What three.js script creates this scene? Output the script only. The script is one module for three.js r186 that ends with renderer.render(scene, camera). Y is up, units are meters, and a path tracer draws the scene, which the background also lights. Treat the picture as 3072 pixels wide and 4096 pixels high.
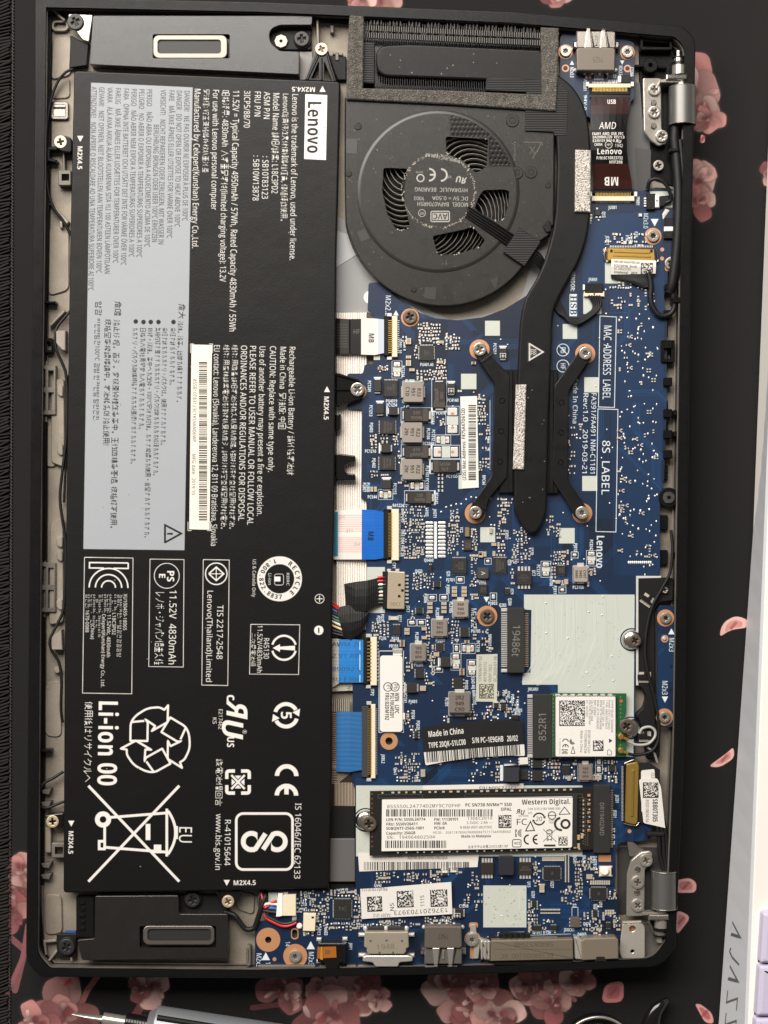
import * as THREE from 'three';
import { mergeGeometries } from 'three/addons/utils/BufferGeometryUtils.js';
import { RectAreaLightUniformsLib } from 'three/addons/lights/RectAreaLightUniformsLib.js';

// ---------------------------------------------------------------- camera, light, exposure
const K = 0.0827e-3, D = 0.55, CU = 1536, CV = 2048;          // metres per plan unit on the mat, camera height, plan centre
const scene = new THREE.Scene();
const camera = new THREE.PerspectiveCamera(2 * Math.atan(2048 * K / D) * 180 / Math.PI, 0.75, 0.02, 10);
camera.position.set(0, D, 0); camera.up.set(0, 0, -1); camera.lookAt(0, 0, 0);
const renderer = new THREE.WebGLRenderer();
renderer.toneMapping = THREE.LinearToneMapping;
renderer.toneMappingExposure = 1;
renderer.shadowMap.enabled = true;
RectAreaLightUniformsLib.init();
scene.background = new THREE.Color().setRGB(0.12, 0.115, 0.11);   // dim walls and ceiling of the room
const LAMP = { p: [-0.68, 1.1, -1.11], w: 1.7, h: 1.3, L: 12, c: [1, 0.945, 0.88] };
{
  const lamp = new THREE.RectAreaLight(new THREE.Color().setRGB(...LAMP.c), LAMP.L, LAMP.w, LAMP.h);
  lamp.position.set(...LAMP.p); lamp.rotation.x = -Math.PI / 2; lamp.castShadow = true; scene.add(lamp);
  const g = new THREE.Group(); g.name = 'ceiling_lamp'; g.position.set(LAMP.p[0], LAMP.p[1] + 0.02, LAMP.p[2]); g.rotation.x = Math.PI / 2;
  g.userData = { label: 'square warm white ceiling lamp above the desk, beyond the upper left', category: 'lamp' };
  const pm = new THREE.Mesh(new THREE.BoxGeometry(LAMP.w, LAMP.h, 0.02), new THREE.MeshStandardMaterial({ color: 0xffffff, emissive: new THREE.Color().setRGB(...LAMP.c), emissiveIntensity: 1 }));
  pm.name = 'diffuser'; g.add(pm);
  scene.add(g);
}

// ---------------------------------------------------------------- helpers
const V3 = THREE.Vector3, mm = 1e-3;
const sc = (h) => K * (1 - h * mm / D);                        // metres per plan unit at height h (mm)
const P = (u, v, h) => new V3((u - CU) * sc(h), h * mm, (v - CV) * sc(h));
function rng(seed) { let s = seed >>> 0; return () => { s = (s + 0x6d2b79f5) | 0; let t = Math.imul(s ^ (s >>> 15), 1 | s); t = (t + Math.imul(t ^ (t >>> 7), 61 | t)) ^ t; return ((t ^ (t >>> 14)) >>> 0) / 4294967296; }; }
const HALF = new Map(), ORG = new Map(), USED = new Map();
const org = (o) => ORG.get(o) || new V3();
function numbered(name) { const n = USED.get(name) || 0; USED.set(name, n + 1); return n ? name + '_' + String(n).padStart(3, '0') : name; }
function thing(name, label, category, [u, v, h], group, kind) {
  const o = new THREE.Group(); o.name = numbered(name); o.position.copy(P(u, v, h)); ORG.set(o, o.position.clone()); scene.add(o);
  o.userData = { label, category }; if (group) o.userData.group = group; if (kind) o.userData = { label, kind };
  return o;
}
function put(parent, name, geo, mat, kind, label) {              // geometry in scene coordinates -> part of parent
  if (geo.userData.half !== undefined && HALF.has(mat)) mat = HALF.get(mat)[geo.userData.half];
  const o = new THREE.Mesh(geo, mat); o.name = name; const q = org(parent); geo.translate(-q.x, -q.y, -q.z);
  ORG.set(o, q); o.castShadow = o.receiveShadow = true; if (kind) o.userData.kind = kind; if (label) o.userData.label = label; parent.add(o); return o;
}
function at(parent, name, geo, mat, u, v, h, turn = 0, s = 1) {   // shared geometry placed at a spot
  const o = new THREE.Mesh(geo, mat); o.name = name; const q = org(parent); const p = P(u, v, h);
  o.position.copy(p).sub(q); o.rotation.y = turn; if (typeof s === 'number') o.scale.setScalar(s); else o.scale.set(...s); ORG.set(o, p); o.castShadow = o.receiveShadow = true; parent.add(o); return o;
}
function many(parent, name, geo, mat, list, kind = 'stuff') {     // list of [u, v, h, turn, sx, sy, sz]
  if (!list.length) return;
  const o = new THREE.InstancedMesh(geo, mat, list.length); o.name = name; o.userData.kind = kind; const q = org(parent), m = new THREE.Matrix4(), e = new THREE.Quaternion(), up = new V3(0, 1, 0);
  list.forEach(([u, v, h, t = 0, a = 1, b = 1, c = 1], i) => { m.compose(P(u, v, h).sub(q), e.setFromAxisAngle(up, t), new V3(a, b, c)); o.setMatrixAt(i, m); });
  o.castShadow = o.receiveShadow = true; parent.add(o); return o;
}
const R4 = (u0, v0, u1, v1) => [[u0, v0], [u1, v0], [u1, v1], [u0, v1]];
const circ = (u, v, r, n = 36, a0 = 0, a1 = Math.PI * 2) => Array.from({ length: n }, (_, i) => { const a = a0 + (a1 - a0) * i / (a1 - a0 > 6.28 ? n : n - 1); return [u + r * Math.cos(a), v + r * Math.sin(a)]; });
function rrect(u0, v0, u1, v1, r, n = 5) {
  const p = []; for (const [u, v, a] of [[u1 - r, v0 + r, -90], [u1 - r, v1 - r, 0], [u0 + r, v1 - r, 90], [u0 + r, v0 + r, 180]])
    for (let i = 0; i <= n; i++) { const t = (a + 90 * i / n) * Math.PI / 180; p.push([u + r * Math.cos(t), v + r * Math.sin(t)]); } return p;
}
function rot(pts, u, v, deg) { const c = Math.cos(deg * Math.PI / 180), s = Math.sin(deg * Math.PI / 180); return pts.map(([a, b]) => [u + (a - u) * c - (b - v) * s, v + (a - u) * s + (b - v) * c]); }
function round(pts, r, n = 4) {                                    // round the corners of a polygon
  const out = [], N = pts.length;
  for (let i = 0; i < N; i++) {
    const [x, y] = pts[i], [ax, ay] = pts[(i + N - 1) % N], [bx, by] = pts[(i + 1) % N];
    const rr = pts[i][2] ?? r, la = Math.hypot(ax - x, ay - y), lb = Math.hypot(bx - x, by - y), d = Math.min(rr, la * 0.48, lb * 0.48);
    if (d < 0.5) { out.push([x, y]); continue; }
    const p0 = [x + (ax - x) * d / la, y + (ay - y) * d / la], p1 = [x + (bx - x) * d / lb, y + (by - y) * d / lb];
    for (let k = 0; k <= n; k++) { const t = k / n, s = 1 - t; out.push([s * s * p0[0] + 2 * s * t * x + t * t * p1[0], s * s * p0[1] + 2 * s * t * y + t * t * p1[1]]); }
  } return out;
}
// flat piece with the plan outline pts (plan units as seen at height hp), from height h0 to h1 (mm)
function plate(pts, h0, h1, { bev = 0.15, holes = [], art, hp = h1, seg = 1 } = {}) {
  const k = sc(hp), to = (l) => l.map(([u, v]) => new THREE.Vector2((u - CU) * k, -(v - CV) * k));
  const sh = new THREE.Shape(to(pts)); for (const h of holes) sh.holes.push(new THREE.Path(to(h)));
  const b = Math.min(bev, (h1 - h0) * 0.45) * mm;
  const g = new THREE.ExtrudeGeometry(sh, { depth: (h1 - h0) * mm - (b ? b : 0), bevelEnabled: b > 0, bevelThickness: b, bevelSize: b, bevelOffset: -b, bevelSegments: seg, curveSegments: 6 });
  g.rotateX(-Math.PI / 2); g.translate(0, h0 * mm, 0);
  if (art?.halves) { const vm = pts.reduce((s, q) => s + q[1], 0) / pts.length, i = vm < art.cut ? 0 : 1; art = art.halves[i]; g.userData.half = i; }
  const p = g.attributes.position, uv = g.attributes.uv;
  for (let i = 0; i < p.count; i++) {
    if (art) { const u = p.getX(i) / k + CU, v = p.getZ(i) / k + CV; uv.setXY(i, (u - art.u0) / (art.u1 - art.u0), 1 - (v - art.v0) / (art.v1 - art.v0)); }
    else uv.setXY(i, p.getX(i) + p.getY(i) * 0.7, p.getZ(i) + p.getY(i) * 0.7);
  }
  return g;
}
const box = (u0, v0, u1, v1, h0, h1, o) => plate(R4(u0, v0, u1, v1), h0, h1, o);
// sheet of given thickness that follows heights along a path of cross lines: rows of [uA, vA, uB, vB, h]
function sheet(rows, th = 0.12, art, nx = 1) {
  let half; if (art?.halves) { half = rows[0][1] < art.cut ? 0 : 1; art = art.halves[half]; }
  const pos = [], uv = [], idx = [], n = rows.length, w = nx + 1;
  for (const side of [0, 1]) for (const [ua, va, ub, vb, h, bow = 0] of rows) for (let j = 0; j < w; j++) {
    const t = j / nx, u = ua + (ub - ua) * t, v = va + (vb - va) * t, hh = h + bow * Math.sin(Math.PI * t) - side * th; const p = P(u, v, h); pos.push(p.x, hh * mm, p.z);
    uv.push(art ? (u - art.u0) / (art.u1 - art.u0) : p.x, art ? 1 - (v - art.v0) / (art.v1 - art.v0) : p.z);
  }
  const q = (a, b, c, d) => idx.push(a, b, c, a, c, d), o = n * w;
  for (let i = 0; i < n - 1; i++) for (let j = 0; j < nx; j++) { const a = i * w + j, b = a + w; q(a, b, b + 1, a + 1); q(o + a + 1, o + b + 1, o + b, o + a); }
  for (let i = 0; i < n - 1; i++) { const a = i * w, b = a + w; q(a, o + a, o + b, b); q(b + nx, o + b + nx, o + a + nx, a + nx); }
  for (let j = 0; j < nx; j++) { q(j + 1, o + j + 1, o + j, j); const a = (n - 1) * w + j; q(a, o + a, o + a + 1, a + 1); }
  const g = new THREE.BufferGeometry(); g.setAttribute('position', new THREE.Float32BufferAttribute(pos, 3)); g.setAttribute('uv', new THREE.Float32BufferAttribute(uv, 2)); g.setIndex(idx);
  // turn faces outward whatever way the rows run
  const g2 = g.toNonIndexed(); g2.computeVertexNormals(); if (g2.attributes.normal.getY(0) < 0) { g.setIndex(idx.map((_, i) => idx[i - i % 3 + [0, 2, 1][i % 3]])); const g3 = g.toNonIndexed(); g3.computeVertexNormals(); g3.userData.half = half; return g3; }
  g2.userData.half = half; return g2;
}
function tube(pts, r, seg = 8, closed = false) {                   // pts [u, v, h], r in plan units
  const c = new THREE.CatmullRomCurve3(pts.map(([u, v, h]) => P(u, v, h)), closed, 'catmullrom', 0.5);
  return new THREE.TubeGeometry(c, Math.max(8, pts.length * 6), r * sc(12), seg, closed);
}
function lathe(prof, n = 28) { return new THREE.LatheGeometry(prof.map(([r, h]) => new THREE.Vector2(Math.max(r * mm, 1e-7), h * mm)), n); }   // [radius mm, height mm]
function cyl(u, v, r, h0, h1, bev = 0.12, n = 28, holes = []) { return plate(circ(u, v, r, n), h0, h1, { bev, holes }); }
function rod(a, b, r0, r1, n = 20) {                                 // cylinder between two scene points, radii in m
  const d = new V3().subVectors(b, a), g = new THREE.CylinderGeometry(r1, r0, d.length(), n); g.applyQuaternion(new THREE.Quaternion().setFromUnitVectors(new V3(0, 1, 0), d.clone().normalize())); const m = a.clone().add(b).multiplyScalar(0.5); g.translate(m.x, m.y, m.z); return g;
}

// ---------------------------------------------------------------- textures
function tex(w, h, fn, rep, srgb = false) {
  const d = new Uint8Array(w * h * 4); for (let y = 0; y < h; y++) for (let x = 0; x < w; x++) { const c = fn(x, y), i = (y * w + x) * 4; d[i] = c[0]; d[i + 1] = c[1]; d[i + 2] = c[2]; d[i + 3] = 255; }
  const t = new THREE.DataTexture(d, w, h); t.wrapS = t.wrapT = THREE.RepeatWrapping; t.magFilter = THREE.LinearFilter; if (srgb) t.colorSpace = THREE.SRGBColorSpace; t.repeat.set(1 / rep, 1 / rep); t.needsUpdate = true; return t;
}
function lattice(n, seed) { const r = rng(seed), a = Float32Array.from({ length: n * n }, r); return (x, y) => { const xi = Math.floor(x), yi = Math.floor(y), fx = x - xi, fy = y - yi, s = fx * fx * (3 - 2 * fx), t = fy * fy * (3 - 2 * fy), g = (i, j) => a[((j % n + n) % n) * n + (i % n + n) % n]; return (g(xi, yi) * (1 - s) + g(xi + 1, yi) * s) * (1 - t) + (g(xi, yi + 1) * (1 - s) + g(xi + 1, yi + 1) * s) * t; }; }
function fbm(seed, base) { const L = [0, 1, 2, 3].map((i) => lattice(base << i, seed + i * 17)); return (x, y) => { let s = 0, a = 0.5; for (let i = 0; i < 4; i++) { s += a * L[i](x * (base << i), y * (base << i)); a *= 0.5; } return s / 0.9375; }; }
const grey = (v) => { v = Math.max(0, Math.min(255, v)); return [v, v, v]; };
const rg = rng(5), fA = fbm(11, 4), fB = fbm(29, 8);
const grainTex = tex(256, 256, () => grey(128 + (rg() - 0.5) * 200), 0.012);
const blotTex = tex(256, 256, (x, y) => grey(255 * (0.30 + 0.75 * fA(x / 256, y / 256)) + (rg() - 0.5) * 14), 0.05);
const dirtTex = tex(256, 256, (x, y) => { const a = fA(x / 256, y / 256), b = fB(x / 256, y / 256); return grey(255 * Math.min(1, 0.42 + 0.75 * a * (0.6 + 0.8 * b)) + (rg() - 0.5) * 40); }, 0.06);
const roughTex = tex(256, 256, (x, y) => grey(150 + 70 * (fB(x / 256, y / 256) - 0.5) + (rg() - 0.5) * 30), 0.03);
const foamTex = tex(256, 256, (x, y) => { const n = fB(x / 64 % 1, y / 64 % 1), a = rg(); return grey(30 + 90 * n + (a > 0.82 ? 150 : a * 70 - 30)); }, 0.045);
const glitTex = tex(256, 256, () => { const a = rg(); return grey(a > 0.55 ? 200 + a * 55 : a > 0.25 ? 120 + a * 80 : 30 + a * 120); }, 0.05);
const clothTex = tex(256, 256, (x, y) => { const a = Math.sin(x * Math.PI / 4), b = Math.sin(y * Math.PI / 4), k = ((x >> 2) + (y >> 2)) & 1; return grey(128 + 70 * (k ? a * a : b * b) - 35 + (rg() - 0.5) * 50); }, 0.027);
const ribTex = tex(64, 8, (x) => grey(128 + 100 * Math.sin(x / 64 * Math.PI * 16)), 0.006);
const ribTexV = ribTex.clone(); ribTexV.rotation = Math.PI / 2;

const tiled = (t, w, h) => { const c = t.clone(); c.repeat.set(t.repeat.x * w, t.repeat.y * h); c.needsUpdate = true; return c; };   // for prints whose uv runs 0 to 1
const lin = (c) => (Array.isArray(c) ? new THREE.Color().setRGB(...c) : new THREE.Color(c));
function M(color, rough = 0.5, metal = 0, x = {}) { const { ...y } = x; return new THREE.MeshPhysicalMaterial({ color: lin(color), roughness: rough, metalness: metal, ...y }); }
const mats = {
  black: M([0.008, 0.0077, 0.0074], 0.5, 0, { specularIntensity: 0.45, bumpMap: grainTex, bumpScale: 0.00003 }),
  blackGloss: M([0.006, 0.006, 0.006], 0.22, 0, { specularIntensity: 0.7 }),
  rim: M([0.006, 0.006, 0.0062], 0.5, 0, { specularIntensity: 0.3, bumpMap: grainTex, bumpScale: 0.00002, roughnessMap: roughTex }),
  satin: M([0.013, 0.0126, 0.012], 0.47, 0, { specularIntensity: 0.6, roughnessMap: roughTex, bumpMap: grainTex, bumpScale: 0.00003 }),
  fanPlate: M([0.022, 0.0205, 0.019], 0.6, 0, { specularIntensity: 0.5, roughnessMap: roughTex, bumpMap: grainTex, bumpScale: 0.00003 }),
  pipe: M([0.009, 0.0087, 0.0084], 0.55, 0, { specularIntensity: 0.42, roughnessMap: roughTex, bumpMap: grainTex, bumpScale: 0.00003 }),
  rubber: M([0.008, 0.008, 0.008], 0.5, 0, { specularIntensity: 0.6 }),
  tape: M([0.010, 0.0097, 0.0094], 0.6, 0, { specularIntensity: 0.6, bumpMap: ribTex, bumpScale: 0.00012 }),
  clothTape: M([0.012, 0.0116, 0.0112], 0.6, 0, { specularIntensity: 0.7, bumpMap: ribTexV, bumpScale: 0.00012 }),
  floor: M([0.29, 0.25, 0.20], 0.55, 0.25, { map: dirtTex, bumpMap: grainTex, bumpScale: 0.00004 }),
  wall: M([0.20, 0.18, 0.155], 0.5, 0.4, { map: blotTex, bumpMap: grainTex, bumpScale: 0.00004 }),
  foam: M([0.25, 0.227, 0.193], 0.95, 0, { map: foamTex, bumpMap: foamTex, bumpScale: 0.0006 }),
  foamLight: M([0.72, 0.66, 0.59], 0.7, 0, { map: glitTex, bumpMap: glitTex, bumpScale: 0.0004 }),
  steel: M([0.62, 0.59, 0.55], 0.3, 1, { roughnessMap: roughTex }),
  steelDark: M([0.30, 0.275, 0.245], 0.4, 0.75, { roughnessMap: roughTex }),
  nickel: M([0.60, 0.56, 0.49], 0.48, 0.6, { roughnessMap: roughTex, bumpMap: grainTex, bumpScale: 0.00001 }),
  chrome: M([0.66, 0.62, 0.57], 0.22, 1),
  hinge: M([0.42, 0.39, 0.345], 0.44, 0.65, { roughnessMap: roughTex }),
  barrel: M([0.20, 0.195, 0.185], 0.42, 0.8),
  solder: M([0.80, 0.78, 0.74], 0.36, 0.6),
  tin: M([0.74, 0.72, 0.68], 0.4, 0.7),
  copper: M([0.56, 0.275, 0.135], 0.42, 0.35),
  gold: M([0.70, 0.46, 0.13], 0.32, 0.9),
  brass: M([0.62, 0.40, 0.10], 0.34, 0.85),
  screwSteel: M([0.50, 0.465, 0.41], 0.42, 0.72, { roughnessMap: roughTex }), screwDark: M([0.32, 0.295, 0.26], 0.4, 0.75),
  goldScrew: M([0.62, 0.49, 0.345], 0.44, 0.65),
  brownScrew: M([0.13, 0.10, 0.078], 0.45, 0.6),
  blackScrew: M([0.03, 0.029, 0.028], 0.4, 0.4),
  recess: M([0.02, 0.017, 0.014], 0.5, 0.5),
  cream: M([0.72, 0.62, 0.46], 0.5),
  white: M([0.80, 0.78, 0.74], 0.5),
  tan: M([0.42, 0.31, 0.19], 0.45),
  brown: M([0.17, 0.075, 0.035], 0.45),
  chipBlack: M([0.018, 0.018, 0.018], 0.5),
  pcbEdge: M([0.02, 0.05, 0.09], 0.5),
  red: M([0.55, 0.02, 0.02], 0.4), wireWhite: M([0.75, 0.74, 0.7], 0.4), wireYellow: M([0.7, 0.58, 0.3], 0.4), wireBlue: M([0.04, 0.12, 0.45], 0.4), wireGreen: M([0.10, 0.16, 0.10], 0.4),
  frame: M([0.24, 0.215, 0.19], 0.4, 0.9),
  film: M([0.26, 0.26, 0.26], 0.28, 0, { bumpMap: grainTex, bumpScale: 0.000005 }),
};
// ---------------------------------------------------------------- flat print: canvases in plan units
class Art {
  constructor(u0, v0, u1, v1, scale, base) {
    Object.assign(this, { u0, v0, u1, v1 }); this.cv = document.createElement('canvas'); this.cv.width = Math.round((u1 - u0) * scale); this.cv.height = Math.round((v1 - v0) * scale);
    const c = this.c = this.cv.getContext('2d'); c.fillStyle = base; c.fillRect(0, 0, this.cv.width, this.cv.height); c.setTransform(scale, 0, 0, scale, -u0 * scale, -v0 * scale);
  }
  texture(srgb = true) { const t = new THREE.CanvasTexture(this.cv); if (srgb) t.colorSpace = THREE.SRGBColorSpace; t.anisotropy = 8; return t; }
  rect(u0, v0, u1, v1, col) { this.c.fillStyle = col; this.c.fillRect(u0, v0, u1 - u0, v1 - v0); }
  frame(u0, v0, u1, v1, col, w = 2.5, r = 0) { const c = this.c; c.strokeStyle = col; c.lineWidth = w; c.beginPath(); c.roundRect(u0, v0, u1 - u0, v1 - v0, r); c.stroke(); }
  poly(pts, col, stroke, w = 2) { const c = this.c; c.beginPath(); pts.forEach(([u, v], i) => (i ? c.lineTo(u, v) : c.moveTo(u, v))); if (col) { c.closePath(); c.fillStyle = col; c.fill(); } if (stroke) { c.strokeStyle = stroke; c.lineWidth = w; c.stroke(); } }
  ring(u, v, r, col, w = 3, a0 = 0, a1 = 7) { const c = this.c; c.strokeStyle = col; c.lineWidth = w; c.beginPath(); c.arc(u, v, r, a0, Math.min(a1, a0 + Math.PI * 2)); c.stroke(); }
  disc(u, v, r, col) { const c = this.c; c.fillStyle = col; c.beginPath(); c.arc(u, v, r, 0, 7); c.fill(); }
  // text that starts at (u, v), is len long (0 = natural) and turned by deg
  text(s, u, v, { size = 24, len = 0, deg = 0, col = '#fff', w = '', font = 'sans-serif', mid = false, sk = 0 } = {}) {
    const c = this.c; c.save(); c.translate(u, v); c.rotate(deg * Math.PI / 180); c.font = `${w} ${size}px ${font}`; c.textBaseline = 'middle'; c.fillStyle = col; c.strokeStyle = col;
    if (sk) c.transform(1, 0, sk, 1, 0, 0);
    const adv = [...s].map((ch) => (ch.codePointAt(0) > 0x2e7f ? size * (ch.codePointAt(0) > 0xac00 && ch.codePointAt(0) < 0xd7a4 ? 0.92 : 1) : 0)); let run = '', total = 0; const seg = [];
    [...s].forEach((ch, i) => { if (adv[i]) { if (run) { seg.push([run, c.measureText(run).width]); run = ''; } seg.push([ch, adv[i], 1]); } else run += ch; }); if (run) seg.push([run, c.measureText(run).width]);
    for (const x of seg) total += x[1];
    if (len) c.scale(len / total, 1); if (mid) c.translate(-total / 2, 0);
    let x = 0; for (const [t, a, cj] of seg) { if (cj) glyph(c, t, x, size); else c.fillText(t, x, 0); x += a; } c.restore();
  }
  bars(u0, v0, u1, v1, vertical, seed, col = '#111') { const r = rng(seed), L = vertical ? v1 - v0 : u1 - u0; let p = 0; while (p < L - 6) { const w = [1.7, 3.2, 4.8][r() * 3 | 0], g = [2, 3.4, 5][r() * 3 | 0]; this.c.fillStyle = col; if (vertical) this.c.fillRect(u0, v0 + p, u1 - u0, w); else this.c.fillRect(u0 + p, v0, w, v1 - v0); p += w + g; } }
  matrix(u, v, s, n, seed, col = '#1a1a1a') { const r = rng(seed), q = s / n, c = this.c; c.fillStyle = col; for (let i = 0; i < n; i++) for (let j = 0; j < n; j++) if (i === 0 || j === n - 1 || (j === 0 && i % 2 === 0) || (i === n - 1 && j % 2 === 0) || r() > 0.5) c.fillRect(u + i * q, v + j * q, q * 1.04, q * 1.04); }
  on(u, v, deg, fn) { this.c.save(); this.c.translate(u, v); this.c.rotate(deg * Math.PI / 180); fn(this); this.c.restore(); }
}
// strokes of the simpler characters, on a 10 x 10 grid; the dense ones are built from strokes of the same kind and weight
const STROKES = {
  'リ': '2,1 2,6|8,0 8,5 6,8 4,10', 'サ': '0,3 10,3|3,0 3,6|7,0 7,6 4,10', 'イ': '9,0 5,4 0,6|5,4 5,10', 'ク': '4,0 2,4 0,5|3,2 9,2 7,7 3,10', 'ル': '3,1 3,6 0,10|6,0 6,10 10,6', 'へ': '0,6 4,2 10,8', 'レ': '2,0 2,10 9,5', 'ノ': '8,0 6,6 1,10', 'ン': '1,1 3,3|1,9 6,8 10,2', 'ジ': '1,1 3,2|0,4 2,5|1,9 6,8 9,3|7,0 8,2|9,0 10,2', 'ボ': '0,3 9,3|5,0 5,10|2,5 1,8|8,5 9,8|8,0 9,1', 'ャ': '1,5 8,4 7,7|3,3 5,10', 'パ': '4,2 0,10|6,2 9,10|8,0 10,0 10,2 8,2 8,0',
  '中': '1,2 9,2 9,6 1,6 1,2|5,0 5,10', '国': '0,0 10,0 10,10 0,10 0,0|2,3 8,3|2,5 8,5|2,8 8,8|5,3 5,8', '二': '2,2 8,2|0,8 10,8', '次': '0,2 2,3|0,8 3,5|5,0 4,3|4,3 10,3 8,5|7,4 7,6 3,10|7,6 10,10', '電': '1,0 9,0|0,2 10,2 10,4|0,2 0,4|5,0 5,5|2,5 8,5 8,8 2,8 2,5|2,6 8,6|5,5 5,10 10,10', '池': '0,1 2,2|0,9 2,6|3,5 10,3 10,7|6,0 6,7|4,2 4,9 10,9', '組': '2,0 0,3 3,5 0,7|2,6 2,10|5,0 9,0 9,9|5,0 5,9|4,9 10,9|5,3 9,3|5,6 9,6', '台': '5,0 1,4 9,4|2,6 8,6 8,10 2,10 2,6', '北': '4,0 4,10|0,3 4,3|0,9 4,7|6,0 6,9 10,9|6,5 9,3', '市': '5,0 5,2|0,2 10,2|2,5 8,5 8,8|2,5 2,8|5,2 5,10', '山': '5,0 5,9|1,3 1,9 9,9 9,3', '江': '0,1 2,2|0,9 2,6|4,2 9,2|6,2 6,9|3,9 10,9', '使': '2,0 0,4|1,3 1,10|3,2 10,2|4,4 9,4 9,6 4,6 4,4|7,0 6,7 3,10|4,7 10,10', '用': '1,0 1,8 0,10|1,0 9,0 9,10|1,3 9,3|1,6 9,6|5,0 5,10', '後': '2,0 0,3|2,3 0,6|1,5 1,10|7,0 4,3 8,4 4,5|6,6 4,9|5,7 9,7 4,10|6,8 10,10', 'は': '1,0 1,10|4,3 10,3|7,0 7,8 5,9 4,8 9,9', '回': '0,0 10,0 10,10 0,10 0,0|3,3 7,3 7,7 3,7 3,3', '危': '4,0 1,3|3,1 7,1 6,3|0,3 10,3|2,3 0,10|4,5 8,5 8,7 5,7|4,5 4,9 9,9', '止': '5,0 5,9|5,4 9,4|2,4 2,9|0,9 10,9', '年': '2,0 0,3|1,2 9,2|2,5 8,5|0,7 10,7|5,2 5,10',
};
const PIECES = ['6,0 0,5|4,3 4,10', '2,0 7,2|1,4 6,5|0,10 6,6', '0,3 10,2|6,0 6,9 3,8|0,7 10,5', '0,1 10,1 10,9 0,9 0,1', '0,3 10,3|5,0 5,10|5,3 0,8', '4,0 6,1|0,3 10,3|2,5 8,5|2,7 8,7 8,10 2,10 2,7', '3,0 0,3 8,5 0,7|5,6 5,10', '1,0 9,0 9,10 1,10 1,0|1,5 9,5', '0,3 10,3|5,0 5,10|5,3 0,9|5,3 10,9', '5,0 0,10|5,2 10,10', '1,4 9,4|5,0 5,10|0,10 10,10', '0,3 9,3 8,10 6,9|5,0 4,6 0,10', '1,1 9,1 5,6 0,10|2,4 10,10', '0,4 10,4|5,0 4,6 0,10|5,4 10,10', '0,2 10,2|5,2 5,10|2,0 2,3|8,0 8,3', '2,0 1,10|2,0 9,0 9,10|2,3 9,3|2,6 9,6', '0,0 10,0|5,0 5,10|1,5 9,5|0,10 10,10', '3,0 0,4|2,2 10,2|4,5 9,5|0,9 10,9|6,2 6,9', '0,3 0,1 10,1 10,3|2,5 8,5|5,5 5,10|2,10 8,10'];
function glyph(c, ch, x, size) {
  const s = size * 0.086, y0 = -size * 0.43; c.lineWidth = Math.max(1.1, size * 0.085); c.lineJoin = 'round'; c.beginPath();
  const line = (l) => l.forEach(([a, b], i) => { const X = x + size * 0.07 + a * s, Y = y0 + b * s; i ? c.lineTo(X, Y) : c.moveTo(X, Y); });
  const code = ch.codePointAt(0);
  if (ch === '、' || ch === '。') { c.arc(x + size * 0.25, size * 0.3, size * 0.09, 0, 7); c.stroke(); return; }
  if (ch === '・') { c.arc(x + size * 0.5, 0, size * 0.07, 0, 7); c.stroke(); return; }
  if (STROKES[ch]) { for (const l of STROKES[ch].split('|')) line(l.split(' ').map((p) => p.split(',').map(Number))); c.stroke(); return; }
  const r = rng(code * 7919);
  if (code >= 0xac00 && code < 0xd7a4) { const k = r(); if (k < 0.5) c.ellipse?.(x + size * 0.3, -size * 0.18, size * 0.16, size * 0.16, 0, 0, 7); else line([[1, 0.5], [5, 0.5], [5, 4], [1.5, 4]]); line([[8, 0], [8, 5.5]]); if (r() > 0.4) line([[8, 2.5], [10, 2.5]]); if (r() > 0.35) line(r() > 0.5 ? [[2, 7], [8, 7], [8, 10], [2, 10], [2, 7]] : [[2, 7], [2, 10], [8.5, 10]]); c.stroke(); return; }
  if (code >= 0x3040 && code < 0x3100) { line([[1 + r() * 2, 2], [9 - r() * 2, 2 + r()]]); line([[4 + r() * 3, 0], [4, 6], [2 + r() * 3, 10]]); if (r() > 0.4) line([[6, 5], [9, 7], [7, 10]]); c.stroke(); return; }
  const part = (k, x0, y0, w, h) => { for (const l of PIECES[k].split('|')) line(l.split(' ').map((p) => { const [a, b] = p.split(',').map(Number); return [x0 + a * w / 10, y0 + b * h / 10]; })); }, pick = () => r() * PIECES.length | 0, k = r();
  if (k < 0.58) { const m = 3 + r() * 1.4; part([0, 1, 2, 3, 4, 5, 6][r() * 7 | 0], 0, 0.3, m, 9.4); if (r() > 0.45) { part(pick(), m + 0.9, 0, 9 - m, 4.6); part(pick(), m + 0.9, 5.4, 9 - m, 4.6); } else part(pick(), m + 0.9, 0.2, 9 - m, 9.6); }
  else if (k < 0.92) { const m = 3.4 + r() * 1.8; part(pick(), 0.6, 0, 8.8, m); part(pick(), 0.4, m + 0.8, 9.2, 9 - m); } else part(pick(), 0, 0, 10, 10);
  c.stroke();
}
const WH = '#d9d6d0', BK = '#161514';
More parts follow.
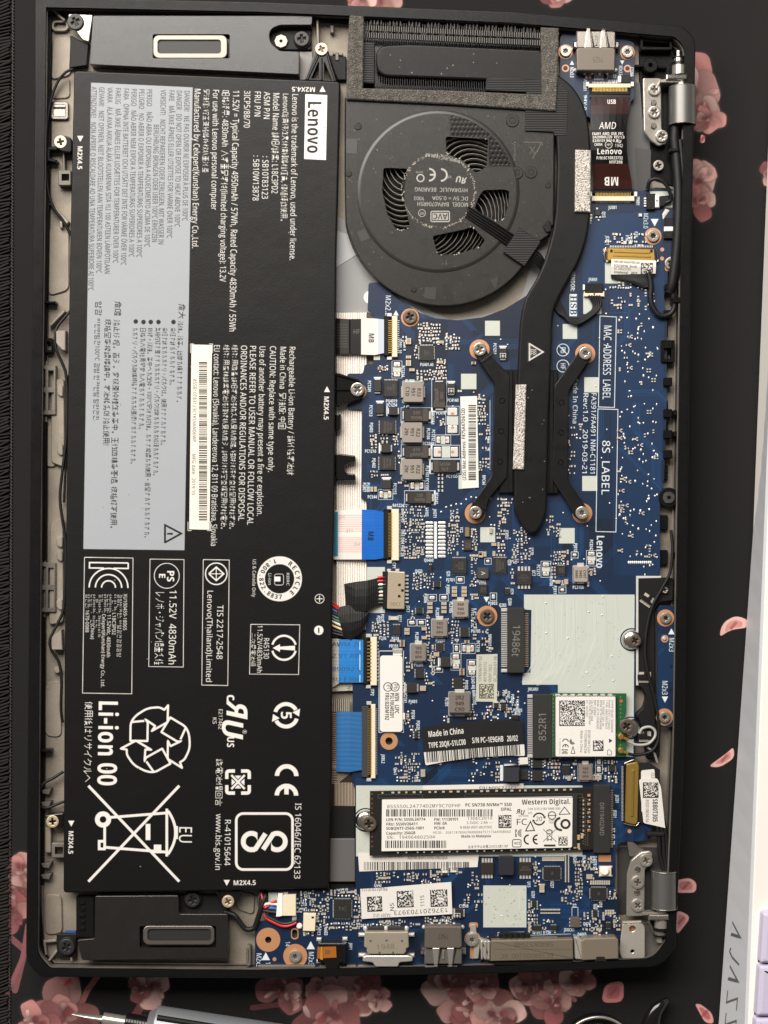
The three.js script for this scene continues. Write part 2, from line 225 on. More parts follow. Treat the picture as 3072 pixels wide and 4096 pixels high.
// logos that recur
function weee(a, u, v, s, deg, col, bg, w = 0.05) {
  a.on(u, v, deg, () => {
    const c = a.c; c.scale(s, s); c.strokeStyle = c.fillStyle = col; c.lineWidth = w; c.lineJoin = 'miter';
    const L = (...p) => { c.beginPath(); for (let i = 0; i < p.length; i += 2) i ? c.lineTo(p[i], p[i + 1]) : c.moveTo(p[i], p[i + 1]); c.stroke(); };
    L(-0.36, -0.62, -0.27, 0.52, 0.27, 0.52, 0.36, -0.62); L(-0.44, -0.62, 0.44, -0.62);
    c.beginPath(); c.moveTo(-0.4, -0.64); c.quadraticCurveTo(0, -0.92, 0.4, -0.64); c.stroke();
    L(-0.12, -0.8, 0.12, -0.8); c.fillRect(-0.16, -0.32, 0.3, 0.09); c.fillRect(0.22, -0.52, 0.16, 0.14);
    c.beginPath(); c.arc(-0.24, 0.55, 0.15, 0, 7); c.fillStyle = col; c.fill(); c.beginPath(); c.arc(-0.24, 0.55, 0.06, 0, 7); c.fillStyle = bg; c.fill();
    L(0.16, 0.52, 0.16, 0.62, 0.3, 0.62, 0.3, 0.5); L(-0.86, -0.85, 0.9, 0.82); L(0.9, -0.85, -0.86, 0.82);
  });
}
function ce(a, u, v, h, deg, col, lw = 0.17) { a.on(u, v, deg, () => { const c = a.c; c.strokeStyle = col; c.lineWidth = h * lw; c.beginPath(); c.arc(h * 0.5, 0, h * 0.42, Math.PI * 0.5, Math.PI * 1.5); c.stroke(); c.beginPath(); c.arc(h * 1.35, 0, h * 0.42, Math.PI * 0.5, Math.PI * 1.5); c.moveTo(h * 0.95, 0); c.lineTo(h * 1.3, 0); c.stroke(); }); }
function kc(a, u, v, w, h, deg, col, lw) { a.on(u, v, deg, () => { const c = a.c; c.strokeStyle = col; c.lineWidth = lw; c.beginPath(); c.moveTo(0, 0); c.lineTo(0, h); c.lineTo(h * 0.14, h); c.lineTo(h * 0.14, h * 0.62); c.moveTo(0, 0); c.lineTo(h * 0.14, 0); c.lineTo(h * 0.14, h * 0.38); c.stroke(); for (const r of [0.5, 0.34, 0.18]) { c.beginPath(); c.arc(w, h / 2, h * r, Math.PI * 0.5, Math.PI * 1.5); c.stroke(); } }); }
function ul(a, u, v, s, deg, col) { a.on(u, v, deg, () => { a.c.scale(-1, 1); a.text('R', -s * 0.62, 0, { size: s, col, w: 'bold', sk: 0.2 }); }); const d = deg * Math.PI / 180; a.text('U', u + Math.cos(d) * s * 0.58 - Math.sin(d) * s * 0.14, v + Math.sin(d) * s * 0.58 + Math.cos(d) * s * 0.14, { size: s, deg, col, w: 'bold', sk: -0.2 }); }
function arrowsRing(a, u, v, r, col, w) { for (const k of [0, 1]) { const s = k * Math.PI + 0.3; a.ring(u, v, r, col, w, s, s + 2.35); const e = s + 2.4, x = u + r * Math.cos(e), y = v + r * Math.sin(e), t = [-Math.sin(e), Math.cos(e)], n = [Math.cos(e), Math.sin(e)]; a.poly([[x + n[0] * w * 1.1, y + n[1] * w * 1.1], [x - n[0] * w * 1.1, y - n[1] * w * 1.1], [x + t[0] * w * 1.7, y + t[1] * w * 1.7]], col); } }
const tri = (a, u, v, s, deg, col) => a.poly(rot([[u - s * 0.5, v + s * 0.45], [u + s * 0.5, v + s * 0.45], [u, v - s * 0.5]], u, v, deg), col);

// ---- battery print
const BA = new Art(240, 270, 1370, 3590, 0.616, '#0f0e0d');
{
  const a = BA, Q = 90.9, t = (s, u, v, v1, size, o = {}) => a.text(s, u, v, { size, len: v1 - v, deg: Q, col: WH, ...o });
  a.poly([[364, 330], [771, 349], [738, 2201], [333, 2196]], '#989ca1');
  const dk = { col: '#262626' };
  [['DANGER!   NE PAS OUVRIR NI EXPOSER À PLUS DE 100ºC', 748, 362, 884], ['DANGER   DO NOT OPEN OR EXPOSE TO HEAT ABOVE 100ºC', 717, 361, 908], ['FARE   MÅ IKKE ÅPNES ELLER UTSETTES FOR VARME OVER 100ºC', 687, 360, 953], ['VORSICHT!   NICHT REPARIEREN ODER ZERLEGEN, MIT WASSER IN', 653, 359, 979], ['BERÜHRUNG BRINGEN ODER ÜBER 100ºC ERHITZEN', 625, 497, 970], ['PERIGO    NÃO ABRA OU EXPONHA A AQUECIMENTO ACIMA DE 100ºC', 598, 356, 988], ['PELIGRO   NO ABRIR O EXPONER A TEMPERATURAS SUPERIORES A 100ºC', 567, 355, 1030], ['PERIGO   NÃO ABRIR NEM EXPOR A TEMPERATURAS SUPERIORES A 100ºC', 536, 354, 1028], ['FARA   ÖPPNA INTE BATTERIET OCH UTSÄTT DET INTE FÖR VÄRME ÖVER 100ºC', 505, 353, 1061], ['FARLIG   MÅ IKKE ÅBNES ELLER UDSÆTTES FOR TEMPERATURER OVER 100ºC', 473, 351, 1052], ['VAARA   ÄLÄ AVAA AKKUA ÄLÄKÄ KUUMENNA SITÄ YLI 100 ASTEEN LÄMPÖTILAAN', 440, 350, 1096], ['GEVAAR!   NIET OPENEN, NIET BLOOTSTELLEN AAN TEMPERATUREN BOVEN 100ºC', 407, 348, 1093], ['ATTENZIONE!   NON APRIRE O RISCALDARE AD UNA TEMPERATURA SUPERIORE AI 100ºC', 376, 347, 1163]].forEach(([s, u, v, e]) => t(s, u, v, e, 29, dk));
  t('위험', 395, 1203, 1262, 30, dk); t('분해하거나100°C 이상 가열하지 마십시오.', 391, 1272, 1687, 25, dk);
  t('危险', 472, 1205, 1265, 32, dk); t('禁止拆卸、撞击、外部短路或投入火中。若出现严重鼓胀, 请勿继续使用。', 467, 1278, 2128, 29, dk); t('请勿置于高温环境中。电池浸水后禁止使用!', 432, 1275, 1783, 29, dk);
  t('危険', 728, 1215, 1276, 32, dk); t('発熱、発火、破裂の恐れがあるため、', 722, 1284, 1620, 25, dk);
  [['衝撃を与えないでください。', 692, 1310, 1550, 1], ['衝撃を与えたバッテリ・パックは、使用をやめてください。', 660, 1310, 1790, 0], ['駆動時間が短くなったバッテリ・パックは新しいものと交換してください。', 632, 1310, 1912, 1], ['分解・改造、火中への投下・100°C以上の加熱、および高温での使用・放置をしないでください。', 601, 1310, 2162, 1], ['指定の充電方法以外で充電しないでください。', 572, 1310, 1728, 1], ['バッテリ・パックの金属端子をショート(短絡)させないでください。', 541, 1308, 1866, 1]].forEach(([s, u, v, e, d]) => { t(s, u, v, e, 24, dk); if (d) a.disc(u + 2, v - 22, 9, '#222'); });
  a.poly([[660, 2170], [725, 2134], [660, 2100], [660, 2172]], null, '#1c1c1c', 7); a.text('!', 672, 2135, { size: 50, deg: 90, col: '#1c1c1c', w: 'bold', mid: true });
  a.poly([[1221, 376], [1309, 380], [1304, 640], [1216, 636]], '#e4e1da'); t('Lenovo', 1258, 402, 615, 76, { col: '#111', w: 'bold' });
  tri(a, 1290, 356, 26, 0, WH); a.text('M2X4.5', 1262, 358, { size: 26, len: 96, deg: 181, col: WH, w: 'bold' });
  t('Lenovo is the trademark of Lenovo, used under license.', 1181, 374, 1043, 34); t('Lenovo是联想集团所属企业的商标, 根据许可使用。', 1143, 373, 898, 31); t('Model Name 型号/型號: L18C3PD2', 1105, 370, 775, 35);
  t('ASM P/N', 1068, 367, 478, 34); t(': SB10T83123', 1062, 623, 797, 34); t('FRU P/N', 1031, 364, 468, 34); t(': 5B10W13878', 1025, 620, 804, 34); t('3ICP5/88/70', 989, 362, 512, 34);
  t('11.52V ⎓ Typical Capacity 4950mAh / 57Wh, Rated Capacity 4830mAh / 55Wh'.replace('⎓', '='), 944, 360, 1328, 36); t('额定容量: 4830mAh  充电限制电压(limited charging voltage): 13.2V', 903, 360, 1127, 34); t('For use with Lenovo personal computer', 864, 357, 840, 34); t('制造商: 加百裕工业股份有限公司', 826, 356, 692, 28); t('Manufactured by Celxpert(Kunshan) Energy Co.,Ltd.', 790, 353, 995, 34);
  t('Rechargeable Li-ion Battery / 锂离子电池组', 1170, 1385, 1903, 33); t('Made in China  制造地: 中国', 1133, 1385, 1717, 33); t('CAUTION: Replace with same type only.', 1092, 1383, 1890, 34); t('Use of another battery may present a fire or explosion.', 1050, 1383, 2065, 34); t('PLEASE REFER TO USER MANUAL OR FOLLOW LOCAL', 1012, 1381, 2100, 34); t('ORDINANCES AND/OR REGULATIONS FOR DISPOSAL', 976, 1380, 2083, 34);
  t('注意: 用错误型号电池更换会有爆炸危险, 务必按照说明处置用完的电池。', 940, 1378, 2130, 27); t('注意: 用錯誤型號電池更換會有爆炸危險, 務必按照說明處置用完的電池。', 906, 1378, 2130, 27); t('EU contact: Lenovo (Slovakia), Landererova 12, 811 09 Bratislava, Slovakia', 868, 1378, 2185, 33);
  for (const [u, v, su, sv] of [[762, 1376, 1, 1], [850, 1376, -1, 1], [752, 2122, 1, -1], [842, 2122, -1, -1]]) a.poly([[u, v + 36 * sv], [u, v], [u + 14 * su, v]], null, WH, 3);
  tri(a, 1308, 1557, 25, 0, WH); t('M2X4.5', 1306, 1584, 1680, 27, { w: 'bold' }); tri(a, 321, 555, 26, 180, WH); t('M2X4.5', 320, 583, 678, 27, { w: 'bold' });
  const fr = (p) => a.poly([...p, p[0]], null, WH, 3);
  fr([[338, 2229], [532, 2232], [527, 2775], [330, 2772]]); kc(a, 513, 2252, 100, 155, 90.8, WH, 6);
  [['XU100459-18065', 502, 2522], ['전지의종류: 리튬이온이차전지', 480, 2628], ['모 델 명: L18C3PD2', 458, 2540], ['제품정격: 11.52Vdc, 4830mAh', 438, 2630], ['제조자명: Celxpert(Kunshan) Energy Co., Ltd.', 417, 2750], ['수입자명: 한국레노버', 395, 2550], ['제조국명: 중국(China)', 373, 2557], ['연락처: 1670-0088', 351, 2530]].forEach(([s, u, e]) => t(s, u, 2375, e, 20));
  fr([[600, 2236], [736, 2238], [733, 2668], [595, 2666]]); a.ring(667, 2303, 50, WH, 3.5); t('PS', 682, 2280, 2328, 40, { w: 'bold' }); t('E', 648, 2292, 2314, 36, { w: 'bold' }); t('11.52V  4830mAh', 692, 2358, 2660, 40); t('レノボ・ジャパン株式会社', 640, 2364, 2660, 40);
  fr([[813, 2238], [917, 2240], [911, 2742], [807, 2740]]); a.ring(865, 2295, 43, WH, 5); a.poly([[835, 2295], [865, 2268], [895, 2295], [865, 2322], [835, 2295]], null, WH, 6); a.poly([[840, 2295], [890, 2295]], null, WH, 4); a.poly([[865, 2270], [865, 2320]], null, WH, 4); t('TIS 2217-2548', 881, 2420, 2638, 34); t('Lenovo(Thailand)Limited', 841, 2360, 2730, 32);
  fr([[1003, 2497], [1199, 2499], [1194, 2698], [998, 2696]]); a.ring(1136, 2591, 48, WH, 9, 0.25, 2.9); a.ring(1136, 2591, 48, WH, 9, 3.4, 6.03); a.poly([[1090, 2592], [1120, 2576], [1120, 2586], [1180, 2582], [1180, 2602], [1120, 2598], [1120, 2608]], WH); t('R45130', 1066, 2550, 2636, 30); t('11.52V/4830mAh', 1040, 2500, 2692, 28); t('二次鋰電池組', 1014, 2530, 2666, 22);
  a.ring(1118, 2315, 74, '#d4d1cb', 32); a.ring(1118, 2315, 57, '#111', 3); { const s = 'RECYCLE'; [...s].forEach((ch, i) => { const an = -0.95 + i * 0.3; a.text(ch, 1118 + 74 * Math.cos(an), 2315 + 74 * Math.sin(an), { size: 26, deg: an * 57.3 + 90, col: '#141414', w: 'bold', mid: true }); }); [...'1.800.822.8837'].forEach((ch, i) => { const an = 4.45 - i * 0.225; a.text(ch, 1118 + 73 * Math.cos(an), 2315 + 73 * Math.sin(an), { size: 25, deg: an * 57.3 - 90, col: '#141414', w: 'bold', mid: true }); }); }
  a.frame(1098, 2296, 1134, 2340, WH, 2.5, 8); a.rect(1098, 2306, 1122, 2326, '#ddd'); a.text('RBRC', 1152, 2290, { size: 15, deg: 90, len: 54, col: WH }); a.text('Li-ion', 1078, 2292, { size: 17, deg: 90, len: 48, col: WH }); t('US & Canada Only', 1018, 2236, 2388, 19);
  a.ring(1278, 2395, 18, WH, 3); a.poly([[1265, 2395], [1291, 2395]], null, WH, 4); a.poly([[1278, 2382], [1278, 2408]], null, WH, 4); a.disc(1275, 2521, 19, WH); a.poly([[1275, 2511], [1275, 2531]], null, BK, 5);
  t('Li-ion 00', 432, 2798, 3144, 108, { w: 'bold' }); t('使用後はリサイクルへ', 355, 2806, 3130, 36);
  { // three chasing arrows
    const cu = 628, cv = 2962, A = [[-173, 4], [-173, -114, 60], [-142, -158, 30], [-66, -210, 40], [14, -216, 40], [44, -200, 2], [68, -230, 2], [66, -120, 2], [-34, -62, 2], [-14, -94, 2], [-78, -136, 20], [-62, -118, 10], [-62, 4, 2]];
    for (let k = 0; k < 3; k++) a.on(cu, cv, 120 * k + 1, () => { const c = a.c; c.strokeStyle = WH; c.lineWidth = 9; c.lineJoin = 'miter'; c.beginPath(); round(A.map(([x, y, q]) => [x * 0.617, y * 0.617, (q ?? 2) * 0.617]), 2).forEach(([x, y], i) => (i ? c.lineTo(x, y) : c.moveTo(x, y))); c.closePath(); c.stroke(); c.beginPath(); c.moveTo(-104, -72); c.lineTo(-52, -78); c.stroke(); });
  }
  t('c', 926, 2777, 2803, 54, { w: 'bold' }); ul(a, 948, 2806, 118, 90.8, WH); t('US', 922, 2945, 2990, 40, { w: 'bold' }); t('®', 978, 2918, 2936, 24); t('E217462', 882, 2835, 2918, 22); t('KS', 858, 2868, 2896, 22);
  arrowsRing(a, 1144, 2861, 45, WH, 16); a.text('5', 1144, 2861, { size: 60, deg: 90, col: WH, w: 'bold', mid: true });
  ce(a, 1147, 3058, 92, 90.6, WH, 0.2); t('廢電池請回收', 878, 3034, 3226, 30);
  a.frame(907, 3084, 997, 3172, WH, 14, 8); a.rect(940, 3072, 964, 3184, '#0f0e0d'); a.rect(896, 3116, 1008, 3140, '#0f0e0d'); a.poly([[925, 3100], [979, 3156]], null, WH, 9); a.poly([[979, 3100], [925, 3156]], null, WH, 9); for (const d of [0, 90, 180, 270]) a.poly(rot([[938, 3102], [966, 3102], [952, 3118]], 952, 3128, d), WH);
  t('www.bis.gov.in', 876, 3255, 3482, 33); t('R-41015644', 912, 3276, 3463, 33); t('IS 16046/IEC 62133', 1193, 3211, 3517, 34); a.frame(945, 3254, 1170, 3478, WH, 11, 28);
  a.ring(1006, 3366, 33, WH, 20); a.ring(1108, 3366, 33, WH, 20); a.rect(1030, 3300, 1084, 3440, '#0f0e0d'); a.poly([[1020, 3398], [1062, 3334]], null, WH, 20); a.poly([[1052, 3398], [1094, 3334]], null, WH, 20); a.poly([[1000, 3398], [1020, 3398]], null, WH, 20);
  t('EU', 742, 3303, 3375, 72, { w: '' }); weee(a, 532, 3330, 218, 90, WH, '#0f0e0d', 0.052);
  tri(a, 907, 3531, 26, 180, WH); a.text('M2X4.5', 932, 3531, { size: 27, len: 92, deg: -0.5, col: WH, w: 'bold' }); tri(a, 285, 3294, 26, 180, WH); t('M2X4.5', 284, 3322, 3416, 27, { w: 'bold' });
}
// ---- the paper label with the barcode on the battery
const BL = new Art(745, 1370, 860, 2130, 0.9, '#ddd6c9');
BL.bars(796, 1448, 829, 2090, true, 71); BL.text('8SSB10T83123C1KS9AN06WP', 780, 1516, { size: 20, len: 252, deg: 90.6, col: '#1b1b1b' }); BL.text('MFG date:  2019.10', 776, 1815, { size: 20, len: 165, deg: 90.6, col: '#1b1b1b' });

// ---- solder mask and silk screen of the boards; print on the parts
const BOARD = [1010, 100, 2724, 3900];
// two sheets each, upper and lower, that take the same drawing
class Pair { constructor(cut, scale, base) { this.cut = cut; this.halves = [new Art(BOARD[0], BOARD[1], BOARD[2], cut + 12, scale, base), new Art(BOARD[0], cut - 12, BOARD[2], BOARD[3], scale, base)]; for (const n of ['rect', 'frame', 'poly', 'ring', 'disc', 'text', 'bars', 'matrix']) this[n] = (...q) => this.halves.forEach((h) => h[n](...q)); } on(u, v, d, fn) { this.halves.forEach((h) => { const keep = {}; for (const n of ['rect', 'frame', 'poly', 'ring', 'disc', 'text', 'bars', 'matrix']) { keep[n] = this[n]; this[n] = h[n].bind(h); } h.on(u, v, d, () => fn(h)); Object.assign(this, keep); }); } }
const PB = new Pair(2002, 1.05, '#09203c'), PT = new Pair(2002, 1.05, '#1d1d1c');
{
  const a = PB, r = rng(77);
  for (let i = 0; i < 46; i++) { const u = 1380 + r() * 1250, v = 1150 + r() * 2700, w = 60 + r() * 190, h = 50 + r() * 240; a.poly([[u, v + 30], [u + 30, v], [u + w, v], [u + w, v + h - 26], [u + w - 26, v + h], [u, v + h]], r() > 0.42 ? '#0b2848' : '#07182c'); }
  a.poly([[2330, 900], [2420, 860], [2640, 840], [2660, 1160], [2330, 1160]], '#0b2a4c'); a.poly([[2440, 1160], [2660, 1160], [2640, 2310], [2455, 2300]], '#0b2848');
  for (let b = 0; b < 130; b++) { let u = 1400 + r() * 1220, v = 1150 + r() * 2650; const n = 1 + (r() * 7 | 0), d = r() * 4 | 0, l1 = 40 + r() * 160, l2 = 30 + r() * 90, dir = [[1, 0], [0, 1], [0, 1], [1, 0]][d], dg = r() > 0.5 ? 1 : -1; for (let k = 0; k < n; k++) { const o = k * 7, p0 = [u + dir[1] * o, v + dir[0] * o], p1 = [p0[0] + dir[0] * l1, p0[1] + dir[1] * l1], p2 = [p1[0] + l2 * (dir[0] ? 1 : dg), p1[1] + l2 * (dir[1] ? 1 : dg)]; a.poly([p0, p1, p2], null, r() > 0.5 ? '#15406c' : '#10345a', 2.2); } }
  for (let i = 0; i < 900; i++) a.disc(1400 + r() * 1230, 1150 + r() * 2650, 1.6, r() > 0.5 ? '#08182c' : '#123459');
  for (let v = 2000; v < 2330; v += 11) a.poly([[2450, v], [2480, v + 8]], null, '#0f2f52', 2);
  for (let i = 0; i < 9; i++) a.poly([[2412 + i * 8, 1240], [2412 + i * 8, 2330]], null, '#081b32', 2.5);
}
const SK = '#d2d7d6';
const silk = (s, u, v, size = 18, deg = 0, len = 0) => PB.text(s, u, v, { size: size * 1.08, deg, len, col: SK, w: size < 24 ? 'bold' : '' });
// ---------------------------------------------------------------- desk, mat, laptop case
const MATART = new Art(-220, -160, 3292, 4256, 0.46, '#0b0909');
{
  const a = MATART, c = a.c, r = rng(404);
  
  // printed blossoms: rose-like clusters of broad folded petals
  const PK = [[200, 150, 144], [186, 126, 122], [212, 172, 163], [164, 102, 101], [194, 138, 132], [142, 82, 82], [206, 160, 152]];
  const css = (k, f) => 'rgb(' + k.map((x) => Math.max(0, Math.min(255, x * f)) | 0).join(',') + ')';
  const petal = (u, v, l, w, deg, k, q) => { a.on(u, v, deg, () => { const g = c.createLinearGradient(-w * 0.5, 0, w * 0.5, -l), f = 0.62 + q() * 0.22; g.addColorStop(0, css(k, 0.62)); g.addColorStop(0.35 + q() * 0.2, css(k, f)); g.addColorStop(0.8, css(k, f * 1.16)); g.addColorStop(1, css(k, f * 0.98)); c.fillStyle = g; c.shadowColor = css(k, f * 0.7); const p = [[-w * 0.25, 0], [-w * (0.5 + q() * 0.1), -l * (0.5 + q() * 0.2)], [-w * (0.28 + q() * 0.15), -l * (0.92 + q() * 0.1)], [w * (0.3 + q() * 0.15), -l * (0.94 + q() * 0.12)], [w * (0.52 + q() * 0.1), -l * (0.45 + q() * 0.2)], [w * 0.25, 0]]; c.beginPath(); round(p, w * 0.22, 5).forEach(([x, y], i) => (i ? c.lineTo(x, y) : c.moveTo(x, y))); c.fill(); }); };
  const flower = (u, v, R, n, seed) => {
    const q = rng(seed * 31 + 7); R *= 1.12; c.shadowBlur = 6;
    for (let i = 0; i < n; i++) { const d = 360 * i / n + q() * 50; petal(u, v, R * (0.85 + q() * 0.5), R * (0.8 + q() * 0.4), d, PK[q() * 7 | 0], q); }
    for (let i = 0; i < n - 2; i++) { const d = q() * 360; petal(u + (q() - 0.5) * R * 0.5, v + (q() - 0.5) * R * 0.5, R * (0.5 + q() * 0.5), R * (0.3 + q() * 0.4), d, PK[q() * 7 | 0], q); }
    for (let i = 0; i < 6; i++) { const d = q() * 6.28, e = R * (0.1 + q() * 0.5); petal(u + e * Math.cos(d), v + e * Math.sin(d), R * (0.25 + q() * 0.3), R * 0.16, q() * 360, PK[q() * 7 | 0], q); }
    for (let i = 0; i < 2; i++) petal(u + (q() - 0.5) * R * 0.3, v + (q() - 0.5) * R * 0.2, R * 0.34, R * 0.2, q() * 360, [140, 72, 74], q);
    c.shadowBlur = 0;
  };
  const branch = (pts, w, col) => { c.lineCap = 'round'; a.poly(pts, null, col, w); };
  branch([[60, 3960], [100, 3800], [30, 3740], [0, 3930]], 26, '#6f4347'); branch([[20, 3990], [90, 3830], [110, 3700]], 18, '#7c4a50'); branch([[300, 4070], [350, 3960], [400, 3890]], 24, '#8a5552'); branch([[520, 4096], [590, 3980], [620, 3900]], 34, '#5b3233'); branch([[1010, 4030], [1180, 4010], [1330, 3990]], 22, '#4c2729'); branch([[1900, 4100], [1930, 3980]], 26, '#7a4a4c'); branch([[2300, 4000], [2230, 3930]], 18, '#7a4a4c');
  [[70, 3560, 78, 5, 1], [40, 3640, 70, 6, 2], [85, 3480, 66, 4, 3], [250, 4060, 115, 6, 4], [150, 4100, 80, 5, 5], [600, 3935, 72, 5, 6], [560, 3955, 40, 4, 7], [1130, 3950, 78, 5, 8], [1160, 4000, 36, 4, 9], [1440, 3962, 92, 5, 10], [1290, 3958, 62, 5, 11], [1310, 4062, 108, 5, 12], [1520, 3995, 46, 4, 13], [1790, 3935, 80, 5, 14], [1880, 4010, 96, 5, 15], [1990, 4062, 80, 5, 16], [1930, 3940, 70, 5, 17], [2190, 3935, 100, 5, 18], [2120, 3945, 60, 5, 19], [2220, 4000, 70, 5, 20], [2310, 3925, 62, 4, 21], [1530, -10, 70, 5, 22], [1450, -6, 50, 5, 23], [2230, -35, 60, 5, 24], [2760, 380, 118, 6, 25], [2830, 470, 60, 5, 26], [2795, 720, 70, 5, 27], [2790, 800, 62, 5, 28], [3080, 690, 40, 4, 31]].forEach((f) => flower(...f));
  const pk = (pts, col, col2) => { a.poly(round(pts, 30, 6), col); const m = pts.reduce((s, p) => [s[0] + p[0] / pts.length, s[1] + p[1] / pts.length], [0, 0]); a.poly(round(pts.map(([x, y]) => [m[0] + (x - m[0]) * 0.62, m[1] + (y - m[1]) * 0.62]), 20, 6), col2); a.poly([[m[0] - 10, m[1] + 10], [m[0] + 8, m[1] - 10]], null, 'rgba(120,50,56,0.5)', 12); };
  pk([[2405, 4012], [2420, 3934], [2497, 3920], [2495, 4008]], '#b06c6d', '#955658'); pk([[2780, 4015], [2800, 4014], [2850, 4050], [2858, 4096], [2820, 4090]], '#c28884', '#9c5a5a'); pk([[2700, 3520], [2760, 3510], [2788, 3530], [2785, 3570], [2700, 3572]], '#cc9892', '#ac716e'); pk([[2704, 3635], [2768, 3665], [2706, 3745]], '#c4928e', '#ad7573'); pk([[2805, 535], [2822, 545], [2820, 572], [2800, 572]], '#d99b94', '#c98682'); pk([[2910, 3010], [2935, 2985], [2940, 3030], [2880, 3070], [2832, 3066]], '#d0a298', '#b87a76'); pk([[2876, 2552], [2890, 2490], [2945, 2460], [2995, 2480], [2990, 2510], [2920, 2520]], '#d6aaa2', '#bd8480'); pk([[250, 3915], [290, 3915], [292, 3940], [255, 3945]], '#ad5558', '#9a4448');
}
const desk = new THREE.Mesh(new THREE.BoxGeometry(1.6, 0.02, 1.2), M([0.16, 0.11, 0.075], 0.5)); desk.name = 'desk_top'; desk.position.set(0, -0.0135, 0); desk.userData = { kind: 'structure', label: 'desk top under the dark cloth mat' }; desk.receiveShadow = true; scene.add(desk);
const mat = thing('desk_mat', 'black cloth desk mat printed with pink blossoms under the laptop', 'desk mat', [CU, CV, 0], null, 'structure');
put(mat, 'mat_cloth', plate([[-30, -300], [3700, -300], [3700, 4500], [-60, 4500]], -3, 0, { art: MATART, bev: 0.4 }), M([1, 1, 1], 0.9, 0, { map: MATART.texture(), bumpMap: tiled(clothTex, 3512 * K, 4416 * K), bumpScale: 0.00022, specularIntensity: 0.8 }));
{ // overlocked edge on the left: one thread loop beside the other
  const g = new THREE.CapsuleGeometry(5.5 * K, 62 * K, 3, 6); g.rotateZ(Math.PI / 2); const L = [], r = rng(9);
  for (let v = -200; v < 4400; v += 13.2) L.push([8 - v * 0.002, v, 0.5, 0.28 + (r() - 0.5) * 0.34, 0.9 + r() * 0.25, 0.8 + r() * 0.6, 0.8 + r() * 0.4]);
  many(mat, 'stitching', g, M([0.013, 0.0115, 0.0105], 0.8, 0, { specularIntensity: 0.4 }), L);
  const L2 = [], g2 = new THREE.CapsuleGeometry(3.2 * K, 9 * K, 3, 5); g2.rotateX(Math.PI / 2); for (let v = -200; v < 4400; v += 13.2) L2.push([52 - v * 0.0035, v, 0.35, 0.5]);
  many(mat, 'seam_thread', g2, M([0.035, 0.028, 0.025], 0.7), L2);
}

const lap = thing('laptop_case', 'black open laptop bottom shell lying face down on the printed mat', 'laptop', [CU, CV, 0]);
const OUT = [[139, -14], [1024, 6], [2048, 46], [2730, 104], [2784, 150, 60], [2774, 640], [2765, 1024], [2752, 2048], [2738, 3000], [2703, 3790], [2640, 3868, 60], [2048, 3894], [1024, 3914], [160, 3908], [103, 3850, 60], [110, 2900], [121, 1800], [139, 400]];
const INN = [[178, 22], [1024, 40], [2048, 84], [2700, 140], [2744, 180, 40], [2738, 640], [2729, 1024], [2716, 2048], [2702, 3000], [2670, 3768], [2618, 3842, 50], [2048, 3868], [1024, 3888], [196, 3880], [142, 3822, 40], [148, 2900], [156, 1800], [174, 400]];
const INM = INN.map(([u, v, r]) => [u + (1440 - u) * 0.0035, v + (1980 - v) * 0.002, r]);
put(lap, 'screen_lid', plate(round(OUT.map(([u, v, r]) => [u + (1440 - u) * 0.01, v + (1950 - v) * 0.008, r]), 40), 0.3, 6, { hp: 15, bev: 0.8 }), mats.rim);
put(lap, 'shell_floor', plate(round(OUT.map(([u, v, r]) => [u + (1440 - u) * 0.012, v + (1950 - v) * 0.01, r]), 30), 6.4, 8, { hp: 15, bev: 0.2 }), mats.floor);
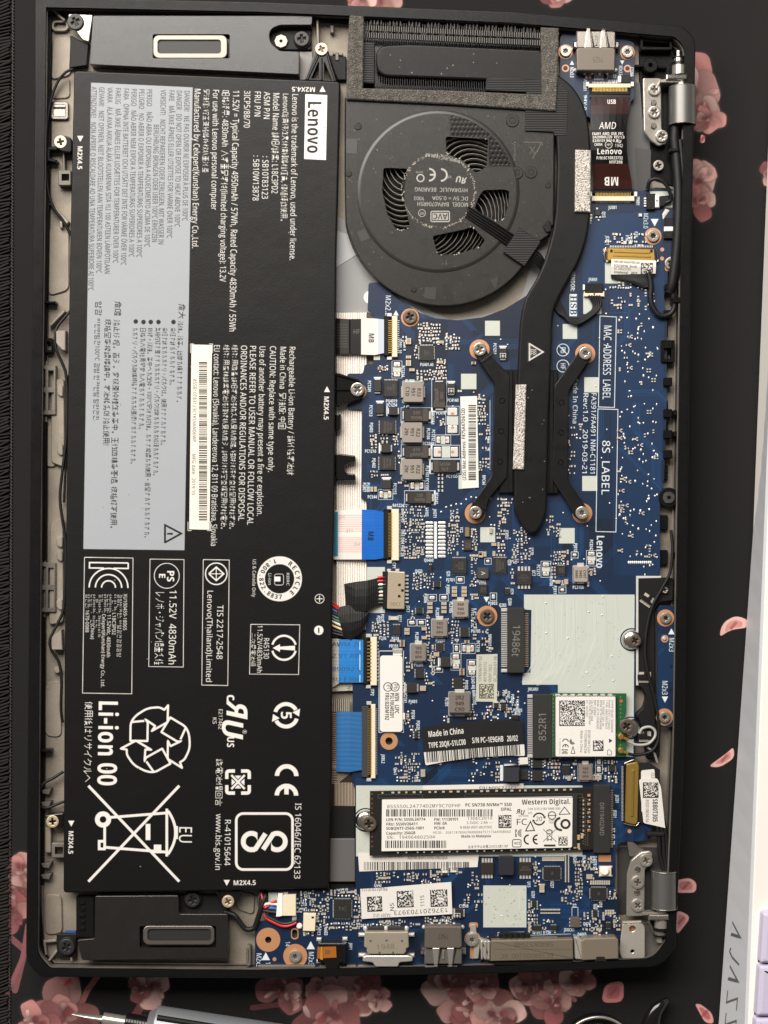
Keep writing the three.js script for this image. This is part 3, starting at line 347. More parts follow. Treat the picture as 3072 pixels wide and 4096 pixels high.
// the rim is open where the two hinge barrels come through
const notch = (v0, v1, o, i) => [[o, v0], [i, v0], [i, v1], [o, v1]];
put(lap, 'rim', plate(round(OUT, 14), 6.6, 15, { holes: [round(INN, 10)], bev: 0.5, seg: 3 }), mats.rim);
put(lap, 'inner_wall', plate(round(INN.map(([u, v, r]) => [u + (1440 - u) * 0.0008, v + (1980 - v) * 0.0006, r]), 10), 7.8, 13.2, { hp: 15, holes: [round(INM, 10)], bev: 0.3, seg: 2 }), mats.wall);
put(lap, 'lip', plate(round(INM.map(([u, v]) => [u + (1440 - u) * 0.001, v + (1980 - v) * 0.001]), 10), 8, 9.4, { hp: 15, holes: [round(INM.map(([u, v]) => [u + (1440 - u) * 0.006, v + (1980 - v) * 0.0035]), 10)], bev: 0.3 }), mats.wall);
{ // bosses, ribs and pockets of the shell, seen in the gap left of the battery and in the corners
  const fl = mats.floor, wl = mats.wall, p = (n, pts, a, b, m = fl, o) => put(lap, n, plate(pts, a, b, { bev: 0.25, ...o }), m);
  p('rib', [[205, 26], [262, 78], [256, 86], [198, 34]], 8, 11); p('rib', rrect(205, 80, 275, 125, 20), 8, 9.6, fl, { holes: [rrect(213, 86, 268, 117, 14)] });
  p('raised_pad', round([[212, 150], [284, 140], [284, 300], [205, 320]], 20), 7.9, 8.8); p('raised_pad', round([[206, 330], [280, 310], [280, 392], [206, 396]], 20), 7.9, 8.6);
  p('magnet_frame', rrect(202, 406, 274, 478, 12), 8, 9.2, mats.steelDark, { holes: [rrect(210, 414, 266, 470, 8)] }); p('magnet', rrect(212, 416, 264, 430, 4), 8, 9.0, mats.hinge); p('magnet', rrect(212, 434, 264, 468, 5), 8, 9.3, mats.hinge);
  p('clip', [[188, 585], [230, 585], [230, 600], [200, 600], [200, 632], [228, 640], [224, 650], [188, 644]], 8, 12, mats.rim); p('post_block', rrect(232, 680, 284, 742, 5), 8, 11.5, wl, { holes: [rrect(243, 692, 280, 726, 4)] }); p('rib', [[250, 610], [258, 610], [262, 690], [250, 690]], 8, 11, wl);
  p('rib', [[196, 815], [206, 808], [276, 886], [268, 898]], 8, 10.5); p('rib', [[236, 884], [250, 884], [250, 912], [240, 912]], 8, 10.5);
  p('raised_pad', round([[196, 905], [276, 900], [276, 1160], [194, 1185]], 24), 7.9, 8.7); p('rib', [[163, 1205], [222, 1205], [222, 1214], [163, 1214]], 8, 12, mats.rim); p('rib', [[195, 1300], [255, 1238], [262, 1246], [204, 1305]], 8, 11);
  p('antenna_block', [[222, 1322], [262, 1322], [262, 1402], [250, 1402], [222, 1372]], 8, 12.2, M([0.36, 0.31, 0.27], 0.5, 0.2, { map: blotTex })); p('clip', rrect(176, 1352, 212, 1412, 8), 8, 11, mats.rim, { holes: [rrect(184, 1362, 208, 1402, 5)] });
  for (const [v0, v1] of [[1460, 1660], [2250, 2450]]) { p('rib_frame', rrect(158, v0, 224, v1, 4), 8, 10.6, wl, { holes: [rrect(166, v0 + 12, 186, v0 + 92, 3), rrect(190, v0 + 18, 218, v0 + 92, 3), rrect(166, v0 + 106, 186, v1 - 14, 3), rrect(190, v0 + 106, 218, v1 - 16, 3)] }); }
  p('bracket_pad', round([[206, 1520], [256, 1515], [258, 1870], [204, 1850]], 14), 7.9, 9.8); for (const v of [1540, 1775]) p('hook', round([[228, v], [252, v], [252, v + 50], [228, v + 40]], 12), 9.7, 10.8);
  p('raised_pad', round([[186, 1700], [222, 1700], [222, 1868], [186, 1868]], 14), 7.9, 8.9); p('bracket_pad', round([[200, 2090], [252, 2070], [254, 2490], [196, 2500]], 14), 7.9, 9.8); for (const v of [2150, 2205, 2400]) p('hook', round([[224, v], [250, v - 4], [250, v + 44], [226, v + 34]], 12), 9.7, 10.8);
  p('antenna_block', [[204, 2548], [246, 2520], [250, 2600], [206, 2600]], 8, 12.2, M([0.36, 0.31, 0.27], 0.5, 0.2, { map: blotTex })); p('hook', circ(228, 2680, 14, 16), 8, 10); p('raised_pad', round([[180, 2730], [246, 2720], [246, 2950], [180, 2946]], 26), 7.9, 8.6); p('rib', [[152, 2998], [204, 2998], [204, 3010], [152, 3010]], 8, 12, mats.rim);
  for (const v of [3160, 3210, 3455, 3500]) p('hook', [[164, v], [206, v - 6], [196, v + 20], [170, v + 16]], 8, 10.8, wl); p('rib', rrect(180, 3310, 204, 3412, 6), 8, 11); p('post_block', rrect(206, 3372, 262, 3432, 5), 8, 12, wl, { holes: [rrect(216, 3384, 256, 3420, 4)] });
  p('raised_pad', round([[178, 3578], [246, 3578], [250, 3735], [180, 3740]], 24), 7.9, 8.8); p('rib', [[172, 3762], [224, 3758], [226, 3768], [176, 3774]], 8, 10.5); p('rib', [[172, 3768], [182, 3768], [188, 3820], [180, 3822]], 8, 10.5); p('rib', [[190, 3842], [226, 3796], [234, 3804], [200, 3846]], 8, 10.5); p('rib', [[278, 3824], [290, 3822], [290, 3846], [282, 3846]], 8, 10.5);
  p('slot_post', rrect(984, 3785, 1004, 3865, 9), 8, 12, wl, { holes: [rrect(990, 3796, 998, 3850, 4)] }); p('cable_ramp', round([[925, 3560], [1020, 3575], [1015, 3660], [950, 3640]], 20), 7.9, 8.7);
  for (const [u0, u1] of [[1035, 1262], [1278, 1310], [1330, 1366], [1385, 1425], [1432, 1600]]) p('edge_block', rrect(u0, 3862, u1, 3884, 4), 8, 12.5, wl);
  for (const u of [1700, 1790]) p('edge_block', rrect(u, 3862, u + 40, 3886, 4), 8, 13.5, M([0.16, 0.165, 0.18], 0.5)); p('edge_block', rrect(1858, 3862, 1960, 3884, 4), 8, 12.5, wl);
  p('screw_boss', circ(2602, 260, 30, 24), 8, 12.6, mats.rim, { holes: [circ(2602, 260, 12, 16)] }); p('rib', [[2540, 258], [2574, 258], [2574, 268], [2540, 268]], 8, 11, mats.rim); p('rib', [[2630, 262], [2668, 266], [2668, 274], [2630, 272]], 8, 11, mats.rim); p('corner_pocket', rrect(2560, 130, 2690, 200, 8), 8, 12, mats.rim, { holes: [rrect(2568, 138, 2682, 192, 6)] });
  p('hinge_well', round([[2556, 140], [2735, 190], [2735, 760], [2556, 700]], 20), 7.9, 8.5, mats.rim); p('hinge_well', round([[2470, 3390], [2690, 3390], [2660, 3640], [2470, 3660]], 20), 7.9, 8.5, M([0.06, 0.055, 0.05], 0.5, 0.3, { map: blotTex }));
  p('corner_rib', [[2590, 3690], [2600, 3680], [2655, 3800], [2642, 3806]], 8, 11, wl); p('corner_ramp', round([[2540, 3700], [2600, 3700], [2650, 3800], [2620, 3830], [2500, 3838]], 10), 7.9, 9.5, wl);
  for (const v of [1240, 1360, 1510, 1636, 1720, 1800]) p('clip', rrect(2655, v, 2690, v + 34, 4), 8, 12.5, mats.rim); for (const v of [1290, 1420, 1600, 1690, 1860, 2060, 2200]) p('dark_rib', rrect(2636, v, 2672, v + 60, 5), 8, 10, mats.rim); p('clip', rrect(2644, 1360, 2700, 1450, 6), 8, 12, mats.rim, { holes: [rrect(2654, 1372, 2688, 1438, 4)] });
  p('hook', rrect(2690, 1189, 2730, 1212, 5), 8, 13.6, mats.rim); p('hook', rrect(2660, 1135, 2700, 1158, 5), 8, 13.6, mats.rim); for (const v of [1640, 1725, 2210, 3030]) p('hook', rrect(2694, v, 2722, v + 22, 4), 8, 13, mats.rim);
  p('screw_boss', circ(2676, 1990, 40, 28), 8, 12, mats.rim, { holes: [circ(2676, 1990, 24, 20)] }); p('threaded_insert', circ(2676, 1990, 24, 24), 8, 12.6, mats.steel, { holes: [circ(2676, 1990, 11, 16)] });
  p('edge_strip_shade', [[176, 60], [206, 60], [204, 480], [196, 1000], [188, 1440], [170, 1450], [170, 1680], [190, 1690], [186, 2240], [166, 2250], [164, 2460], [182, 2470], [180, 2900], [174, 3540], [146, 3540], [150, 2900], [158, 1800], [172, 480]], 8, 9.8, mats.rim); p('edge_strip_shade', [[210, 26], [1240, 44], [1240, 58], [290, 46], [280, 60], [210, 60]], 8, 10, mats.rim); p('edge_strip_shade', [[150, 3560], [160, 3560], [176, 3800], [216, 3860], [190, 3870], [152, 3810]], 8, 10, mats.rim); p('edge_strip_shade', [[1256, 52], [1400, 58], [1400, 90], [1256, 80]], 8, 10.4, mats.rim); p('edge_strip_shade', [[1310, 220], [1385, 226], [1385, 320], [1350, 320]], 8, 10, mats.rim);  // partly black plastic ledge, partly the rim shadow painted in as dark strips
  // vent bars behind the heat sink
  const ventM = M([0.045, 0.044, 0.043], 0.28);
  for (let i = 0; i < 9; i++) { const u = 1480 + i * 76.5, v = 56 + i * 4.3, L = []; for (let k = 0; k < 4; k++) L.push(plate(rot(rrect(u + k * 14, v, u + k * 14 + 9, v + 44, 3, 2), u, v, 2), 8, 13.2, { bev: 0.3 })); L.push(plate(R4(u, v - 6, u + 52, v + 10), 8, 13.6, { bev: 0.5 })); put(lap, 'vent_block', mergeGeometries(L), ventM); }
  for (const [u, v] of [[1320, 100], [1340, 210]]) p('hook', rrect(u, v, u + 16, v + 32, 4), 8, 10.5, wl); p('rib', [[1264, 75], [1274, 75], [1278, 180], [1268, 180]], 8, 11.6); p('rib', [[1330, 205], [1372, 210], [1372, 222], [1330, 218]], 8, 10.2);
  p('side_wall_rib', [[1420, 60], [1446, 56], [1446, 70], [1420, 74]], 8, 11, mats.rim);
  // underside of the keyboard: ribbed white tray between battery and board, grey film round the fan
  const tr = []; for (let i = 0; i < 13; i++) tr.push(box(1346 + i * 9.4, 1250, 1354.4 + i * 9.4, 2520, 8, 9.9, { bev: 0.25 })); put(lap, 'ribbed_tray', mergeGeometries(tr), M([0.86, 0.78, 0.70], 0.5), 'stuff', 'cream white ribbed tray between battery and board');
  p('clear_film', [[1338, 860], [1420, 900], [1560, 1160], [1800, 1280], [2040, 1240], [2090, 1180], [2140, 1000], [2180, 1000], [2180, 1300], [1600, 1330], [1470, 1250], [1340, 1248]], 8.3, 8.45, mats.film); p('film_flap', [[1338, 920], [1402, 940], [1440, 1010], [1338, 1075]], 8.46, 8.6, M([0.42, 0.42, 0.42], 0.3)); p('foil_patch', round([[1590, 1225], [1650, 1225], [1730, 1280], [1600, 1290]], 8), 8.5, 8.62, M([0.62, 0.56, 0.48], 0.4, 0.5)); p('white_disc', circ(1482, 1190, 27, 24), 8.5, 8.8, mats.white);
  p('clear_film', [[2480, 330], [2560, 330], [2570, 470], [2600, 560], [2605, 760], [2470, 770]], 8.6, 8.75, M([0.10, 0.10, 0.10], 0.25, 0, { specularIntensity: 0.6 })); p('film_flap', [[2540, 590], [2605, 600], [2600, 760], [2550, 765]], 8.78, 8.9, M([0.06, 0.058, 0.055], 0.3));
  p('grey_block', rrect(1318, 3355, 1421, 3528, 6), 8, 11.2, M([0.10, 0.095, 0.092], 0.5)); p('dark_block', rrect(1318, 3222, 1421, 3352, 4), 8, 10, mats.black); p('dark_block', rrect(1318, 3532, 1421, 3560, 4), 8, 9.5, mats.black);
}
// ---------------------------------------------------------------- screws: one of each head, then copies
function recessShape(r, torx) { const L = []; if (torx) { for (let i = 0; i < 24; i++) { const a = i / 24 * Math.PI * 2; L.push([r * (0.34 + 0.09 * Math.cos(6 * a)) * Math.cos(a), r * (0.34 + 0.09 * Math.cos(6 * a)) * Math.sin(a)]); } return L; } const w = r * 0.13, l = r * 0.5, d = r * 0.2; return [[-w, -l], [w, -l], [w, -d], [d, -w], [l, -w], [l, w], [d, w], [w, d], [w, l], [-w, l], [-w, d], [-d, w], [-l, w], [-l, -w], [-d, -w], [-w, -d]]; }
const screwGeo = {};
function screwParts(kind, torx) {
  const key = kind + torx; if (screwGeo[key]) return screwGeo[key];
  const R = 2.0, to = (l) => l.map(([x, y]) => new THREE.Vector2(x * mm, y * mm)), sh = new THREE.Shape(to(circ(0, 0, R, 32)));
  sh.holes.push(new THREE.Path(to(recessShape(R, torx))));
  const b = 0.28 * mm, g = new THREE.ExtrudeGeometry(sh, { depth: 0.35 * mm, bevelEnabled: true, bevelThickness: b, bevelSize: b, bevelOffset: -b, bevelSegments: 3 }); g.rotateX(-Math.PI / 2); g.translate(0, 0.28 * mm, 0);
  const f = new THREE.CylinderGeometry(R * 0.62 * mm, R * 0.62 * mm, 0.3 * mm, 20); f.translate(0, 0.15 * mm, 0);
  return screwGeo[key] = [g, f];
}
const SM = { steel: mats.screwSteel, gold: mats.goldScrew, brown: mats.brownScrew, black: mats.blackScrew, dark: mats.screwDark };
const RM = { steel: mats.brownScrew, gold: mats.brownScrew, brown: mats.recess, black: mats.recess, dark: mats.recess };
const protos = {};
function screw(u, v, h, r, kind, label, group, turn = 0.3, torx = false) {   // h: underside of the head, r in plan units
  const key = kind + torx, s = r * sc(h + 1) / (2.0 * mm);
  let o;
  if (!protos[key]) {
    o = protos[key] = new THREE.Group(); const [g, f] = screwParts(kind, torx);
    const a = new THREE.Mesh(g, SM[kind]); a.name = 'head'; const b = new THREE.Mesh(f, RM[kind]); b.name = 'recess'; o.add(a, b); for (const m of [a, b]) m.castShadow = m.receiveShadow = true;
  } else o = protos[key].clone();
  o.name = numbered('screw'); o.position.copy(P(u, v, h)); o.position.y = h * mm; o.rotation.set(0, turn, 0); o.scale.set(s, 1, s); o.userData = { label, category: 'screw', group: group || 'screws inside the laptop' }; scene.add(o); return o;
}
// ---------------------------------------------------------------- battery
const HB = 14.2;
const bat = thing('battery_pack', 'flat black laptop battery covered in white print on the left half', 'battery', [820, 1930, 8]);
put(bat, 'casing', plate(round([[296, 282], [800, 302], [1362, 326], [1345, 1024], [1339, 2011], [1328, 2450], [1327, 3072], [1316, 3552], [1024, 3562], [253, 3572], [258, 2600], [268, 1800], [279, 1024]], 16), 8.6, HB, { art: BA, bev: 0.55, seg: 3 }), M([1, 1, 1], 0.4, 0, { specularIntensity: 0.5, map: BA.texture(), bumpMap: tiled(blotTex, 0.06, 0.18), bumpScale: 0.00025 }));
put(bat, 'paper_label', plate([[766, 1378], [848, 1380], [838, 2119], [757, 2117]], HB, HB + 0.06, { art: BL, bev: 0 }), M([1, 1, 1], 0.55, 0, { map: BL.texture() }), null, 'cream paper label with a long barcode');
{
  const lug = (pts, holes, h1 = 13) => put(bat, 'screw_lug', plate(round(pts, 14), 9.5, h1, { bev: 0.4, seg: 2, holes }), mats.blackGloss);
  lug([[1216, 322], [1262, 196], [1312, 196], [1352, 330]], [[[1238, 318], [1268, 246], [1280, 240], [1280, 320]], [[1292, 322], [1292, 240], [1304, 246], [1334, 326]]], 12.6);
  for (const p of [[[1222, 318], [1268, 220], [1276, 224], [1230, 322]], [[1284, 320], [1284, 232], [1291, 232], [1291, 322]], [[1338, 326], [1306, 222], [1313, 218], [1346, 324]]]) put(bat, 'lug_rib', plate(p, 12.5, 13.3, { bev: 0.2 }), mats.blackGloss);
  lug([[1344, 1488], [1366, 1495], [1444, 1524], [1462, 1558], [1446, 1598], [1344, 1628]], []); for (const p of [[[1346, 1492], [1436, 1518], [1436, 1526], [1346, 1502]], [[1346, 1616], [1424, 1592], [1428, 1600], [1346, 1626]], [[1346, 1552], [1404, 1552], [1404, 1562], [1346, 1562]]]) put(bat, 'lug_rib', plate(p, 12.9, 13.7, { bev: 0.2 }), mats.blackGloss);
  lug([[1342, 1812], [1420, 1822, 4], [1422, 1848, 6], [1396, 1848], [1376, 1868], [1382, 1892], [1420, 1896, 6], [1422, 1922, 4], [1342, 1922]], []); lug([[1342, 1654], [1364, 1656], [1364, 1718], [1342, 1732]], []);
  lug([[208, 560], [262, 540], [288, 552], [288, 612], [240, 606]], []); lug([[176, 3262], [256, 3250], [256, 3310], [206, 3312]], []);
  lug([[866, 3560], [900, 3625], [930, 3625], [972, 3560]], []); for (const p of [[[868, 3562], [900, 3616], [894, 3620], [860, 3566]], [[964, 3562], [930, 3616], [936, 3620], [972, 3566]]]) put(bat, 'lug_rib', plate(p, 12.9, 13.6, { bev: 0.2 }), mats.blackGloss);
}
screw(1287, 199, 12.6, 26, 'gold', 'pale gold screw in the ribbed battery lug beside the foam frame', 'battery screws', 0.4);
screw(1430, 1558, 13, 28, 'steel', 'silver screw in the battery lug at the middle of the circuit board edge', 'battery screws', 0.9);
screw(244, 570, 12.2, 26, 'gold', 'scuffed bronze screw left of the battery, below the square magnet', 'battery screws', 0.2);
screw(212, 3284, 12.2, 26, 'gold', 'pale gold screw at the lower left edge of the battery', 'battery screws', 0.1);
screw(913, 3604, 13, 25, 'gold', 'pale gold screw under the bottom edge of the battery', 'battery screws', 0.5);
{ // lint and dust
  const r = rng(8), L = []; for (let i = 0; i < 26; i++) L.push([300 + r() * 1020, 320 + r() * 3200, HB + 0.04, r() * 3, 0.5 + r() * 0.6, 0.3, 0.5 + r() * 1.4]); many(bat, 'dust', new THREE.IcosahedronGeometry(2.4 * K, 0), M([0.2, 0.185, 0.165], 0.95), L);
}
// cable of the battery
{
  const t = thing('battery_cable', 'battery cable of coloured wires wrapped in black tape beside the battery', 'cable', [1480, 2460, 10]);
  put(t, 'tape_wrap', sheet([[1376, 2336, 1385, 2442, 11.4], [1420, 2328, 1424, 2444, 13.2, 0.8], [1470, 2322, 1464, 2446, 13.4, 0.8], [1496, 2316, 1500, 2426, 12.6, 0.5], [1532, 2306, 1530, 2420, 11.8]], 1.4, null, 4), mats.tape);
  put(t, 'tape_wrap', sheet([[1345, 2432, 1376, 2550, 11.2, 1.4], [1400, 2418, 1402, 2560, 12.2, 1.6], [1440, 2430, 1448, 2528, 12.6, 1.2], [1474, 2440, 1470, 2470, 12.6, 0.3]], 1.2, null, 4), mats.tape);
  const W = [[mats.red, 2408, 2440, 2322], [mats.red, 2420, 2446, 2334], [mats.wireBlue, 2438, 2458, 2350], [mats.chipBlack, 2450, 2466, 2362], [mats.wireGreen, 2462, 2478, 2374], [mats.wireGreen, 2474, 2488, 2386], [mats.wireWhite, 2486, 2500, 2398], [mats.wireYellow, 2502, 2516, 2408], [mats.chipBlack, 2520, 2528, 2420], [mats.chipBlack, 2532, 2538, 2424]];
  for (const [m, a, b, c] of W) { put(t, 'wire', tube([[1310, a - 14, 10.5], [1330, a, 11], [1372, b + 4, 11.2]], 5.2, 6), m); }
  [mats.red, mats.red, mats.wireWhite, mats.wireGreen, mats.wireWhite, mats.wireYellow, mats.wireGreen, mats.chipBlack].forEach((m, k) => put(t, 'wire', tube([[1510, 2310 + k * 14.5, 12], [1532, 2308 + k * 14.8, 12.1], [1556, 2307 + k * 15, 12]], 5.4, 6), m));
}
// ---------------------------------------------------------------- fan
const FC = [1753, 765], FO = [1775, 830];
const FA = new Art(1376, 390, 2260, 1240, 1.15, '#282623');
{
  const a = FA, r = rng(15);
  for (let i = 0; i < 260; i++) { const u = 1390 + r() * 800, v = 400 + r() * 800; a.disc(u, v, 0.6 + r() * 1.5, r() > 0.3 ? '#8d877f' : '#5e5952'); }
  for (let i = 0; i < 160; i++) { const t = r() * 6.28, q = 146 + (r() - 0.5) * 12; a.disc(FC[0] + q * Math.cos(t), FC[1] + q * Math.sin(t), 0.8 + r() * 2, '#a49a8c'); }   // dust on the hub edge
  a.poly([[1560, 520], [1562, 522], [1540, 560]], null, '#4a4742', 1.2);
  const G = '#aaa7a2', tx = (s, u, v, len, size, o = {}) => a.text(s, u, v, { size, len, deg: 181, col: G, ...o });
  tx('HYDRAULIC  BEARING', 1872, 760, 214, 22); tx('DC 5V ⎓ 0.50A'.replace('⎓', '='), 1874, 795, 146, 21); tx('Y003', 1697, 794, 42, 20); tx('MODEL  BAPA0704R5H', 1874, 818, 206, 23);
  ul(a, 1866, 722, 34, 181, G); tx('US', 1806, 708, 22, 14); a.on(1795, 700, 180, () => { }); ce(a, 1792, 700, 56, 181, G, 0.13); a.ring(1682, 712, 14, G, 5, 0, 6.3); tx('26730', 1693, 688, 30, 10); tx('www.avc.com.tw', 1838, 648, 140, 20, { deg: 192 });
  a.frame(1724, 845, 1798, 886, G, 4, 5); a.rect(1730, 851, 1792, 880, '#9c9994'); tx('AVC', 1790, 866, 58, 30, { w: 'bold', col: '#2b2927' }); a.ring(1688, 852, 14, G, 2.4); tx('HF', 1698, 853, 20, 16);
  a.poly([[2095, 568], [2168, 570], [2130, 635]], null, '#56524c', 4); a.poly([[2048, 572], [2060, 580], [2060, 640], [2048, 640]], null, '#504c47', 3); a.poly([[2118, 585], [2142, 615]], null, '#56524c', 3); a.poly([[2142, 585], [2118, 615]], null, '#56524c', 3);
  // dotted film patch
  a.poly([[1798, 437], ...circ(...FC, 326, 22, -1.43, -0.3), [1952, 664], [1950, 560], [1797, 545]], '#211f1d');
  for (let i = 0; i < 18; i++) for (let k = 0; k < 12; k++) { const u = 1806 + i * 17.5 + (k % 2) * 8.7, v = 444 + k * 19; if (Math.hypot(u - FC[0], v - FC[1]) < 318 && !(u < 1955 && v > 540)) a.disc(u, v, 6, '#060606'); }
}
const fan = thing('cooling_fan', 'round black cooling fan with printed hub and four openings', 'fan', [1775, 830, 8.6]);
const fanOutline = round([[1384, 396], [1800, 405], [2218, 432], [2216, 760], [2214, 900], [2196, 905], [2196, 940, 6], ...circ(...FO, 394, 34, 0.12, 2.98).slice(3), [1383, 700]], 5);
const openings = [[[1786, 549], [1950, 559], [1944, 664], [1904, 691], [1880, 672], [1850, 640], [1789, 617]], [[1536, 676], [1626, 679], [1629, 690], [1616, 765], [1618, 815], [1640, 905], [1604, 919], [1580, 907], [1550, 851], [1531, 765]], [[1734, 944], [1857, 919], [1888, 907], [1938, 962], [1919, 987], [1826, 1015], [1755, 1018]], [[1934, 762], [2012, 759], [2036, 765], [2030, 827], [2012, 879], [1987, 882], [1900, 839], [1913, 796]]].map((p) => { const m = p.reduce((s, q) => [s[0] + q[0] / p.length, s[1] + q[1] / p.length], [0, 0]); return round(p.map(([x, y]) => [m[0] + (x - m[0]) * 1.05, m[1] + (y - m[1]) * 1.05]), 12); });
const fanMat = M([1, 1, 1], 0.5, 0, { specularIntensity: 0.62, map: FA.texture(), roughnessMap: tiled(roughTex, 0.073, 0.07), bumpMap: tiled(grainTex, 0.073, 0.07), bumpScale: 0.00003 });
put(fan, 'base_plate', plate(fanOutline.map(([u, v]) => [FO[0] + (u - FO[0]) * 1.012, FO[1] + (v - FO[1]) * 1.012]), 8.7, 9.3, { bev: 0.1 }), mats.black);
put(fan, 'housing', plate(fanOutline, 9.4, 13.5, { art: FA, bev: 0.35, seg: 2, holes: [circ(...FC, 322, 64)] }), fanMat);
put(fan, 'cover', plate(circ(...FC, 312, 72), 13.0, 13.9, { art: FA, bev: 0.06, holes: openings }), fanMat);
{ const R = 326 * sc(13.8) / mm, c = P(...FC, 13.8); put(fan, 'cover_step', lathe([[R, 13.45], [R - 0.12, 13.58], [R - 0.5, 13.76], [R - 1.05, 13.895], [R - 1.25, 13.9]], 96).translate(c.x, 0, c.z), M([0.022, 0.0205, 0.019], 0.36, 0, { specularIntensity: 0.9 })); }
put(fan, 'dotted_film', plate([...circ(...FC, 308, 22, -1.41, -0.33), [1956, 667], [1955, 550], [1802, 541]], 13.9, 13.95, { art: FA, bev: 0 }), M([1, 1, 1], 0.2, 0, { specularIntensity: 0.6, map: FA.texture(), bumpMap: FA.texture(false), bumpScale: 0.0002 }), null, 'patch of dotted black film');
put(fan, 'hub', plate(circ(...FC, 144, 48), 9.4, 13.0, { bev: 0.3 }), mats.black);
{ // rotor blades
  const bm = M([0.30, 0.275, 0.24], 0.4), n = 44, L = 9, k = sc(12.6);
  const pts = [], back = []; for (let i = 0; i <= L; i++) { const t = i / L, r = 148 + t * 158, a = 0.95 * t * t + 0.25 * t; pts.push([r * Math.cos(a) - 0.85 * Math.sin(a), r * Math.sin(a) + 0.85 * Math.cos(a)]); back.unshift([r * Math.cos(a) + 0.85 * Math.sin(a), r * Math.sin(a) - 0.85 * Math.cos(a)]); }
  const sh = new THREE.Shape([...pts, ...back].map(([x, y]) => new THREE.Vector2(x * k, -y * k))), g = new THREE.ExtrudeGeometry(sh, { depth: 2.5 * mm, bevelEnabled: false }); g.rotateX(-Math.PI / 2);
  for (let i = 0; i < n; i++) at(fan, 'blade', g, bm, FC[0], FC[1], 9.6, i / n * Math.PI * 2);
  for (const [u, v, r] of [[2068, 690, 25], [2124, 688, 25], [2050, 482, 26], [2192, 740, 12], [1432, 505, 14], [1395, 694, 12], [1655, 1157, 11]]) { put(fan, 'rivet', cyl(u, v, r, 13.5, 13.85, 0.15, 24, [circ(u, v, r * 0.55, 18)]), mats.fanPlate); put(fan, 'rivet_pin', cyl(u, v, r * 0.5, 13.4, 13.75, 0.15, 18), mats.fanPlate); }
  for (const q of [[[1384, 554], [1430, 555], [1428, 616], [1384, 614]], [[1700, 1148], [1746, 1150], [1742, 1200], [1696, 1192]], [[1960, 1120], [1994, 1106], [1982, 1160]], [[1426, 930], [1460, 915], [1480, 955], [1446, 968]]]) put(fan, 'film_tab', plate(q, 13.52, 13.62, { bev: 0.02 }), M([0.03, 0.029, 0.027], 0.35));
  put(fan, 'cable_hook', plate(round([[2172, 905], [2192, 880], [2204, 886], [2204, 925], [2184, 930]], 4), 13.4, 14.2), mats.black);
  // dust
  const r = rng(66), D1 = []; for (let i = 0; i < 150; i++) { const t = r() * 6.28, q = 145 + (r() - 0.5) * 8; D1.push([FC[0] + q * Math.cos(t), FC[1] + q * Math.sin(t), 13.85, r() * 3, 0.6 + r(), 0.6 + r(), 0.6 + r()]); }
  for (let i = 0; i < 26; i++) { const o = openings[r() * 4 | 0], p = o[r() * o.length | 0]; D1.push([p[0] + (r() - 0.5) * 6, p[1] + (r() - 0.5) * 6, 13.9, r() * 3, 1 + r(), 0.8 + r(), 1 + r() * 2]); }
  many(fan, 'dust', new THREE.IcosahedronGeometry(1.9 * K, 0), M([0.42, 0.38, 0.33], 0.95), D1);
}
{
  const t = thing('fan_cable', 'black fan wires running from the fan hub under the heat pipe', 'cable', [2100, 1000, 13]);
  for (let k = 0; k < 5; k++) { const o = (k - 2) * 9.5; put(t, 'wire', tube([[1868 - o * 0.3, 846 + o, 14.1], [1960 - o * 0.5, 905 + o, 14.3], [2080 - o * 0.6, 985 + o, 14.3], [2150 - o * 0.6, 1034 + o * 0.8, 13.6], [2200, 1110 + o, 11.9]], 4.3, 7), mats.blackGloss); }
  for (let k = 0; k < 5; k++) { const o = (k - 2) * 7; put(t, 'wire', tube([[2210, 1150 + o, 11.9], [2236 + o, 1230, 12], [2262 + o * 0.4, 1272 + o * 0.5, 12.3], [2310, 1284 + o * 0.8, 12.5], [2366 + o * 0.4, 1254 + o * 0.4, 12.4], [2388 + o, 1222, 12.2], [2376 + o * 1.5, 1182, 12]], 4.8, 7), mats.rubber); }
  put(t, 'tape_patch', plate(rot(rrect(2034, 928, 2138, 1046, 4), 2086, 990, 34), 14.4, 15, { bev: 0.2 }), mats.clothTape);
}
// ---------------------------------------------------------------- heat sink
const hs = thing('heat_sink', 'black heat pipe with spreader arms, fins and grey foam strips', 'heat sink', [2130, 1200, 11]);
put(hs, 'heat_pipe', plate(round([[1502, 182, 50], [1640, 176], [2165, 200], [2225, 292, 60], [2295, 345, 60], [2344, 432, 70], [2362, 540, 80], [2361, 900, 100], [2325, 1030, 60], [2262, 1140, 60], [2212, 1235, 60], [2208, 1400], [2196, 1640], [2187, 2046], [2164, 2105, 14], [2142, 2134, 18], [2112, 2134, 18], [2084, 2100, 14], [2056, 2040], [2056, 1900], [2070, 1518], [2080, 1300, 40], [2096, 1196, 50], [2166, 1084, 80], [2222, 900, 90], [2230, 640, 60], [2225, 520, 80], [2150, 400], [2120, 326], [1508, 304, 50]], 12, 8), 11.8, 14.0, { bev: 0.7, seg: 4 }), mats.pipe);
put(hs, 'cold_plate', plate([[2006, 1478], [2232, 1480], [2232, 1974], [1996, 1972]], 11.3, 12.6, { bev: 0.25 }), mats.pipe);
put(hs, 'plate_step', box(2034, 1482, 2052, 1970, 12.6, 13.3, { bev: 0.2 }), mats.pipe); put(hs, 'plate_step', box(2198, 1482, 2214, 1972, 12.6, 13.1, { bev: 0.2 }), mats.pipe);
const armL = [[1894, 1412], [1908, 1374], [1940, 1384], [1952, 1414], [2040, 1500], [2028, 1910], [1958, 1990], [1936, 2062], [1904, 2084], [1876, 2066], [1876, 2038], [1902, 1996], [1968, 1902], [1978, 1548], [1976, 1530]];
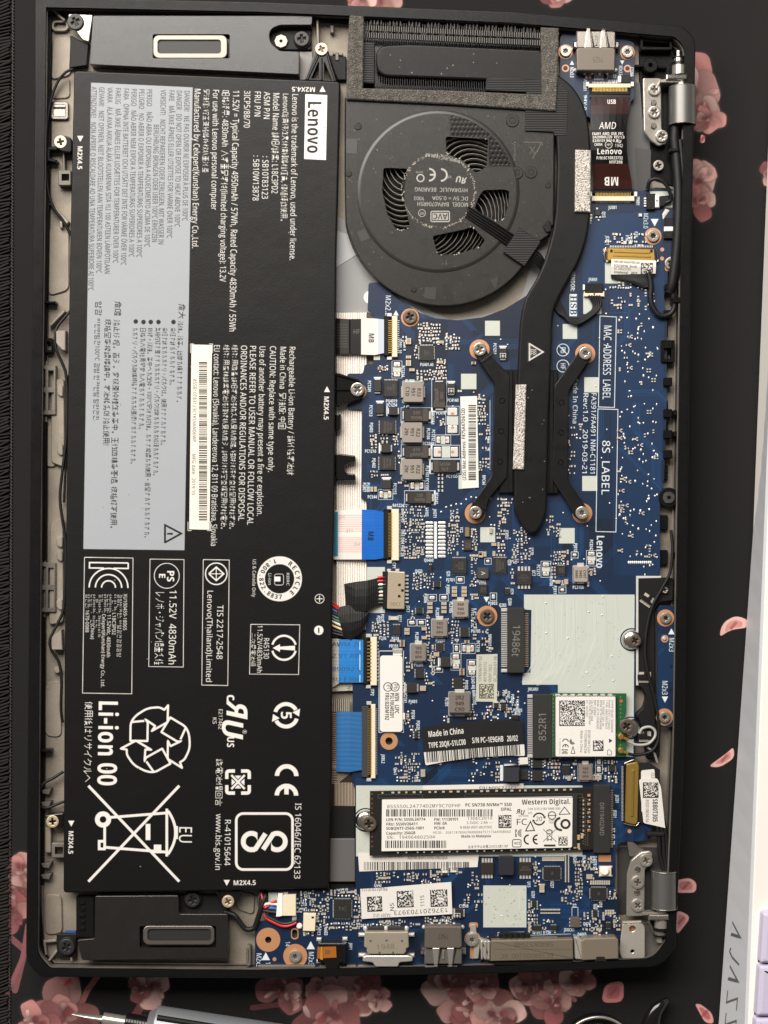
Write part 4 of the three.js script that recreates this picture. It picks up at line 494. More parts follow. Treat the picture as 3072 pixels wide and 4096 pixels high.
put(hs, 'spring_arm', plate(round(armL, 12), 12.7, 13.5, { bev: 0.25, seg: 2 }), mats.pipe);
put(hs, 'spring_arm', plate(round([[2310, 1414], [2330, 1382], [2364, 1392], [2366, 1428], [2275, 1562], [2272, 1920], [2346, 2030], [2350, 2062], [2326, 2080], [2300, 2070], [2262, 2000], [2210, 1922], [2218, 1542]], 12), 12.7, 13.5, { bev: 0.25, seg: 2 }), mats.pipe);
for (const [u, v] of [[2008, 1602], [2004, 1724], [2000, 1846], [2246, 1610], [2245, 1730], [2243, 1848]]) put(hs, 'dimple', cyl(u, v, 12.5, 13.45, 13.62, 0.1, 20, [circ(u, v, 9, 16)]), mats.blackGloss);
for (const p of [[[1922, 1446], [1972, 1410], [1978, 1418], [1928, 1456]], [[1892, 2006], [1948, 2032], [1944, 2042], [1888, 2016]]]) put(hs, 'arm_bend', plate(p, 13.4, 13.75, { bev: 0.15, seg: 2 }), mats.pipe);
// warning mark printed on the pipe
const WA = new Art(2100, 1350, 2190, 1460, 2, '#1c1b1a'); WA.poly([[2118, 1375], [2172, 1408], [2118, 1440], [2118, 1372]], null, '#bdb9b2', 6); for (const o of [-8, 0, 8]) { WA.poly([[2126, 1408 + o], [2131, 1405 + o], [2136, 1411 + o], [2141, 1406 + o], [2146, 1409 + o]], null, '#bdb9b2', 2.4); } WA.poly([[2124, 1394], [2124, 1422]], null, '#bdb9b2', 2.4);
put(hs, 'warning_mark', plate([[2110, 1366], [2180, 1408], [2110, 1450]], 13.98, 14.03, { art: WA, bev: 0 }), M([1, 1, 1], 0.55, 0, { map: WA.texture() }), null, 'white hot surface triangle printed on the pipe');
// fin stack: every fin a thin upright sheet, two beaded rows
{
  const L = [], L2 = [], bead = new THREE.CapsuleGeometry(3.8 * K, 18 * K, 3, 6); bead.rotateX(Math.PI / 2); const fin = new THREE.BoxGeometry(2.2 * K, 3.4 * mm, 72 * K);
  for (let u = 1460; u < 2166; u += 9.2) { const o = (u - 1460) * 0.045; L.push([u, 128 + o, 10.8, 0]); L2.push([u, 112 + o, 12.9, 0, 1, 1, 1], [u, 141 + o, 12.9, 0, 1, 1, 1]); }
  many(hs, 'fins', fin, M([0.07, 0.066, 0.062], 0.4, 0.6), L); many(hs, 'fin_beads', bead, M([0.075, 0.069, 0.062], 0.4, 0.4), L2);
  put(hs, 'fin_base', plate([[1440, 70], [2200, 105], [2200, 400], [1440, 360]], 8.4, 9, { bev: 0.1 }), mats.blackGloss);
  const L3 = []; for (let u = 1500; u < 2000; u += 9.2) L3.push([u, 330 + (u - 1500) * 0.03, 11]); many(hs, 'fins_below', new THREE.BoxGeometry(2.2 * K, 3.6 * mm, 40 * K), mats.satin, L3);
  put(hs, 'tape_patch', plate([[1452, 166], [1500, 170], [1498, 334], [1448, 332]], 12.6, 13.5, { bev: 0.25 }), mats.clothTape); put(hs, 'tape_patch', plate([[1946, 308], [2170, 318], [2170, 370], [1940, 362]], 12.8, 14.1, { bev: 0.2 }), mats.clothTape);
  put(hs, 'tape_patch', plate([[2106, 316], [2222, 322], [2272, 362], [2266, 540], [2218, 542], [2214, 528], [2100, 522]], 14.05, 14.2, { bev: 0.06 }), mats.clothTape);
  put(hs, 'foam_frame', plate([[1398, 58], [1456, 58], [1452, 352], [1800, 362], [2168, 378], [2164, 108], [2236, 112], [2232, 300], [2224, 444], [1800, 416], [1385, 396], [1390, 200]], 12.2, 15, { bev: 0.35 }), mats.foam, null, 'rough grey foam frame round the fins');
  put(hs, 'foam_strip', plate([[2302, 598], [2364, 600], [2362, 848], [2300, 846]], 14.0, 15.2, { bev: 0.3 }), mats.foamLight, null, 'short pale foam strip'); put(hs, 'foam_strip', plate([[2064, 1538], [2106, 1538], [2096, 1878], [2052, 1876]], 14.0, 14.9, { bev: 0.3 }), mats.foamLight, null, 'long pale foam strip');
}
{ // lint and dust on the pipe
  const r = rng(18), L = []; for (let i = 0; i < 20; i++) { const t = r(); L.push(t < 0.5 ? [1520 + r() * 620, 195 + r() * 105, 14.03, r() * 3, 0.5 + r() * 0.5, 0.3, 0.5 + r()] : [2080 + r() * 100, 1500 + r() * 540, 14.03, r() * 3, 0.4 + r() * 0.5, 0.3, 0.5 + r()]); } many(hs, 'dust', new THREE.IcosahedronGeometry(2.4 * K, 0), M([0.34, 0.31, 0.27], 0.95), L);
}
screw(1918, 1397, 13.3, 27, 'steel', 'silver screw at the upper left arm of the heat sink', 'heat sink screws', 0.4); screw(1901, 2050, 13.3, 26, 'steel', 'silver screw at the lower left arm of the heat sink', 'heat sink screws', 0.8);
screw(2341, 1413, 13.3, 26, 'steel', 'silver screw at the upper right arm of the heat sink', 'heat sink screws', 0.2, true); screw(2327, 2051, 13.3, 26, 'steel', 'silver screw at the lower right arm of the heat sink', 'heat sink screws', 0.6, true);
// ---------------------------------------------------------------- speakers
function opening(t, o, i, h) { put(t, 'membrane_frame', plate(rrect(...o, 24), h - 1.4, h - 0.1, { bev: 0.3, seg: 2, holes: [rrect(...i, 16)] }), mats.frame); put(t, 'membrane', plate(rrect(...i, 16), h - 1.9, h - 0.7, { bev: 0.1 }), M([0.016, 0.015, 0.014], 0.5)); }
{
  const h = 13.6, t = thing('speaker', 'black speaker box in the upper left corner, above the battery', 'speaker', [800, 170, 8], 'laptop speakers');
  put(t, 'body', plate(round([[372, 62], [1250, 62], [1248, 100], [1120, 100], [1078, 118, 30], [1078, 170, 30], [1120, 204], [1198, 206], [1196, 298], [358, 258]], 9), 8.4, h, { bev: 0.2, seg: 2, holes: [rrect(608, 134, 922, 236, 10)] }), M([0.04, 0.04, 0.042], 0.42, 0, { roughnessMap: roughTex, bumpMap: grainTex, bumpScale: 0.00002 }));
  opening(t, [612, 140, 910, 234], [626, 154, 888, 218], h); put(t, 'back_well', box(604, 130, 926, 240, 8.4, 11, { bev: 0.1 }), mats.blackGloss);
  put(t, 'screw_tab', plate(round([[274, 54], [372, 58], [356, 168], [330, 160], [300, 120], [272, 112]], 6), 11.4, 12.6, { bev: 0.25, seg: 2 }), mats.steelDark, null, 'grey metal corner tab'); put(t, 'side_step', plate([[282, 140], [318, 160], [356, 172], [348, 262], [276, 272]], 8.4, 11, { bev: 0.3 }), mats.black);
  put(t, 'screw_tab', box(1078, 106, 1246, 200, 8.4, 10.4, { bev: 0.3 }), mats.black); put(t, 'rubber_ring', cyl(1210, 160, 36, 10.4, 11, 0.3, 28, [circ(1210, 160, 22, 20)]), mats.rubber);
  put(t, 'brass_nut', cyl(1124, 164, 29, 10.4, 11.2, 0.25, 8, [circ(1124, 164, 10, 16)]), M([0.35, 0.30, 0.24], 0.4, 0.8)); put(t, 'lower_tab', box(1198, 206, 1250, 320, 8.3, 9.6), M([0.2, 0.19, 0.18], 0.5));
}
screw(303, 90, 12.6, 33, 'black', 'dark screw on the grey corner tab of the upper speaker', 'speaker screws', 0.5); screw(1208, 158, 11, 31, 'black', 'dark screw beside the nut right of the upper speaker', 'speaker screws', 0.1);
{
  const h = 13.4, t = thing('speaker', 'dull black speaker box in the lower left corner, below the battery', 'speaker', [610, 3710, 8], 'laptop speakers');
  put(t, 'body', plate(round([[380, 3584], [714, 3582], [716, 3656], [912, 3656], [914, 3834], [328, 3842], [308, 3760], [378, 3754]], 9), 8.4, h, { bev: 0.2, seg: 2, holes: [rrect(556, 3701, 867, 3793, 9, 3)] }), M([0.014, 0.012, 0.011], 0.5, 0, { roughnessMap: roughTex, bumpMap: grainTex, bumpScale: 0.00002 }));
  put(t, 'side_step', box(304, 3588, 378, 3752, 8.4, 11.8, { bev: 0.4 }), mats.blackGloss); for (let i = 0; i < 5; i++) put(t, 'relief_rib', box(316 + (i % 2) * 8, 3604 + i * 26, 340, 3618 + i * 26, 11.8, 12.2), mats.blackGloss);
  opening(t, [572, 3702, 858, 3780], [586, 3712, 848, 3766], h); put(t, 'back_well', box(552, 3696, 872, 3798, 8.4, 11, { bev: 0.1 }), mats.blackGloss);
  put(t, 'screw_tab', box(716, 3580, 910, 3652, 8.4, 9.8, { bev: 0.3 }), mats.black); put(t, 'screw_tab', box(226, 3736, 306, 3832, 8.4, 10.6, { bev: 0.3 }), mats.black); for (const [u, v, hh] of [[771, 3598, 9.8], [268, 3786, 10.6]]) put(t, 'rubber_ring', cyl(u, v, 38, hh, hh + 0.8, 0.3, 28, [circ(u, v, 22, 20)]), mats.rubber);
  put(t, 'blue_tab', box(260, 3722, 304, 3736, 8.4, 9.2), M([0.02, 0.06, 0.2], 0.5));
}
screw(771, 3598, 10.6, 30, 'black', 'black screw between battery and lower speaker', 'speaker screws', 0.3); screw(268, 3786, 11.4, 33, 'black', 'large black screw at the left end of the lower speaker', 'speaker screws', 0.5);
// ---------------------------------------------------------------- circuit boards
const HP_ = 11;                                                     // top of the main board, mm
const pcbTex = PB.halves.map((h) => h.texture()), prtTex = PT.halves.map((h) => h.texture());
function printed(texs, rough, metal, x = {}) { const l = texs.map((map) => M([1, 1, 1], rough, metal, { map, ...x })); HALF.set(l[0], l); return l[0]; }
const mPcb = printed(pcbTex, 0.4, 0), mPrint = printed(prtTex, 0.5, 0), mPaper = printed(prtTex, 0.55, 0), mGloss = printed(prtTex, 0.28, 0), mMetalPrint = printed(prtTex, 0.42, 0.4);
const mb = thing('motherboard', 'dark blue main circuit board filled with chips between battery and hinges', 'circuit board', [2020, 2300, 10]);
const holesMB = [circ(1556, 2964, 14, 20), circ(1073, 3759, 12, 16), rrect(1168, 3718, 1190, 3752, 10)];
const mbOut = [[1474, 1132, 8], [1512, 1129], [1539, 1142], [1590, 1197], [1683, 1252], [1742, 1273], [1830, 1281], [1932, 1269], [2020, 1235], [2110, 1180], [2200, 1080], [2270, 950], [2330, 840], [2338, 758], [2535, 757], [2560, 764], [2625, 750], [2692, 754], [2690, 1060], [2672, 1075], [2668, 1150], [2655, 1180], [2668, 1290], [2666, 1650], [2656, 1920], [2640, 2000], [2640, 2300], [2545, 2304], [2540, 2800], [2540, 3080], [2612, 3090], [2606, 3350], [2580, 3362], [2480, 3370], [2462, 3400], [2462, 3480], [2458, 3560], [2474, 3590], [2474, 3690], [2488, 3700], [2488, 3760], [1940, 3800], [1920, 3860], [1020, 3866], [1020, 3700], [1036, 3686], [1072, 3684], [1074, 3562], [1316, 3560], [1424, 3552], [1423, 3162], [1409, 3130], [1411, 2735], [1463, 2735], [1463, 2537], [1466, 2452], [1468, 2265], [1470, 2020], [1466, 2004], [1444, 1995], [1448, 1638], [1392, 1636], [1386, 1505], [1394, 1494], [1451, 1494], [1459, 1459], [1495, 1454], [1495, 1256], [1470, 1243]];
function cutAt(pts, v0, up) { const o = []; pts.forEach((p, i) => { const q = pts[(i + 1) % pts.length], a = up ? p[1] <= v0 : p[1] >= v0, b = up ? q[1] <= v0 : q[1] >= v0; if (a) o.push([p[0], p[1]]); if (a !== b) { const t = (v0 - p[1]) / (q[1] - p[1]); o.push([p[0] + (q[0] - p[0]) * t, v0]); } }); return o; }
for (const up of [true, false]) put(mb, 'board', plate(cutAt(round(mbOut, 6, 2), 2002, up), 10.1, HP_, { art: PB, bev: 0, holes: up ? [] : holesMB }), mPcb);
const ub = thing('usb_board', 'small blue circuit board with a usb socket in the upper right corner', 'circuit board', [2390, 300, 10]);
put(ub, 'board', plate(round([[2252, 130], [2300, 128], [2300, 118], [2470, 122], [2470, 140], [2506, 144], [2512, 160], [2538, 172], [2538, 392], [2522, 408], [2522, 420], [2510, 470], [2352, 470], [2310, 420], [2240, 320], [2240, 150]], 8), 10.1, HP_, { art: PB, bev: 0.06 }), mPcb);
const ab = thing('side_board', 'narrow blue circuit board with two ringed screws at the right edge of the case', 'circuit board', [2665, 2660, 11]);
put(ab, 'board', plate(round([[2640, 2421], [2696, 2423], [2712, 2450], [2706, 2640], [2703, 2882], [2690, 2908], [2648, 2908], [2628, 2880], [2630, 2640], [2628, 2440]], 6), 11.6, 12.4, { art: PB, bev: 0.06 }), mPcb);
const brk = thing('plastic_bracket', 'black plastic cable bracket between the white pad and the narrow blue board', 'bracket', [2590, 2650, 8]);
put(brk, 'plate', plate(round([[2552, 2308], [2696, 2312], [2694, 2404], [2640, 2412], [2622, 2440], [2624, 2900], [2640, 2930], [2640, 3030], [2588, 3040], [2560, 2880], [2540, 2862], [2574, 2830], [2584, 2790], [2570, 2756], [2544, 2742], [2552, 2600]], 12), 8.4, 11.4, { bev: 0.4 }), mats.black);
put(brk, 'rim', plate([[2545, 2304], [2645, 2304], [2645, 2312], [2554, 2314], [2554, 2742], [2545, 2742]], 10.8, 11.5, { bev: 0.1 }), M([0.5, 0.5, 0.48], 0.5));
for (const [u, v, d] of [[2590, 2400, 35], [2580, 2708, 0], [2580, 2945, 0]]) { put(brk, 'clip_hole', plate(rot([[u - 24, v - 20], [u + 24, v - 20], [u + 24, v + 22], [u - 24, v + 22]], u, v, d), 11.35, 11.46, { bev: 0 }), M([0.42, 0.38, 0.32], 0.5)); put(brk, 'clip', plate(rot([[u - 28, v - 8], [u - 2, v - 10], [u - 2, v - 24], [u + 8, v - 24], [u + 8, v - 2], [u + 26, v + 2], [u + 26, v + 10], [u - 28, v + 10]], u, v, d), 11.3, 12.6, { bev: 0.2 }), mats.black); }

// ---- part builders: each paints its own top print and adds its solid
const leadGeo = new THREE.BoxGeometry(1, 1, 1);
function leads(parent, list, m = mats.solder, name = 'leads') {       // list of [u0, v0, u1, v1, h0, h1]
  put(parent, name, mergeGeometries(list.map(([a, b, c, d, e, f]) => { const g = leadGeo.clone(); const k = sc(f); g.scale(Math.abs(c - a) * k, (f - e) * mm, Math.abs(d - b) * k); g.translate(((a + c) / 2 - CU) * k, (e + f) / 2 * mm, ((b + d) / 2 - CV) * k); return g; })), m, 'stuff');
}
function chip(par, u, v, w, h, { z = 0.9, col = '#201f1e', txt = [], deg = 90, tcol = '#6d675e', size = 11, legs = '', mat = mPrint, r = 2, base = HP_, name = 'chip', legm } = {}) {
  PT.rect(u - w / 2 - 4, v - h / 2 - 4, u + w / 2 + 4, v + h / 2 + 4, col);
  const n = txt.length, w_ = name === 'inductor' ? 'bold' : ''; txt.forEach((s, i) => { const o = (i - (n - 1) / 2) * size * 1.12, d = deg * Math.PI / 180; PT.text(s, u - Math.sin(d) * o, v + Math.cos(d) * o, { size, deg, col: tcol, mid: true, w: w_ }); });
  const o = put(par, name, plate(r > 3 ? rrect(u - w / 2, v - h / 2, u + w / 2, v + h / 2, r, 3) : R4(u - w / 2, v - h / 2, u + w / 2, v + h / 2), base, base + z, { art: PT, bev: 0.12 }), mat);
  const L = [], hh = base + 0.25;
  if (legs.includes('v')) for (let x = u - w / 2 + 5; x < u + w / 2 - 2; x += 6) L.push([x - 1.6, v - h / 2 - 4, x + 1.6, v - h / 2, base, hh], [x - 1.6, v + h / 2, x + 1.6, v + h / 2 + 4, base, hh]);
  if (legs.includes('h')) for (let x = v - h / 2 + 5; x < v + h / 2 - 2; x += 6) L.push([u - w / 2 - 4, x - 1.6, u - w / 2, x + 1.6, base, hh], [u + w / 2, x - 1.6, u + w / 2 + 4, x + 1.6, base, hh]);
  if (legs.includes('S')) for (let i = 0; i < 4; i++) { const x = u - w / 2 + w * (0.16 + i * 0.225); L.push([x - 4, v - h / 2 - 17, x + 4, v - h / 2 + 1, base, base + 0.5], [x - 4, v + h / 2 - 1, x + 4, v + h / 2 + 16, base, base + 0.5]); }
  if (legs.includes('P')) { const k = Math.max(3, Math.round(h / 14)); for (let i = 0; i < k; i++) { const y = v - h / 2 + h * (i + 0.5) / k; L.push([u - w / 2 - 5, y - 3, u - w / 2 + 1, y + 3, base, base + 0.45], [u + w / 2 - 1, y - 3, u + w / 2 + 5, y + 3, base, base + 0.45]); } }
  if (L.length) leads(o, L, legm); return o;
}
function inductor(u, v, w, h, txt, deg, dir, col = '#8b837b', z = 2.3) {
  const o = chip(mb, u, v, w, h, { z, col, txt, deg, tcol: '#2c211a', size: Math.min(w, h) * 0.26, r: 6, name: 'inductor' });
  if (dir === 'h') { put(o, 'terminal', box(u - w / 2 - 9, v - h * 0.28, u - w / 2 + 3, v + h * 0.28, HP_, HP_ + 1.1, { bev: 0.12 }), mats.nickel); put(o, 'terminal', box(u + w / 2 - 3, v - h * 0.28, u + w / 2 + 8, v + h * 0.28, HP_, HP_ + 1.1, { bev: 0.12 }), mats.nickel); }
  else { put(o, 'terminal', box(u - w * 0.24, v - h / 2 - 14, u + w * 0.24, v - h / 2 + 2, HP_, HP_ + 1, { bev: 0.15 }), mats.solder); put(o, 'terminal', box(u - w * 0.24, v + h / 2 - 2, u + w * 0.24, v + h / 2 + 7, HP_, HP_ + 1, { bev: 0.15 }), mats.solder); }
  PB.poly(rrect(u - w / 2 - 5, v - h / 2 - 6, u + w / 2 + 3, v + h / 2 + 6, 6), '#8b9090');
}
function tantal(u, v, w, h, txt, deg, band = 1) {
  const vert = h > w, o = chip(mb, u, v, w, h, { z: 1.5, col: '#26201c', txt, deg, tcol: '#6e675e', size: Math.min(w, h) * 0.36, name: 'capacitor' });
  if (vert) PT.rect(u - w / 2, band > 0 ? v + h * 0.27 : v - h / 2, u + w / 2, band > 0 ? v + h / 2 : v - h * 0.27, '#40382f'); else PT.rect(band > 0 ? u + w * 0.27 : u - w / 2, v - h / 2, band > 0 ? u + w / 2 : u - w * 0.27, v + h / 2, '#40382f');
  for (const s of [-1, 1]) put(o, 'terminal', vert ? box(u - w * 0.33, v + s * h / 2 - 4 + s * 4, u + w * 0.33, v + s * h / 2 + 4 + s * 6, HP_, HP_ + 0.8, { bev: 0.15 }) : box(u + s * w / 2 - 4 + s * 4, v - h * 0.33, u + s * w / 2 + 4 + s * 6, v + h * 0.33, HP_, HP_ + 0.8, { bev: 0.15 }), mats.solder);
  if (vert) { PB.frame(u - w / 2 - 6, v - h / 2 - 14, u + w / 2 + 6, v + h / 2 + 18, SK, 2); PB.rect(u - w / 2 - 5, v + h / 2 + 12, u + w / 2 + 5, v + h / 2 + 18, SK); } else { PB.frame(u - w / 2 - 14, v - h / 2 - 5, u + w / 2 + 16, v + h / 2 + 5, SK, 2); PB.rect(u + (band > 0 ? w / 2 + 10 : -w / 2 - 16), v - h / 2 - 5, u + (band > 0 ? w / 2 + 16 : -w / 2 - 10), v + h / 2 + 5, SK); }
}
function smallTant(u, v, w, h, vert) { const o = chip(mb, u, v, w, h, { z: 1.5, col: '#232120', name: 'capacitor' }); for (const s of [-1, 1]) put(o, 'terminal', vert ? box(u - w * 0.4, v + s * (h / 2 + 4) - 4, u + w * 0.4, v + s * (h / 2 + 4) + 4, HP_, HP_ + 0.8, { bev: 0.12 }) : box(u + s * (w / 2 + 3) - 4, v - h * 0.4, u + s * (w / 2 + 3) + 4, v + h * 0.4, HP_, HP_ + 0.8, { bev: 0.12 }), mats.tin); if (!vert) PB.rect(u - w / 2 - 11, v - h / 2 - 4, u - w / 2 - 5, v + h / 2 + 4, SK); else PB.rect(u - w / 2, v - h / 2 - 12, u + w / 2, v - h / 2 - 6, SK); }
function padPair(u, v, w, h) {                                       // two bare solder pads with a silk bar between
  const vert = h > w; if (vert) PB.rect(u - w / 2, v - h * 0.17, u + w / 2, v + h * 0.17, '#b9beb6'); else PB.rect(u - w * 0.17, v - h / 2, u + w * 0.17, v + h / 2, '#b9beb6');
  PB.frame(u - w / 2 - 4, v - h / 2 - 4, u + w / 2 + 4, v + h / 2 + 4, SK, 1.8);
  for (const s of [-1, 1]) {
    const q = vert ? [u - w / 2 + 3, v + s * h * 0.335 - h * 0.145, u + w / 2 - 3, v + s * h * 0.335 + h * 0.145] : [u + s * w * 0.335 - w * 0.145, v - h / 2 + 3, u + s * w * 0.335 + w * 0.145, v + h / 2 - 3];
    put(mb, 'solder_pad', plate(rrect(...q, 4, 3), HP_, HP_ + 0.42, { bev: 0.4, seg: 3 }), mats.solder);
    const cu = vert ? u : u + s * w * 0.26, cv = vert ? v + s * h * 0.26 : v; put(mb, 'copper_spot', plate(circ(cu, cv, Math.min(w, h) * 0.15, 14), HP_ + 0.3, HP_ + 0.46, { bev: 0.08 }), mats.copper);
  }
}
function whitePad(u0, v0, u1, v1) { PB.rect(u0, v0, u1, v1, '#b9bdb3'); PB.poly([[u0 + 8, v1 - 10], [u1 - 12, v0 + 8]], null, '#bfc3ba', 2.5); }
function jumper(u, v, w, h) { PB.rect(u - w / 2 - 6, v - h / 2 - 6, u + w / 2 + 6, v + h / 2 + 6, '#0a1a30'); PB.frame(u - w / 2 - 6, v - h / 2 - 6, u + w / 2 + 6, v + h / 2 + 6, SK, 2); put(mb, 'solder_pad', plate(rrect(u - w / 2, v - h / 2, u + w / 2, v + h / 2, 4, 3), HP_, HP_ + 0.5, { bev: 0.45, seg: 3 }), mats.solder); }
function mlcc(u, v, w, h, m = mats.tan, base = HP_, par = mb) {      // ceramic capacitor: body between two tinned ends
  const vert = h > w, o = put(par, 'capacitor', vert ? box(u - w / 2, v - h * 0.26, u + w / 2, v + h * 0.26, base, base + 0.75, { bev: 0.06 }) : box(u - w * 0.26, v - h / 2, u + w * 0.26, v + h / 2, base, base + 0.75, { bev: 0.06 }), m);
  for (const s of [-1, 1]) put(o, 'end_cap', vert ? box(u - w / 2, v + s * h * 0.38 - h * 0.12, u + w / 2, v + s * h * 0.38 + h * 0.12, base, base + 0.8, { bev: 0.1 }) : box(u + s * w * 0.38 - w * 0.12, v - h / 2, u + s * w * 0.38 + w * 0.12, v + h / 2, base, base + 0.8, { bev: 0.1 }), mats.tin);
}
function copperRing(par, u, v, R, r, h = HP_, holes = true) { put(par, 'copper_ring', plate(circ(u, v, R, 40), h, h + 0.07, { bev: 0, holes: holes ? [circ(u, v, r, 20)] : [] }), mats.copper); }
// flat cable socket: cream body, dark latch and a row of contacts; long side runs along v (or along u when flat)
function fpc(par, name, lab, a, b0, b1, dirs, n, base = HP_, latchM = mats.black) {  // dirs: [latch0, latch1, cream0, cream1] across; along from a0.. b
  const [l0, l1, c0, c1] = dirs, [s0, s1] = [b0, b1], F = a === 'v' ? (x0, y0, x1, y1, h0, h1, o) => box(x0, y0, x1, y1, h0, h1, o) : (x0, y0, x1, y1, h0, h1, o) => box(y0, x0, y1, x1, h0, h1, o);
  const t = new THREE.Group(); t.name = name; const q = org(par); ORG.set(t, q); t.userData.label = lab; par.add(t);
  put(t, 'housing', F(Math.min(c0, c1), s0, Math.max(c0, c1), s1, base, base + 1.25, { bev: 0.15 }), mats.cream);
  put(t, 'latch', F(Math.min(l0, l1), s0 + 6, Math.max(l0, l1), s1 - 6, base + 0.4, base + 1.2, { bev: 0.15 }), latchM);
  const mid0 = Math.max(Math.min(l0, l1), Math.min(c0, c1)) === Math.min(c0, c1) ? l1 : c1, mid1 = mid0 === l1 ? c0 : l0;
  put(t, 'floor_strip', F(Math.min(l0, c0), s0 + 2, Math.max(l1, c1), s1 - 2, base, base + 0.35, { bev: 0.02 }), mats.blackGloss);
  const L = [], S = [], x0 = Math.min(mid0, mid1) - 3, x1 = Math.max(mid0, mid1) + 4, out = c0 > l0 ? Math.max(c0, c1) : Math.min(c0, c1), od = c0 > l0 ? 7 : -7;
  for (let i = 0; i < n; i++) { const y = s0 + 14 + (s1 - s0 - 28) * (i + 0.5) / n, w = (s1 - s0 - 28) / n * 0.2; const e = a === 'v' ? [x0, y - w, x1, y + w] : [y - w, x0, y + w, x1]; L.push([...e, base + 0.5, base + 1.28]); const f = a === 'v' ? [out, y - w, out + od, y + w] : [y - w, out, y + w, out + od]; S.push([...f, base, base + 0.3]); }
  leads(t, L, mats.gold, 'contacts'); leads(t, S, mats.tin, 'solder_tails');
  for (const [e0, e1] of [[s0 - 12, s0 + 2], [s1 - 2, s1 + 12]]) put(t, 'end_tab', F(Math.min(l1, c0) - 8, e0, Math.min(l1, c0) + 12, e1, base, base + 0.6, { bev: 0.15 }), mats.solder);
  return t;
}
// ---- inductors and big capacitors
inductor(1653, 1568, 80, 80, ['R33', '951', 'C1D'], 94, 'h'); inductor(1649, 1729, 80, 82, ['R22', '951', '29†'.replace('†', 't')], 94, 'h'); inductor(1649, 1877, 80, 82, ['R22', '951', '29t'], 92, 'h');
inductor(1843, 2436, 60, 64, ['R68', '944', 'V2M'], 0, 'v'); inductor(1759, 2512, 60, 66, ['1R5', '951', '0P4'], 0, 'v', '#7c736b'); inductor(1674, 2611, 60, 66, ['1R5', '951', '0P4'], 0, 'v', '#766d66'); inductor(1839, 2815, 82, 88, ['2R2', '949', 'C9D'], 0, 'v', '#6f665f'); inductor(2323, 2297, 56, 62, ['CV07', '9445', '9440'], 90, 'v', '#968d83'); inductor(2342, 3090, 54, 62, ['1R5', '951', '0P4'], 0, 'v', '#756c64');
chip(mb, 2047, 3094, 64, 68, { z: 2.6, col: '#33343a', mat: mGloss, r: 8, name: 'inductor' }); chip(mb, 2025, 3464, 62, 72, { z: 2.6, col: '#2b2c33', mat: mGloss, r: 8, name: 'inductor' }); PB.rect(2000, 3060, 2012, 3124, SK);
tantal(1757, 1581, 48, 100, ['330', 'g905RJ'], 90); tantal(1666, 1661, 96, 50, ['330', '905RJ'], 0); tantal(1666, 1808, 94, 48, ['470', 'g905PJ'], 0); tantal(1780, 1866, 94, 48, ['470', '905PJ'], 180, -1); tantal(1679, 1991, 94, 46, ['330', '905RJ'], 0);
[[1510, 1543, 30, 46, 1], [1520, 1635, 32, 40, 1], [1573, 1644, 34, 32], [1544, 1793, 36, 34], [1546, 1938, 38, 34, 1], [1782, 2649, 38, 38], [1647, 2752, 40, 38], [1835, 3654, 34, 36], [1805, 1554, 32, 36, 1], [2012, 1414, 30, 38, 1], [2440, 412, 26, 30, 1]].forEach((p, i) => { if (i < 10) smallTant(...p); });
for (const [u, v] of [[1805, 1560], [2012, 1420], [1829, 3660]]) { PT.frame(u - 11, v - 6, u + 11, v + 13, '#c9c9c9', 2.4); PT.poly([[u - 7, v + 4], [u + 7, v + 4]], null, '#ddd', 2.4); PT.poly([[u, v - 3], [u, v + 10]], null, '#ddd', 2.4); }
padPair(1588, 1478, 32, 60); padPair(1810, 1682, 46, 106); padPair(1772, 1760, 54, 32); padPair(1784, 1808, 102, 46); padPair(1668, 1943, 54, 32); padPair(1542, 1978, 50, 32); padPair(1873, 2594, 48, 32); padPair(1824, 2647, 32, 60); padPair(1888, 2672, 32, 58); padPair(2184, 2277, 32, 56); padPair(2366, 2233, 32, 54);
[[1841, 2320, 20, 14], [1729, 2391, 22, 14], [1776, 2391, 22, 14], [1648, 2491, 22, 14], [1686, 2491, 22, 14], [1974, 2387, 14, 18], [1826, 2594, 14, 22], [2299, 2220, 16, 12], [2250, 2360, 16, 12], [1952, 2245, 14, 12], [2396, 3046, 16, 22], [2396, 3078, 16, 22], [1755, 2677, 20, 12]].forEach((p) => jumper(...p));
